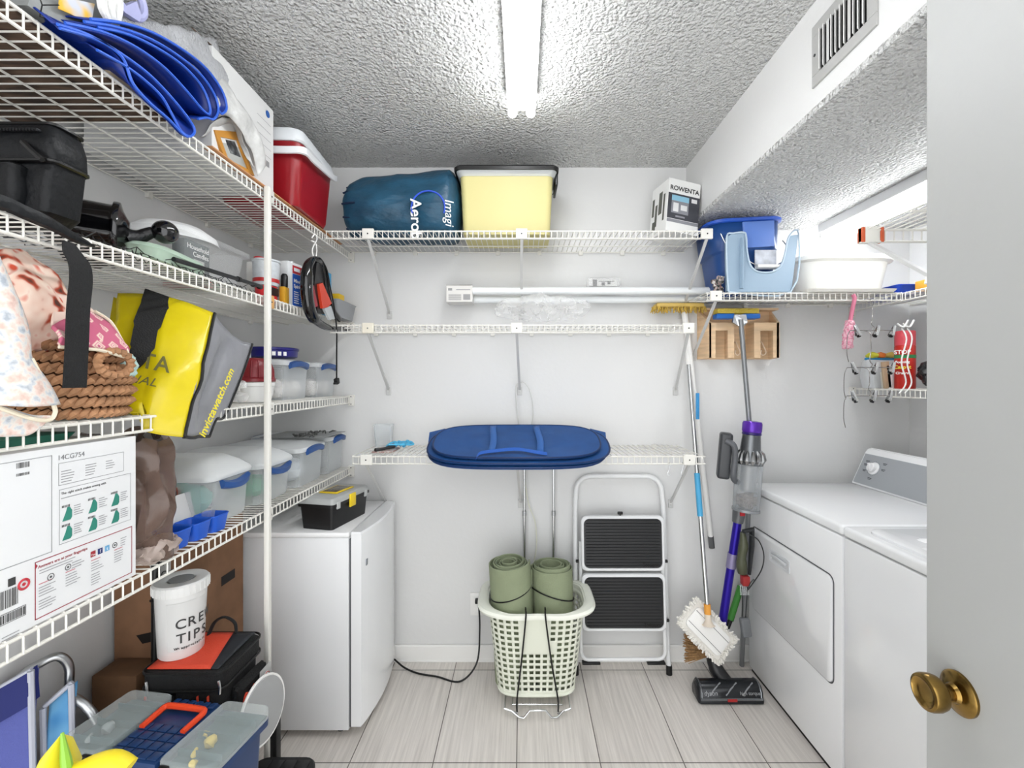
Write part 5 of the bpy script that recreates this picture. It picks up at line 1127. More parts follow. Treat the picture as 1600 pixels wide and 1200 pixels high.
# clear candle bin and neighbours
def latchbin(name, label, x0, x1, y0, y1, z0, h, dome=.02, latch=True, group=None, lidm=None, blue='#2a4f8a', hy=None, rear=False, low=0):
    t = thing(name, label, 'storage bin', ((x0 + x1) / 2, (y0 + y1) / 2, z0), group=group)
    w, d = x1 - x0, y1 - y0
    bm = B(); frust(bm, [(w * .90, d * .86, .02, .001), (w * .93, d * .90, .025, .01), (w * .97, d * .97, .03, h - .012), (w, d, .03, h - .008), (w, d, .03, h)], n=5, cap1=False); b_ = part('bin_body', bm, M_frost, t)
    bm = B(); frust(bm, [(w + .006, d + .004, .03, h - .006), (w + .012, d + .008, .032, h + .004), (w + .006, d + .002, .03, h + .012), (w * .90, d * .86, .04, h + .012 + dome * .5), (w * .70, d * .60, .04, h + .012 + dome), (w * .4, d * .3, .03, h + .013 + dome)], n=5); part('lid', bm, lidm or M_frostlid, t)
    if latch:
        bm = B(); hy_ = d * .30; xo = w / 2 + .004
        rows = []
        for k in range(15):
            s = k / 14; y = -hy_ + 2 * hy_ * s; zz = h + .002 + .010 * (1 - abs(2 * s - 1) ** 2) * (-1.2 if low else 1) - low; ww = .020 * math.sin(math.pi * min(1, max(0, .08 + .84 * s))) ** .5
            rows.append([V((xo, y, zz - .024)), V((xo + ww, y, zz - .020)), V((xo + ww + .003, y, zz - .002)), V((xo + .004, y, zz + .004)), V((xo - .006, y, zz))])
        loft(bm, rows); part('latch', bm, mat(blue, .4), t, label='blue latch handle')
    if rear:
        bm = B(); box(bm, (-w / 2 - .012, -d * .3, h - .012), (-w / 2 + .004, d * .3, h + .014), .006); part('rear_latch', bm, mat(blue, .4), t, label='blue latch handle')
    return t
t = thing('candle_bin', 'clear plastic bin of candles with a dark printed candle card on the second left shelf', 'storage bin', (-1.08, 1.43, S2))
bm = B(); loft(bm, [bagring(-1.22, -.985, 1.29, 1.56, S2 + .002), bagring(-1.235, -.97, 1.275, 1.575, S2 + .125), bagring(-1.25, -.955, 1.26, 1.59, S2 + .130), bagring(-1.25, -.955, 1.26, 1.59, S2 + .145)], cap1=False); b_ = part('bin_body', bm, film('#eceff0', .09, .2, ex=.25), t, world=True)
bm = B(); lathe(bm, [(.13, 0), (.12, .025), (.085, .05), (.03, .062), (0, .063)], (-1.12, 1.44, S2 + .142), n=30); part('dome_lid', bm, mat('#dcdddd', .4), t, world=True)
t = thing('candle_carton', 'dark household candles box standing inside the clear bin', 'box', (-1.02, 1.40, S2 + .004))
bm = B(); box(bm, (-1.03, 1.325, S2 + .004), (-.992, 1.43, S2 + .125), .001); part('carton', bm, mat('#4a4f50', .5), t, world=True, smooth=0)
txt('Household', .021, (-.9915, 1.332, S2 + .100), (0, 1, 0), (0, 0, 1), M_white, t); txt('Candles', .021, (-.9915, 1.356, S2 + .080), (0, 1, 0), (0, 0, 1), M_white, t)
bm = B(); box(bm, (-.9925, 1.36, S2 + .008), (-.9905, 1.405, S2 + .072), .0005); part('candle_window', bm, mat('#a7a9a5', .4), t, world=True)
for k, (c, lab) in enumerate((('#d2757a', 'pink'), ('#6fae8b', 'green'), ('#e4e2da', 'white'))):
    bm = B(); rod(bm, (-1.0, 1.45 + .03 * k, S2 + .012), (-1.15, 1.45 + .03 * k, S2 + .012), .010, 12); bmesh.ops.translate(bm, verts=bm.verts[:], vec=(0, 0, .012 * (k % 2) * 0)); solo('candle', bm, mat(c, .5), lab + ' candle lying inside the clear candle bin', 'candle')
t = thing('green_lid_bowl', 'shallow translucent green plastic bowl lid in front of the clear candle bin', 'lid', (-.96, 1.22, S2 + .004), (0, R(6), R(8)))
bm = B(); frust(bm, [(.05, .20, .02, .002), (.075, .235, .03, .008), (.082, .245, .035, .030), (.086, .25, .035, .034), (.07, .22, .03, .045), (.04, .12, .02, .052)], n=6); part('bowl', bm, film('#c6dfca', .50, .25), t)
# landing net
t = thing('landing_net', 'black landing net with long dark handle rod along the front of the second left shelf', 'net', (-.95, 1.2, S2))
bm = B(); rod(bm, (-.905, 1.17, S2 + .020), (-.893, 1.545, S2 + .026), .0062, 12); rdd = part('rod', bm, mat('#1d1e20', .35), t, world=True)
for y in (1.42, 1.50, 1.535):
    bm = B(); rod(bm, (-.897, y, S2 + .0245), (-.897, y + .012, S2 + .0247), .0085, 12); part('rod_ring', bm, M_black, rdd, world=True)
bm = B(); random.seed(12)
def netp(i, j):
    y = .86 + i * .021; x = -.912 - j * .022; p = V((x, y, S2 + .0055)); nz = noise.noise_vector(p * 30) * .012; return V((x + nz.x, y + nz.y, S2 + .0055 + abs(nz.z) * 1.2 + (.014 if j == 0 and i % 5 == 0 else 0)))
for i in range(30):
    for j in range(9):
        for a_, b_ in (((i, j), (i + 1, j)), ((i, j), (i, j + 1)) if (i + j) % 2 else ((i, j), (i + 1, j + 1))): rod(bm, netp(*a_), netp(*b_), .0011, 3)
random.seed(4)
for k in range(26):
    y = .90 + .024 * k; p0 = V((-.905, y, S2 + .006)); tube(bm, bez([p0, p0 + V((.004, .012, -.010 - .012 * random.random())), p0 + V((0, .028, -.004)), p0 + V((-.01, .036, .006))], 4), .0010, 4)
part('netting', bm, M_black, t, world=True)

# cans and cartons right of the pole
t = thing('plastic_jar', 'clear plastic jar with red ringed base behind the support pole', 'jar', (-.985, 1.735, S2))
bm = B(); lathe(bm, [(.040, .066), (.044, .072), (.047, .155), (.050, .158), (.050, .164)], (-.985, 1.735, S2), n=28); part('jar_body', bm, mat('#c9ced2', .3, var=.12, vscale=60), t, world=True)
bm = B(); lathe(bm, [(.0455, .078), (.0458, .092)], (-.985, 1.735, S2), n=28); part('red_band', bm, mat('#b22d2d', .4), t, world=True)
t = thing('degreaser_can', 'short red and white can under the clear jar behind the support pole', 'can', (-.985, 1.735, S2))
bm = B(); lathe(bm, [(.036, .002), (.038, .006), (.038, .062), (.036, .065)], (-.985, 1.735, S2), n=24); part('can_body', bm, mat('#c8262c', .35), t, world=True)
bm = B(); box(bm, (-.950, 1.70, S2 + .028), (-.944, 1.75, S2 + .058), .001); part('black_label', bm, mat('#2a1a1a', .5), t, world=True)
t = thing('solvent_tin', 'small tin with red screw cap behind the clear jar', 'tin', (-1.06, 1.80, S2))
bm = B(); box(bm, (-1.09, 1.78, S2 + .002), (-1.04, 1.86, S2 + .175), .004); part('tin_body', bm, mat('#d4d4d0', .35), t, world=True)
bm = B(); lathe(bm, [(.020, 0), (.020, .024), (.017, .026)], (-1.058, 1.815, S2 + .175), n=18); part('cap', bm, mat('#c2323c', .4), t, world=True, label='red cap')
t = thing('glue_tube', 'narrow black and yellow tube standing left of the blue and white tin', 'tube', (-.945, 1.80, S2))
bm = B(); box(bm, (-.957, 1.775, S2 + .002), (-.935, 1.812, S2 + .075), .003); part('yellow_body', bm, mat('#d8a22c', .4), t, world=True)
bm = B(); lathe(bm, [(.013, .075), (.013, .12), (.008, .128)], (-.946, 1.794, S2), n=14); part('black_top', bm, M_black, t, world=True)
t = thing('mineral_spirits_tin', 'rectangular white tin of mineral spirits with blue and red label on the second left shelf', 'tin', (-.965, 1.885, S2), (0, 0, R(-10)))
bm = B(); box(bm, (-.032, -.062, .002), (.032, .062, .190), .006); tn = part('tin_body', bm, mat('#dcdedf', .3), t)
bm = B(); quad(bm, (.0325, -.036, .012), (0, 1, 0), (0, 0, 1), 0, 0, .094, .130, off=.0006, mi=0); quad(bm, (.0325, -.036, .012), (0, 1, 0), (0, 0, 1), 0, .132, .094, .165, off=.0006, mi=1); quad(bm, (.0325, -.036, .012), (0, 1, 0), (0, 0, 1), .008, .142, .045, .156, off=.001, mi=2)
for k in range(6): quad(bm, (.0325, -.036, .012), (0, 1, 0), (0, 0, 1), .008, .010 + k * .009, .040 - .004 * (k % 2), .014 + k * .009, off=.001, mi=2)
for k in range(5): quad(bm, (.0325, -.036, .012), (0, 1, 0), (0, 0, 1), .052, .010 + k * .008, .085 - .006 * (k % 2), .013 + k * .008, off=.001, mi=2)
part('label', bm, [mat('#1e56b4', .4), mat('#b52732', .4), mat('#e6e8ec', .4)], t, smooth=0, label='blue and red printed label')
LT('Mineral', .020, (.0335, -.030, .108), (0, 1, 0), (0, 0, 1), M_white, t, bold=.0004); LT('Spirits', .020, (.0335, -.030, .086), (0, 1, 0), (0, 0, 1), M_white, t, bold=.0004)
bm = B(); lathe(bm, [(.014, .190), (.014, .200), (.010, .202)], n=16); part('screw_cap', bm, mat('#b6b7b8', .3, .6), t)
t = thing('blue_carton', 'light blue and white carton behind the black hanging appliance', 'box', (-.945, 2.12, S2))
bm = B(); box(bm, (-.975, 2.085, S2 + .002), (-.915, 2.165, S2 + .215), .002); part('carton_body', bm, mat('#2c8cb8', .4), t, world=True, smooth=0)
bm = B(); quad(bm, (-.9146, 2.09, S2 + .02), (0, 1, 0), (0, 0, 1), 0, 0, .070, .10, off=.0005); quad(bm, (-.9146, 2.09, S2 + .02), (0, 1, 0), (0, 0, 1), .012, .13, .06, .15, off=.0005); part('printed_panel', bm, mat('#d5dedd', .5), t, world=True, smooth=0)
bm = B(); box(bm, (-.955, 2.235, S2 + .002), (-.905, 2.30, S2 + .135), .003); solo('yellow_carton', bm, mat('#e0b71e', .5), 'yellow box in the back left corner of the second left shelf', 'box')
t = thing('grey_tray', 'grey plastic tray propped at the back end of the second left shelf', 'tray', (-.90, 2.19, S2))
bm = B(); frust(bm, [(.07, .19, .015, .002), (.09, .23, .02, .075), (.098, .238, .02, .079)], cx=-.892, cy=2.195, n=4, cap1=False); bmesh.ops.translate(bm, verts=bm.verts[:], vec=(0, 0, S2)); b_ = part('tray_body', bm, mat('#8f9193', .45), t, world=True); mod(b_, 'SOLIDIFY', thickness=.003)

# black hand steamer on a white hook from the highest shelf
t = thing('hand_vacuum', 'black handheld appliance with red side panels hanging by its loop from the top shelf lip', 'appliance', (-.86, 1.93, 1.70))
XH = -.855
def h(px, py, dx=0): return PX(px, py, XH + dx)
bm = B(); tube(bm, bez([h(490, 404), h(481, 416), h(479, 440), h(480, 465), h(486, 490), h(500, 506), h(520, 514), h(545, 514)], 5), [.010, .013, .015, .017, .018, .019, .020, .022] + [.024] * 15 + [.018, .017, .016, .016, .015, .014, .013, .013, .012, .012, .011, .011, .010], 10)
tube(bm, bez([h(490, 404), h(500, 410), h(506, 430), h(510, 455), h(516, 480), h(530, 500)], 5), [.010, .012, .014] + [.016] * 22 + [.012], 10)
bd = part('body', bm, M_gb, t, world=True)
bm = B(); prism(bm, [h(488, 410, -.010), h(500, 412, -.010), h(508, 450, -.012), h(512, 492, -.012), h(490, 490, -.012), h(484, 450, -.012)], (.018, 0, 0)); part('core', bm, mat('#151517', .3), t, world=True)
bm = B(); prism(bm, [h(494, 444, .004), h(500, 442, .006), h(514, 474, .010), h(508, 480, .008), h(500, 482, .008)], (.012, 0, 0)); part('red_panel', bm, mat('#c23a22', .35), t, world=True, label='orange red side panel')
bm = B(); prism(bm, [h(482, 446, .008), h(487, 446, .008), h(494, 478, .010), h(490, 480, .010)], (.008, 0, 0)); part('red_panel', bm, mat('#8c1a2a', .35), t, world=True, label='dark red side panel')
bm = B(); prism(bm, [h(503, 482, .012), h(514, 478, .012), h(520, 498, .012), h(512, 500, .012)], (.010, 0, 0)); part('clear_nozzle', bm, M_frost, t, world=True)
bm = B(); box(bm, (-.012, -.015, -.012), (.012, .018, .012), .003, M=Matrix.Translation(h(538, 513))); part('end_nozzle', bm, M_black, t, world=True)
bm = B(); tube(bm, bez([h(500, 404, .010), h(510, 420, .018), h(516, 450, .02), h(522, 480, .022), h(526, 515, .020), h(526, 555, .018), h(526, 592, .018)], 6), .0034, 7); cdd = part('power_cord', bm, M_black, t, world=True)
bm = B(); c_ = h(526, 596, .018); box(bm, (-.010, -.010, -.012), (.010, .012, .014), .003, M=Matrix.Translation(c_) @ Matrix.Rotation(.3, 4, 'X')); box(bm, (-.007, -.022, -.014), (.007, .004, -.004), .002, M=Matrix.Translation(c_)); part('plug', bm, M_black, cdd, world=True)
bm = B(); tube(bm, bez([PX(487, 372, -.893), PX(492, 366, -.885), PX(495, 374, -.885), PX(490, 384, -.875), PX(488, 392, -.868), PX(490, 402, -.857)], 6), .0028, 7); tube(bm, bez([PX(486, 376, -.885), PX(493, 380, -.872), PX(495, 392, -.860), PX(493, 404, -.856)], 6), .0022, 6); solo('white_hanger_hook', bm, M_white, 'white plastic hook on the top left shelf lip holding the black appliance', 'hook')

# ================================================================ left wall, third shelf
M_floral = ramp_mat('pale_floral', 'noise', [(.30, '#9fa5ae'), (.42, '#c3c6ca'), (.50, '#d9d2ca'), (.60, '#d9c0b6'), (.72, '#c9aba0')], 62, rough=.9, detail=3)
M_trim = mat('#ddd3bd', .8)
t = thing('floral_cloth', 'pale floral quilted cloth with cream edging hanging over the third left shelf at picture left', 'cloth', (-.89, .84, S3))
ribbonsheet('cloth_panel', [q(-40, 395, -.90), q(-20, 455, -.895), q(-14, 520, -.89), q(-10, 560, -.88), q(-8, 600, -.875), q(-6, 634, -.872)], [q(0, 398, -.90), q(30, 470, -.895), q(46, 522, -.885), q(48, 560, -.878), q(68, 596, -.872), q(86, 636, -.868)], M_floral, t, amp=.010, sc=9, bulge=.012, th=.004)
ribbonsheet('lower_flap', [q(-10, 626, -.874), q(20, 638, -.872), q(50, 648, -.870), q(80, 650, -.868)], [q(-10, 682, -.878), q(20, 682, -.876), q(44, 680, -.874), q(62, 668, -.872)], M_floral, t, amp=.004, th=.004)
bm = B(); tube(bm, bez([q(-8, 634, -.872), q(30, 648, -.869), q(60, 656, -.866), q(78, 656, -.865), q(85, 648, -.865), q(85, 636, -.866), q(68, 597, -.870), (q(49, 560, -.876))], 6), .0036, 7); part('cream_edging', bm, M_trim, t, world=True)
# woven basket
M_weave = mat('#9c7352', .75, var=.35, vscale=30, name='woven_hyacinth')
t = thing('woven_basket', 'round woven water hyacinth basket with braided walls on the third left shelf', 'basket', (-.99, 1.0, S3 + .002))
bc = V((-1.005, .985, S3 + .004)); RB = .108
def prof_r(z): return RB * (.84 + .20 * math.sin(math.pi * min(1, (z + .02) / .17)) - (.05 if z > .14 else 0))
bm = B(); lathe(bm, [(RB * .7, 0)] + [(prof_r(z) - .012, z) for z in [.004, .03, .06, .09, .12, .150]] , bc, n=32); part('inner_shell', bm, mat('#5e4430', .9), t, world=True)
bm = B()
for r_ in range(7):
    z = .010 + r_ * .0235
    for s in range(44):
        a0 = 2 * math.pi * (s + .5 * (r_ % 2)) / 44; a1 = a0 + 2 * math.pi / 44 * 1.35; rr = prof_r(z)
        pa = bc + V((rr * math.cos(a0), rr * math.sin(a0), z - .007)); pm = bc + V(((rr + .006) * math.cos((a0 + a1) / 2), (rr + .006) * math.sin((a0 + a1) / 2), z + .002)); pb = bc + V((rr * math.cos(a1), rr * math.sin(a1), z + .011))
        tube(bm, [pa, pm, pb], [.0045, .0088, .0045], 6)
part('braided_wall', bm, M_weave, t, world=True)
bm = B(); ha_ = R(-8); hb_ = bc + V((RB * math.cos(ha_) + .008, RB * math.sin(ha_) + .0, .118))
for s in range(16):
    a0 = math.pi * 2 * s / 16; e = lambda a: hb_ + V((.010, .040 * math.cos(a), .026 * math.sin(a)))
    tube(bm, [e(a0), e(a0 + .28) + V((.004, 0, 0)), e(a0 + .56)], [.006, .0095, .006], 6)
part('side_handle', bm, M_weave, t, world=True)
# cloth goods in the basket
M_pinkd = ramp_mat('pink_diamond', 'voronoi', [(.10, '#b8507a'), (.22, '#e6d3c2'), (.34, '#cf7f96'), (.46, '#e9d8c4'), (.6, '#c05f7c')], 34, rough=.85)
M_peach = ramp_mat('peach_floral', 'noise', [(.34, '#4a2a1e'), (.40, '#b0452a'), (.47, '#e6c4b2'), (.62, '#eed8c8'), (.70, '#d4563a')], 30, rough=.85, detail=1)
t = thing('patterned_pouch', 'peach and brown patterned fabric pouch stuffed in the woven basket', 'pouch', (-1.03, .93, S3 + .16))
bm = B(); bmesh.ops.create_icosphere(bm, subdivisions=4, radius=1)
for v in bm.verts:
    c = v.co.copy(); v.co = V((-1.02 + c.x * .085, .905 + c.y * .125, S3 + .225 + c.z * .118 - .10 * max(0, c.y) ** 1.5)) + noise.noise_vector(c * 2.2) * .018
part('pouch_body', bm, M_peach, t, world=True)
t = thing('pink_patterned_mitt', 'pink diamond patterned mitt with cream edging draped over the woven basket', 'mitt', (-.96, 1.02, S3 + .17))
ribbonsheet('mitt_panel', [q(84, 506, -.905), q(108, 498, -.915), q(130, 480, -.93), q(150, 490, -.935), q(172, 505, -.93), q(188, 530, -.92)], [q(92, 540, -.885), q(112, 546, -.88), q(134, 543, -.878), q(158, 546, -.878), q(180, 552, -.882), q(199, 555, -.888)], M_pinkd, t, amp=.006, bulge=.012, th=.007)
ribbonsheet('mitt_back', [q(90, 460, -.96), q(110, 462, -.96), q(128, 470, -.955), q(150, 486, -.95)], [q(84, 506, -.91), q(108, 505, -.915), q(130, 500, -.93), q(150, 500, -.935)], mat('#e4cbbd', .85), t, amp=.004, th=.004)
bm = B(); tube(bm, bez([q(92, 542, -.878), q(134, 545, -.870), q(160, 548, -.870), q(197, 558, -.880), q(199, 550, -.884), q(188, 528, -.914), q(172, 502, -.926), q(148, 486, -.932)], 6), .0034, 7); part('cream_edging', bm, M_trim, t, world=True)
bm = B(); bmesh.ops.create_icosphere(bm, subdivisions=3, radius=1)
for v in bm.verts: c = v.co.copy(); v.co = q(200, 572, -.91) + V((c.x * .012, c.y * .022, c.z * .030)) + noise.noise_vector(c * 3) * .006
solo('pale_blue_cloth', bm, mat('#a9c4c0', .9, bump=.4, bscale=60), 'pale blue cloth corner between the woven basket and the yellow tote', 'cloth')
# yellow tote
M_yel = mat('#c9b612', .22, name='yellow_vinyl', bump=.45, bscale=10, var=.05, vscale=10); M_gry = mat('#86878c', .3, name='grey_vinyl', bump=.4, bscale=14)
t = thing('yellow_tote', 'shiny yellow vinyl tote bag with grey side panel tipped over the third left shelf edge', 'tote bag', (-.92, 1.2, S3))
TL, TR, BR, BL = q(184, 458, -1.08), q(334, 489, -.87), q(287, 683, -.845), q(158, 648, -.985)
TM = q(250, 461, -.99)
def tote(u, v):
    top = TL.lerp(TR, u) + V((0, 0, .018 * math.sin(math.pi * u))); bot = BL.lerp(BR, u) + V((0, 0, -.03 * math.sin(math.pi * u) * (1 if u < .5 else .4)))
    if u < .5: bot.z = max(bot.z, S3 + .006) if v > .9 else bot.z
    p = top.lerp(bot, v); n_ = V((.6, -.75, .1))
    return p + n_ * (.022 * math.sin(math.pi * u) * math.sin(math.pi * v)) + noise.noise_vector(p * 14) * .008 * math.sin(math.pi * v) ** .5
bm = B(); grid(bm, tote, 24, 24); fp = part('front_panel', bm, M_yel, t, world=True, smooth=60); mod(fp, 'SOLIDIFY', thickness=.002)
SB, SC1, SC2 = q(394, 537, -.885), q(352, 648, -.905), q(327, 682, -.87)
def side(u, v):
    l = TR.lerp(BR, v); rr = bez([SB, q(382, 575, -.89), SC1, q(338, 655, -.89), SC2], 6); i = v * (len(rr) - 1); k = min(int(i), len(rr) - 2); r_ = rr[k].lerp(rr[k + 1], i - k)
    p = l.lerp(r_, u); fold = -.030 * math.exp(-((u - .42) / .12) ** 2) * math.sin(math.pi * min(1, v * 1.1)) 
    return p + V((fold, 0, 0)) + V((0, 0, .020 * math.sin(math.pi * u) * (1 - v) * -1)) + noise.noise_vector(p * 20) * .006 * math.sin(math.pi * u)
bm = B(); grid(bm, side, 16, 20); sd = part('side_panel', bm, M_gry, t, world=True, smooth=60, label='grey side panel'); mod(sd, 'SOLIDIFY', thickness=.002)
bk_ = V((-.11, .10, 0))
def back(u, v): return (TL + bk_ * .6).lerp(SB + V((-.05, .02, -.02)), u).lerp((BL + bk_).lerp(V((-.96, 1.40, S3 + .006)), u), v)
bm = B(); grid(bm, back, 12, 12); bp_ = part('back_panel', bm, M_yel, t, world=True); mod(bp_, 'SOLIDIFY', thickness=.002)
bm = B(); grid(bm, lambda u, v: tote(u, 1).lerp(back(u, 1) if u < .98 else SC2, v), 12, 6); bt_ = part('bottom_panel', bm, M_yel, t, world=True); mod(bt_, 'SOLIDIFY', thickness=.002)
for L in ([tote(1, v / 16) + V((.003, 0, 0)) for v in range(17)], [side(1, v / 20) for v in range(21)], [side(u / 8, 1) for u in range(9)]):
    bm = B(); tube(bm, L, .0042, 7); part('black_piping', bm, M_black, t, world=True)
bm = B(); L = bez([tote(.43, .0) + V((.004, -.004, .004)), tote(.38, .10) + V((.010, -.010, 0)), tote(.335, .28) + V((.018, -.016, 0)), tote(.30, .45) + V((.020, -.018, 0)), tote(.22, .56) + V((.014, -.012, 0)), tote(.10, .60) + V((.004, -.004, 0))], 6)
Wd = [.034, .034, .033, .032, .031, .030] + [.028] * 6 + [.024] * 6 + [.020] * 6 + [.018] * 8
rows = []
for i, p in enumerate(L):
    tg = (L[min(i + 1, len(L) - 1)] - L[max(i - 1, 0)]).normalized(); sd_ = tg.cross(V((.6, -.75, .1))).normalized() * Wd[i]
    nrm = V((.6, -.75, .1)).normalized() * .002; rows.append([p - sd_, p + sd_, p + sd_ - nrm, p - sd_ - nrm])
loft(bm, rows); part('carry_strap', bm, M_blackcloth, t, world=True, label='black ribbed webbing handle')
ru = (tote(.8, .6) - tote(.3, .6)).normalized(); uu_ = (tote(.6, .3) - tote(.6, .8)).normalized()
txt('TA', .060, tote(.36, .575) + V((.006, -.008, 0)), ru, uu_, mat('#5a5626', .5), t, off=.012, sx=.8, bold=.0008)
txt('NAL', .032, tote(.24, .70) + V((.006, -.008, 0)), ru, uu_, mat('#5a5626', .5), t, off=.012, shear=.35)
su = (SB - SC1).normalized(); s_r = su.cross(V((.75, -.65, 0))).normalized()
txt('invictawatch.com', .036, side(.66, .985) + V((.012, -.012, -.006)), (side(.66, .2) - side(.66, .9)).normalized(), -(side(.9, .5) - side(.4, .5)).normalized(), mat('#e8d832', .5), t, off=.008, bold=.0005, sx=.92)

# small items to the right of the tote
crumple('plastic_bag', 'small crumpled clear plastic bag beside the red lidded cooker', 'plastic bag', (-.96, 1.44, S3 + .004), (-.90, 1.49, S3 + .09), M_wrap, 9, .02, 12, 12)
t = thing('rice_cooker', 'white round cooker with dark red domed lid on the third left shelf', 'cooker', (-.985, 1.655, S3 + .002))
bm = B(); lathe(bm, [(.045, 0), (.055, .004), (.062, .03), (.066, .060), (.070, .062), (.070, .074), (.066, .076)], n=32); part('base', bm, mat('#e4e4e2', .3), t)
bm = B(); lathe(bm, [(.071, .077), (.072, .088), (.064, .094), (.062, .12), (.056, .148), (.042, .162), (.0, .166)], n=32)
for k in range(16):
    a = 2 * math.pi * k / 16; tube(bm, [(.065 * math.cos(a), .065 * math.sin(a), .092), (.0635 * math.cos(a), .0635 * math.sin(a), .12), (.052 * math.cos(a), .052 * math.sin(a), .153)], .003, 5)
part('domed_lid', bm, mat('#7c2028', .35), t, label='dark red domed lid')
bm = B(); lathe(bm, [(.044, 0), (.046, .01), (.046, .22), (.042, .226), (.03, .228)], (-1.10, 1.74, S3 + .002), n=24); solo('white_canister', bm, mat('#d6d6d4', .4), 'white cylinder canister behind the dark red lid', 'canister')
latchbin('clear_latch_bin', 'clear bin with blue latch under the dark blue tub on the third left shelf', -1.25, -.96, 1.80, 2.05, S3 + .002, .150, dome=.008)
latchbin('clear_latch_bin', 'clear bin with blue latch at the back end of the third left shelf', -1.25, -.955, 2.09, 2.34, S3 + .002, .150, dome=.008)
t = thing('blue_lidded_tub', 'round dark blue lidded tub with white marks on the third shelf bins', 'tub', (-1.07, 1.93, S3 + .178))
bm = B(); lathe(bm, [(.085, 0), (.098, .006), (.100, .030), (.104, .033), (.104, .042), (.098, .044), (.09, .040), (0, .040)], n=36); part('tub_body', bm, mat('#1e1c72', .3), t)
bm = B()
for k in range(4): quad(bm, (-1.07 + .1005 * math.cos(R(-70 + 12 * k)), 1.93 + .1005 * math.sin(R(-70 + 12 * k)), S3 + .186), (-math.sin(R(-70 + 12 * k)), math.cos(R(-70 + 12 * k)), 0), (0, 0, 1), -.006, 0, .007, .016, off=.0015)
part('white_marks', bm, M_white, t, world=True, smooth=0)
for k, (y, x) in enumerate(((1.86, -1.02), (1.93, -1.03), (1.99, -1.02), (2.15, -1.02), (2.22, -1.03), (2.29, -1.02))):
    bm = B(); bmesh.ops.create_icosphere(bm, subdivisions=3, radius=1)
    for v in bm.verts: c = v.co.copy(); v.co = V((x + c.x * .04, y + c.y * .033, S3 + .050 + c.z * .038)) + noise.noise_vector(c * 2.5 + V((k, 0, 0))) * .012
    solo('wrapped_roll', bm, mat('#e0dcd8', .7), 'pale wrapped bundle seen through the wall of a third shelf clear bin', 'bundle', group='pale bundles in the third shelf bins')

# ================================================================ left wall, lowest shelf: big printed carton
t = thing('sewing_machine_carton', 'large white printed carton with green drawings and red framed text on the lowest left shelf', 'box', (-1.06, .77, S4 + .002))
XB_ = -.905
bm = B(); box(bm, (-1.22, .48, S4 + .002), (XB_, 1.056, 1.350), .0015); part('carton_body', bm, mat('#dedfe0', .5), t, world=True, smooth=0)
o_ = V((XB_, 0, 0)); r_ = V((0, 1, 0)); u_ = V((0, 0, 1))
def Yp(px): return -F * XB_ / (CX - px)
def Zp(px, py): return H - (py - CY) * Yp(px) / F
bm = B(); frame_lines(bm, o_, r_, u_, .50, 1.150, Yp(81), 1.336, .0012, .0005); frame_lines(bm, o_, r_, u_, Yp(91), 1.274, Yp(193), 1.318, .0009, .0005); frame_lines(bm, o_, r_, u_, Yp(92), 1.158, Yp(204), 1.266, .0009, .0005)
part('grey_frames', bm, mat('#8d8f90', .6), t, world=True, smooth=0)
bm = B(); frame_lines(bm, o_, r_, u_, Yp(54), 1.034, Yp(206), 1.142, .0016, .0006); prism(bm, [(XB_ + .0008, Yp(54), 1.140), (XB_ + .0008, Yp(54), 1.128), (XB_ + .0008, Yp(58), 1.134)], (.0004, 0, 0)); part('red_frame', bm, mat('#9c2f3c', .6), t, world=True, smooth=0)
bm = B(); random.seed(21)
def lines(x0, z0, w, n, dz=.0052, mi=0):
    for k in range(n): quad(bm, o_, r_, u_, x0, z0 - k * dz, x0 + w * random.uniform(.6, 1), z0 - k * dz + .0016, off=.0006, mi=mi)
lines(Yp(95), 1.300, .030, 5); lines(Yp(133), 1.303, .026, 5); lines(Yp(165), 1.303, .026, 4); lines(Yp(95), 1.247, .08, 1)
icx = (105, 145, 180)
for k, px in enumerate(icx):
    for z in (1.216, 1.178): lines(Yp(px) + .013, z + .010, .020, 5, .0045)
lines(Yp(61), 1.128 - .006, .075, 2); lines(Yp(60), 1.090, .034, 4); lines(Yp(60), 1.065, .032, 4); lines(Yp(102), 1.092, .030, 5); lines(Yp(142), 1.094, .028, 4); lines(Yp(142), 1.070, .024, 5); lines(Yp(178), 1.096, .026, 5); lines(Yp(112), 1.112, .026, 3); lines(Yp(188), 1.122, .018, 4)
lines(Yp(2), 1.030, .03, 2)
part('fine_print', bm, mat('#9a9a9c', .6), t, world=True, smooth=0)
bm = B(); lines(Yp(60), 1.097, .034, 1); lines(Yp(102), 1.098, .022, 1); lines(Yp(142), 1.100, .024, 1); lines(Yp(178), 1.102, .022, 1); part('red_print', bm, mat('#c07078', .6), t, world=True, smooth=0)
bm = B()
for px in icx:
    for z in (1.216, 1.178):
        y = Yp(px); L = [(XB_ + .0005, y - .010, z - .014), (XB_ + .0005, y + .006, z - .014), (XB_ + .0005, y + .009, z - .009), (XB_ + .0005, y + .009, z + .004), (XB_ + .0005, y + .004, z + .012), (XB_ + .0005, y, z + .012), (XB_ + .0005, y - .004, z)]
        prism(bm, L, (.0005, 0, 0))
part('green_drawings', bm, mat('#2f8070', .6), t, world=True, smooth=0)
bm = B()
for px in icx:
    for z in (1.216, 1.178):
        for k in range(6): quad(bm, o_, r_, u_, Yp(px) - .011 + k * .0028, z + .0125, Yp(px) - .0095 + k * .0028, z + .017, off=.0008)
random.seed(8)
x = Yp(25)
while x < Yp(45): w = random.uniform(.0005, .0018); quad(bm, o_, r_, u_, x, 1.322, x + w, 1.332, off=.0007); quad(bm, o_, r_, u_, x, 1.308, x + w, 1.313, off=.0007); x += w + random.uniform(.0005, .0014)
x = .74
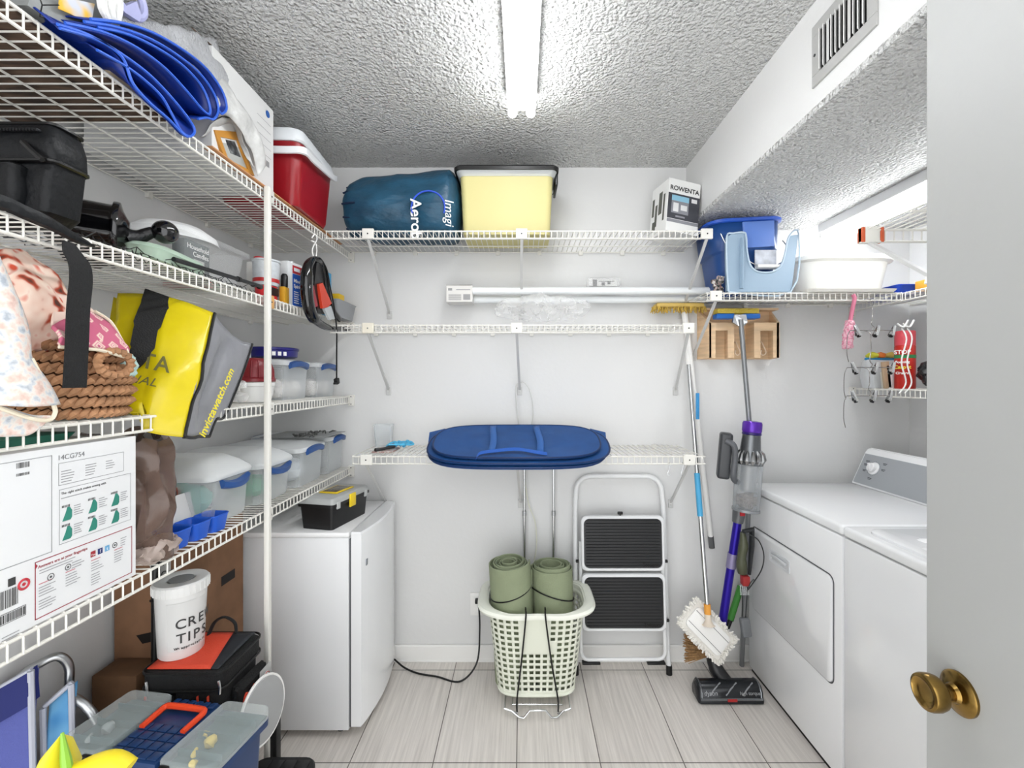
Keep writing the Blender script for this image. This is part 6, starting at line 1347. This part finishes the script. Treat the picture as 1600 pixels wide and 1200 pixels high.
while x < Yp(27): w = random.uniform(.0006, .0022); quad(bm, o_, r_, u_, x, 1.080, x + w, 1.112, off=.0007); x += w + random.uniform(.0006, .0018)
x = .74
while x < Yp(39): w = random.uniform(.0006, .0022); quad(bm, o_, r_, u_, x, 1.055, x + w, 1.070, off=.0007); x += w + random.uniform(.0006, .0018)
frame_lines(bm, o_, r_, u_, .70, 1.053, Yp(40), 1.072, .0008, .0007); quad(bm, o_, r_, u_, Yp(12), 1.116, Yp(24), 1.130, off=.0007)
part('barcodes', bm, M_ink, t, world=True, smooth=0)
txt('14CG754', .014, (XB_, Yp(89), 1.324), r_, u_, mat('#77787a', .6), t, off=.0006, ext=.0001)
txt('The right stitch makes sewing with', .0068, (XB_, Yp(95), 1.255), r_, u_, M_ink, t, off=.0006, ext=.0001)
txt('Answers are at your fingertips', .0078, (XB_, Yp(59), 1.128), r_, u_, mat('#9c4048', .6), t, off=.0006, ext=.0001, bold=.0001)
for px, c, s in ((145, '#a2303a', 'You'), (156, '#27356f', 'f'), (167, '#6fa8cf', 't')):
    bm = B(); quad(bm, o_, r_, u_, Yp(px) - .0055, 1.108, Yp(px) + .0055, 1.120, off=.0008); part('icon', bm, mat(c, .5), t, world=True, smooth=0)
    txt(s, .010 if len(s) < 2 else .006, (XB_, Yp(px), 1.1105), r_, u_, M_white, t, off=.0012, ext=.0001, align='CENTER')
for px, z, rr, c in ((179, 1.114, .0055, '#4a4a4a'), (79, 1.103, .006, '#555555'), (106, 1.108, .0055, '#555555'), (37, 1.110, .0085, '#b52f3a')):
    bm = B(); tube(bm, [(XB_ + .0006, Yp(px) + rr * math.cos(a), z + rr * math.sin(a)) for a in [2 * math.pi * k / 20 for k in range(20)]], .0007 if c != '#b52f3a' else .0022, 4, closed=True); lathe(bm, [(rr * .35, 0), (rr * .35, .0006)], (XB_ + .0004, Yp(px), z), (1, 0, 0), 12); part('round_mark', bm, mat(c, .6), t, world=True)
bm = B(); loft(bm, [rring(.20, .40, .02, 1.3515, -1.06, .76, 4), rring(.22, .42, .02, 1.370, -1.06, .76, 4)]); solo('green_tray', bm, mat('#1f6a55', .5), 'dark green flat tray lying on top of the large white printed carton', 'tray')
# brown plastic bag
t = thing('brown_plastic_bag', 'translucent brown plastic shopping bag slumped beside the white printed carton', 'plastic bag', (-1.0, 1.16, S4))
bm = B(); n = 36; rings = []
for k in range(20):
    s = k / 19; z = S4 + .003 + .315 * s; rx = .095 + .022 * math.sin(s * 2.6) - .02 * s; ry = .088 + .03 * math.sin(math.pi * s * .9) - .030 * s
    rings.append([V((-1.00 + rx * math.cos(a), 1.140 + .008 * math.sin(s * 4) + ry * .80 * math.sin(a), z)) + noise.noise_vector(V((math.cos(a) * 2.4, math.sin(a) * 2.4, s * 3))) * .028 + noise.noise_vector(V((math.cos(a) * 8, math.sin(a) * 8, s * 6))) * .008 for a in [2 * math.pi * j / n for j in range(n)]])
for rg in rings[:2]:
    for p in rg: p.z = max(p.z, S4 + .003)
loft(bm, rings, cap1=False); part('bag_film', bm, film('#6b564c', .72, .22, 'brown_film'), t, world=True, smooth=40)
bm = B()
for y in (1.11, 1.17): tube(bm, bez([(-.97, y - .03, 1.33), (-.955, y - .025, 1.355), (-.95, y, 1.362), (-.955, y + .02, 1.352), (-.97, y + .028, 1.325)], 5), .007, 6, flat=.4)
part('bag_handles', bm, mat('#5e4e47', .35), t, world=True)
bm = B(); bmesh.ops.create_icosphere(bm, subdivisions=4, radius=1)
for v in bm.verts: c = v.co.copy(); v.co = V((-.925 + c.x * .030, 1.14 + c.y * .065, S4 + .032 + c.z * .030)) + noise.noise_vector(c * 3) * .014; v.co.z = max(v.co.z, S4 + .003)
part('slumped_skirt', bm, film('#b3a39a', .75, .3, 'pale_brown_film'), t, world=True)
bm = B(); lathe(bm, [(.042, 0), (.045, .01), (.045, .20), (.04, .21)], (-1.01, 1.14, S4 + .012), n=20); solo('dark_canister', bm, mat('#2b2522', .4), 'dark bottle shape inside the brown plastic bag', 'container')
# blue organizer tray with contents
t = thing('organizer_caddy', 'bright blue three compartment plastic organizer on the lowest left shelf edge', 'organizer', (-.950, 1.300, S4 + .001), (0, 0, R(-4)))
bm = B()
for k in range(3): frust(bm, [(.058, .052, .012, 0), (.072, .066, .015, .046), (.076, .070, .016, .050)], cx=0, cy=-.071 + .071 * k, n=4, cap1=False)
b_ = part('compartments', bm, mat('#1d57c2', .35), t); mod(b_, 'SOLIDIFY', thickness=.0025)
t = thing('white_spray_nozzle', 'white nozzle bottle with black trigger standing behind the blue organizer', 'bottle', (-1.03, 1.33, S4))
bm = B(); lathe(bm, [(.024, .002), (.028, .01), (.028, .07), (.012, .10), (.010, .12)], (-1.03, 1.29, S4), n=20); part('bottle_body', bm, M_white, t, world=True)
bm = B(); box(bm, (-1.04, 1.27, S4 + .118), (-1.01, 1.32, S4 + .135), .004); part('trigger', bm, M_black, t, world=True)
t = thing('seed_packets', 'white cards with a green edged picture card behind the blue organizer', 'cards', (-1.01, 1.40, S4))
bm = B(); box(bm, (-.0015, -.055, .0), (.0015, .055, .115), M=Matrix.Translation((-1.0, 1.335, S4 + .003)) @ Matrix.Rotation(R(-14), 4, 'Y')); part('white_card', bm, mat('#dcdcda', .6), t, world=True)
bm = B(); box(bm, (-.0015, -.05, .0), (.0015, .03, .13), M=Matrix.Translation((-1.04, 1.35, S4 + .003)) @ Matrix.Rotation(R(-4), 4, 'Y')); part('picture_card', bm, ramp_mat('card_print', 'noise', [(.4, '#8a4a3a'), (.5, '#d8c8b8'), (.6, '#2f7a4a')], 40), t, world=True)
# the four latch bins
latchbin('clear_latch_bin', 'nearest of the four clear latch bins on the lowest left shelf, beside the blue organizer', -1.30, -.945, 1.395 - .03, 1.585, S4 + .002, .150, dome=.045, rear=True, low=.012)
latchbin('clear_latch_bin', 'second clear latch bin on the lowest left shelf, right behind the support pole', -1.30, -.935, 1.615, 1.845, S4 + .002, .140, dome=.040, rear=True, low=.010)
latchbin('clear_latch_bin', 'third clear latch bin from the front on the lowest left shelf', -1.30, -.925, 1.875, 2.125, S4 + .002, .155, dome=.015, rear=True)
latchbin('clear_latch_bin', 'clear latch bin in the back corner of the lowest left shelf', -1.30, -.92, 2.150, 2.355, S4 + .002, .168, dome=.012, rear=True)
for k, (x, y, c, s, lab) in enumerate(((-1.12, 1.47, '#8fc4b8', (.10, .07, .055), 'pale teal bundle inside the nearest clear latch bin'), (-1.04, 1.73, '#4f9a78', (.07, .075, .042), 'green bundle inside the second clear latch bin'), (-1.16, 1.73, '#d9d9d6', (.08, .07, .05), 'white bundle inside the second clear latch bin'), (-1.05, 2.0, '#d6dde2', (.08, .085, .05), 'pale bundle inside the third clear latch bin'))):
    bm = B(); bmesh.ops.create_icosphere(bm, subdivisions=3, radius=1)
    for v in bm.verts: co = v.co.copy(); v.co = V((x + co.x * s[0], y + co.y * s[1], S4 + .012 + s[2] + co.z * s[2])) + noise.noise_vector(co * 2.4 + V((k, 1, 0))) * .012
    solo('cloth_bundle', bm, mat(c, .85), lab, 'bundle')
t = thing('dried_sprigs', 'grey silver dried sprigs lying on a flat sheet over the back clear bins', 'sprigs', (-1.0, 2.2, S4 + .195))
bm = B(); random.seed(31)
for k in range(34):
    p = V((-.985 + random.uniform(-.05, .04), 2.10 + random.uniform(-.07, .12), S4 + .200)); d_ = V((random.uniform(-.03, .03), random.uniform(-.03, .03), random.uniform(.002, .014)))
    tube(bm, [p, p + d_ * .5 + V((0, 0, .004)), p + d_], [.003, .0045, .001], 5)
part('leaves', bm, mat('#4c4d4b', .5), t, world=True)
bm = B(); box(bm, (-1.2, 2.06, S4 + .1935), (-.90, 2.30, S4 + .1955), M=None); part('backing_sheet', bm, mat('#8d8f8f', .5), t, world=True)

# ================================================================ on the floor at the left
M_card = mat('#7d5b42', .85, name='brown_cardboard', var=.18, vscale=9); M_card2 = mat('#64472f', .85, var=.2, vscale=12)
t = thing('cardboard_carton', 'tall brown cardboard carton standing against the left wall beside the fridge', 'box', (-1.22, 1.64, 0))
bm = B(); box(bm, (-1.318, 1.455, .002), (-1.135, 1.835, .945), .002); part('carton_body', bm, M_card, t, world=True, smooth=0)
bm = B(); prism(bm, [(-1.245, 1.4545, .655), (-1.185, 1.4545, .668), (-1.195, 1.4545, .635), (-1.225, 1.4545, .628)], (0, -.001, 0)); part('hand_hole', bm, mat('#120b07', .9), t, world=True, label='dark hand hole')
bm = B(); box(bm, (-1.1345, 1.70, .70), (-1.1335, 1.78, .735)); part('printed_mark', bm, mat('#1e1a18', .8), t, world=True)
bm = B(); box(bm, (-1.30, 1.36, .002), (-1.165, 1.45, .585), .002); solo('small_carton', bm, M_card2, 'shorter dark brown cardboard piece in front of the tall cardboard carton', 'box')
t = thing('paper_sign', 'white printed paper sheet tucked beside the black pole under the lowest left shelf', 'paper', (-1.15, 1.43, .8))
bm = B(); prism(bm, [(-1.205, 1.445, .925), (-1.125, 1.445, .945), (-1.125, 1.440, .80), (-1.155, 1.440, .765)], (0, -.0015, 0)); part('sheet', bm, mat('#c9c9c6', .7), t, world=True)
for k, s in enumerate(('WA', 'ZOO', 'W')): txt(s, .030, (-1.178 + .006 * k, 1.441, .880 - .036 * k), (1, 0, .2), (0, 0, 1), M_ink, t, off=.003, ext=.0001)
t = thing('black_stand_pole', 'black metal pole standing upright behind the white tips bucket', 'pole', (-1.125, 1.40, 0))
bm = B(); rod(bm, (-1.142, 1.405, .002), (-1.142, 1.405, .965), .0125, 14); part('pole', bm, mat('#0c0c0d', .35), t, world=True)
bm = B(); tube(bm, [(-1.142 + .0145 * math.cos(a), 1.405 + .0145 * math.sin(a), .795) for a in [2 * math.pi * k / 14 for k in range(14)]], .002, 5, closed=True); tube(bm, [(-1.13, 1.395, .795), (-1.115, 1.385, .800)], .0015, 5); part('cable_tie', bm, M_black, t, world=True)
# black plastic step stool under the cooler bag
t = thing('black_step_stool', 'black plastic two step stool on the floor under the red and black bag', 'step stool', (-.92, 1.45, 0))
M_bp = mat('#1a1a1b', .5)
bm = B(); frust(bm, [(.27, .30, .03, .335), (.28, .31, .03, .345), (.28, .31, .03, .365), (.27, .30, .03, .372)], cx=-.985, cy=1.455, n=4); part('upper_step', bm, M_bp, t, world=True)
bm = B(); frust(bm, [(.20, .21, .04, .165), (.21, .22, .045, .172), (.21, .22, .045, .188), (.20, .21, .04, .194)], cx=-.795, cy=1.43, n=5)
ls = part('lower_step', bm, M_bp, t, world=True)
bm = B()
for i in range(4):
    for j in range(4): box(bm, (-.882 + i * .044, 1.338 + j * .047, .1945), (-.882 + i * .044 + .038, 1.338 + j * .047 + .041, .1975), .001)
part('tread_pattern', bm, mat('#232324', .45), ls, world=True)
for x, y, z in ((-1.10, 1.33, .34), (-1.10, 1.58, .34), (-.87, 1.585, .34), (-.868, 1.325, .34), (-.72, 1.345, .17), (-.72, 1.515, .17)):
    bm = B(); box(bm, (x - .015, y - .015, .002), (x + .015, y + .015, z), .003); part('leg', bm, M_bp, t, world=True)
# bowling / cooler bag
M_or = mat('#d2452c', .7, bump=.3, bscale=250, name='orange_red_fabric')
t = thing('cooler_bag', 'black soft bag with orange red top stripe and side pocket under the lowest left shelf', 'bag', (-.99, 1.435, .374))
def br_(x0, x1, y0, y1, z, r=.035): return [V((p.x, p.y, z)) for p in rring(x1 - x0, y1 - y0, r, 0, (x0 + x1) / 2, (y0 + y1) / 2, 5)]
bm = B(); loft(bm, [br_(-1.095, -.885, 1.315, 1.490, .376), br_(-1.10, -.875, 1.305, 1.500, .40), br_(-1.10, -.872, 1.302, 1.503, .56), br_(-1.10, -.876, 1.305, 1.500, .578)]); jitter(bm, .005, 15); part('body', bm, M_blackcloth, t, world=True)
bm = B(); loft(bm, [br_(-1.102, -.870, 1.300, 1.506, .580), br_(-1.105, -.866, 1.296, 1.510, .588), br_(-1.105, -.866, 1.296, 1.510, .628), br_(-1.10, -.872, 1.303, 1.503, .635)]); jitter(bm, .003, 15, 2); lidp = part('lid', bm, M_blackcloth, t, world=True)
bm = B(); tl = lambda x, y: V((x, y, .6365 + .004 * math.sin((y - 1.3) * 11)))
grid(bm, lambda u, v: tl(-1.092 + (.135 + .05 * (1 - v)) * u - 0, 1.312 + .182 * v), 6, 10); o1_ = part('top_stripe', bm, M_or, lidp, world=True, label='orange red top stripe'); mod(o1_, 'SOLIDIFY', thickness=.003, offset=1)
bm = B(); grid(bm, lambda u, v: tl(-1.092 + (.135 + .05 * (1 - v)) + (.092 - .05 * (1 - v) - 0.02) * u + .001, 1.312 + .182 * v), 4, 10); o2_ = part('top_panel', bm, mat('#25282d', .6, var=.3, vscale=14), lidp, world=True); mod(o2_, 'SOLIDIFY', thickness=.003, offset=1)
for z in (.584, .632):
    bm = B(); tube(bm, br_(-1.106, -.864, 1.294, 1.512, z), .0035, 6, closed=True); part('zip_piping', bm, M_black, lidp, world=True)
bm = B(); tube(bm, bez([(-1.03, 1.48, .640), (-1.02, 1.495, .675), (-.99, 1.50, .690), (-.955, 1.498, .672), (-.945, 1.49, .640)], 5), .009, 8, flat=.45); part('grab_handle', bm, M_blackcloth, t, world=True)
bm = B(); loft(bm, [[V((-.868, 1.33, .40)), V((-.868, 1.49, .40)), V((-.868, 1.495, .56)), V((-.868, 1.34, .57))], [V((-.832, 1.335, .40)), V((-.826, 1.48, .40)), V((-.836, 1.49, .555)), V((-.838, 1.345, .56))]]); bmesh.ops.bevel(bm, geom=bm.edges[:], offset=.012, segments=3, affect='EDGES'); sp_ = part('side_pocket', bm, M_blackcloth, t, world=True)
for (ya, yb) in ((1.335, 1.395), (1.375, 1.45)):
    bm = B(); tube(bm, bez([(-.834, ya, .42), (-.829, ya + .004, .46), (-.829, ya + .012, .50), (-.832, ya + .028, .535)], 5), [.008] + [.012] * 13 + [.010, .006], 8, flat=.4); part('orange_panel', bm, M_or, sp_, world=True)
bm = B(); prism(bm, [(-.829, 1.42, .49), (-.829, 1.47, .46), (-.829, 1.49, .50), (-.832, 1.485, .552), (-.832, 1.43, .552)], (.004, 0, 0)); part('grey_panel', bm, mat('#b4b4b2', .6), sp_, world=True)
bm = B(); lathe(bm, [(.018, 0), (.018, .0015)], (-.8245, 1.452, .522), (1, 0, 0), 20); part('round_badge', bm, M_white, sp_, world=True)
bm = B(); tube(bm, [(-.8225, 1.452 + .016 * math.cos(a), .522 + .016 * math.sin(a)) for a in [2 * math.pi * k / 20 for k in range(20)]], .0013, 5, closed=True); box(bm, (-.8235, 1.444, .515), (-.8222, 1.460, .529), .0005); part('badge_mark', bm, mat('#b02a22', .5), sp_, world=True)
bm = B(); box(bm, (-1.05, 1.290, .50), (-1.0, 1.304, .575), .005); box(bm, (-.955, 1.288, .44), (-.90, 1.304, .52), .008); part('front_buckles', bm, M_black, t, world=True)
for x in (-1.085, -.935, -.905):
    bm = B(); box(bm, (x, 1.292, .53), (x + .004, 1.299, .57), .001); part('red_pull_tab', bm, M_or, t, world=True)
for x, y in ((-1.08, 1.294), (-.875, 1.30)):
    bm = B(); tube(bm, [(x, y, .612), (x + .006, y - .004, .595), (x + .004, y - .003, .575)], .0035, 6); part('zipper_pull', bm, M_chrome, t, world=True)
# tips bucket on the bag
t = thing('tips_bucket', 'white round plastic bucket lettered CREW TIPS standing on the red and black bag', 'bucket', (-1.075, 1.432, .642))
t.location = (-1.055, 1.395, .6425); MW[t.name] = Matrix.Translation(t.location)
bm = B(); lathe(bm, [(.056, 0), (.059, .004), (.067, .193), (.070, .196), (.070, .202)], n=40); part('body', bm, mat('#dcdcda', .35), t)
bm = B(); lathe(bm, [(.072, .191), (.073, .196), (.073, .219), (.069, .224), (.040, .224), (.036, .221), (.030, .210)], n=40); 
for k in range(30):
    a = 2 * math.pi * k / 30; box(bm, (.072, -.0012, .193), (.0745, .0012, .218), M=Matrix.Rotation(a, 4, 'Z'))
ld_ = part('lid', bm, mat('#e3e3e1', .35), t)
bm = B(); lathe(bm, [(.033, .2215), (.033, .2230), (.0, .2231)], n=24); part('lid_opening', bm, mat('#8d8f90', .5), ld_)
def curved(s, size, z, a0, m, par, rad, gap=1.0, rtop=0):
    # letters wrapped round the bucket, starting at angle a0 and reading to the right
    a = a0
    for ch in s:
        adv = size * (.36 if ch in 'I ' else .80 if ch != 'W' else 1.0) * gap
        am = a + adv / rad / 2
        if ch != ' ':
            n_ = V((math.cos(am), math.sin(am), 0)); r_ = V((-math.sin(am), math.cos(am), 0))
            LT(ch, size, n_ * (rad + rtop) + V((0, 0, z)), r_, (0, 0, 1), m, par, align='CENTER', off=.0008, ext=.0002, bold=.0004)
        a += adv / rad
bm = B(); grid(bm, lambda u, v: V(((.0608 + .0067 * v) * math.cos(R(-85 + 95 * u)), (.0608 + .0067 * v) * math.sin(R(-85 + 95 * u)), .028 + .145 * v)), 16, 4); part('paper_label', bm, mat('#d0d0ce', .6), t)
curved('CREW', .040, .096, R(-66), M_ink, t, .0652, gap=.86); curved('TIPS', .040, .052, R(-66), M_ink, t, .0634, gap=.86); curved('We appreciate it', .0095, .034, R(-68), M_ink, t, .0628, gap=.75)
# round grey folded shade with white piping
t = thing('folded_sunshade', 'round light grey folded pouch with white piping beside the red and black bag', 'pouch', (-.80, 1.40, .25))
Mr = Matrix.Translation((-.806, 1.402, .452)) @ Matrix.Rotation(R(-8), 4, 'Z') @ Matrix.Rotation(R(-6), 4, 'Y')
bm = B(); lathe(bm, [(0, .012), (.06, .010), (.090, .006), (.094, 0), (.090, -.006), (.06, -.010), (0, -.012)], (0, 0, 0), (1, 0, 0), 40); bmesh.ops.transform(bm, matrix=Mr, verts=bm.verts[:]); dsc = part('disc', bm, mat('#9fa0a0', .7), t, world=True)
bm = B(); tube(bm, [Mr @ V((0, .095 * math.cos(a), .095 * math.sin(a))) for a in [2 * math.pi * k / 40 for k in range(40)]], .0045, 7, closed=True); part('piping', bm, M_white, dsc, world=True)

# big blue tool box with clear lids
t = thing('tackle_toolbox', 'large navy toolbox with two clear organizer lids and an orange handle at bottom left', 'toolbox', (-.92, 1.165, .35), (0, 0, R(-8.5)))
M_nav = mat('#17345f', .35, name='navy_plastic')
bm = B(); frust(bm, [(.40, .17, .02, 0), (.415, .185, .02, .19), (.445, .205, .02, .195), (.445, .205, .02, .210)], n=4); part('body', bm, M_nav, t)
bm = B(); box(bm, (-.075, -.100, .211), (.075, .100, .228), .004)
for i in range(5):
    for j in range(4): box(bm, (-.070 + i * .0285, -.092 + j * .026, .228), (-.070 + i * .0285 + .0255, -.092 + j * .026 + .0235, .2315), .0012)
for i in range(6): box(bm, (-.066 + i * .023, .074, .228), (-.066 + i * .023 + .016, .096, .2335), .002)
ctr = part('center_panel', bm, M_nav, t)
bm = B(); tube(bm, bez([(-.060, -.012, .235), (-.062, .04, .238), (-.060, .052, .240), (-.045, .058, .241), (.045, .058, .241), (.060, .052, .240), (.062, .04, .238), (.060, -.012, .235)], 4), .0078, 8); part('handle', bm, mat('#d8421c', .4), t, label='orange red carry handle')
M_lidc = film('#dfe6e4', .22, .2, 'clear_lid', ex=.22)
for s, nm in ((-1, 'left'), (1, 'right')):
    bm = B(); cx_ = s * .151; frust(bm, [(.140, .205, .018, .211), (.140, .205, .018, .236), (.132, .197, .016, .2405), (.10, .16, .01, .2405)], cx=cx_, n=5); lo_ = part('organizer_lid', bm, M_lidc, t, label='clear organizer lid')
    bm = B()
    for k in range(3): box(bm, (cx_ - .06, -.055 + .055 * k, .213), (cx_ + .06, -.053 + .055 * k, .233))
    box(bm, (cx_ - .062, -.095, .2112), (cx_ + .062, .095, .214)); part('divider', bm, mat('#51676c', .5), t)
    for xx in (cx_ - .045, cx_ + .045):
        bm = B(); box(bm, (xx - .012, -.112, .198), (xx + .012, -.101, .234), .003); part('latch', bm, M_black, t)
    for k in range(2 if s < 0 else 5):
        bm = B(); random.seed(k + 40); bmesh.ops.create_icosphere(bm, subdivisions=2, radius=.008 if k else .014); jitter(bm, .006, 90, k)
        p = MW[t.name] @ V((cx_ + random.uniform(-.04, .03), random.uniform(-.08, .04) if k else -.015, .223)); bmesh.ops.translate(bm, verts=bm.verts[:], vec=p)
        solo('wall_anchor', bm, mat('#d8bf5a' if s > 0 else '#9aa4a4', .5), 'small ' + ('yellow' if s > 0 else 'grey') + ' piece of hardware inside the ' + nm + ' clear lid of the navy toolbox', 'hardware', group='hardware in the %s toolbox lid' % nm)
bm = B(); box(bm, (-1.14, 1.06, .002), (-.72, 1.27, .348), .002); solo('support_carton', bm, M_card2, 'brown carton on the floor carrying the large navy toolbox', 'box')

# folded beach chairs against the left wall
M_cb = mat('#5a62a8', .8, bump=.4, bscale=300, name='blue_sling'); M_cn = mat('#1c2568', .6); M_cl = ramp_mat('light_blue_sling', 'noise', [(.35, '#2f7fc0'), (.65, '#7fbce2')], 9)
M_tr = mat('#b9bcc8', .6)
def chair(label, pl, pr, Y, fabric, navy, arch):
    # pl, pr: upper left and right corners of the folded sling, standing upright and turned to the room
    a = P(*pl, Y - .01); b = P(*pr, Y + .02); t = thing('folding_beach_chair', label, 'folding chair', ((a.x + b.x) / 2, Y, 0))
    up = lambda s, z: V((a.x + (b.x - a.x) * s, a.y + (b.y - a.y) * s, z))
    zt = lambda s: a.z + (b.z - a.z) * s
    bm = B(); grid(bm, lambda u, v: up(u, .06 + (zt(u) - .06) * v) + V((0, .008 * math.sin(v * 7), 0)), 8, 16); p_ = part('fabric_sling', bm, fabric, t, world=True); mod(p_, 'SOLIDIFY', thickness=.004)
    if navy:
        bm = B(); loft(bm, [[up(s, zt(s) + .004 + dz) + V((0, dy, 0)) for dy, dz in ((-.014, -.085), (-.020, -.04), (-.014, 0), (.004, .006), (.010, -.08))] for s in (0.0, .5, 1.0)]); part('head_cushion', bm, M_cn, t, world=True, label='navy head cushion')
    for s in (0, 1):
        bm = B(); tube(bm, [up(s, .04) + V((0, -.012, 0)), up(s, zt(s) * .6) + V((0, -.006, 0)), up(s, zt(s) + .004) + V((0, -.012, 0))], .007, 7); part('side_piping', bm, M_tr, t, world=True)
    bm = B(); tube(bm, [up(0, zt(0) + .006) + V((0, -.008, 0)), up(1, zt(1) + .006) + V((0, -.008, 0))], .006, 7); part('top_piping', bm, M_tr, t, world=True)
    bm = B(); tube(bm, bez(arch, 6), .011, 10); part('tube_frame', bm, M_alu, t, world=True)
    return t
chair('folded beach chair with violet blue sling and navy cushion at the lower left', (-30, 1095), (56, 1046), 1.13, M_cb, True, [V((-1.318, 1.165, .012)), V((-1.318, 1.165, .60)), P(30, 1062, 1.17), P(68, 1034, 1.20), P(92, 1026, 1.22), P(107, 1040, 1.235), P(108, 1075, 1.235), V((-1.246, 1.235, .45)), V((-1.246, 1.235, .012))])
chair('folded beach chair with light blue sling panel beside the navy toolbox', (74, 1104), (118, 1066), 1.20, M_cl, False, [V((-1.20, 1.215, .012)), V((-1.20, 1.215, .40)), P(92, 1110, 1.225), P(106, 1085, 1.225), V((-1.150, 1.235, .50)), V((-1.150, 1.285, .012))])
# foreground garden stakes, only tips in view
for px, py, Y, c, c2, lab in ((96, 1148, .62, '#d9c92c', '#7fae3c', 'green and yellow pointed plastic tip in the lower left foreground'),):
    p = P(px, py, Y); t = thing('pointed_paddle', lab, 'plastic toy', (p.x, p.y, 0))
    bm = B(); tube(bm, [V((p.x - .012, p.y, .01)), V((p.x - .010, p.y, .85)), V((p.x - .012, p.y, p.z - .06)), V((p.x - .006, p.y, p.z - .02)), p], [.012, .012, .040, .022, .002], 12, flat=.35); part('blade', bm, mat(c, .4), t, world=True)
    bm = B(); tube(bm, [V((p.x + .016, p.y - .004, p.z - .08)), V((p.x + .010, p.y - .004, p.z - .03)), p + V((.003, -.002, .004))], [.008, .006, .002], 8); part('green_edge', bm, mat(c2, .4), t, world=True, label='green edge')
p = P(158, 1199, .62); t = thing('yellow_foam_noodle', 'thick yellow rounded foam end in the lower left foreground', 'foam noodle', (p.x, p.y, 0))
bm = B(); tube(bm, bez([(p.x - .10, p.y + .02, .01), (p.x - .08, p.y + .01, .60), (p.x - .055, p.y, .90), (p.x - .03, p.y, p.z - .012), (p.x + .012, p.y, p.z + .004), (p.x + .034, p.y, p.z - .006)], 5), .017, 12); part('foam', bm, mat('#d9c41c', .5), t, world=True)
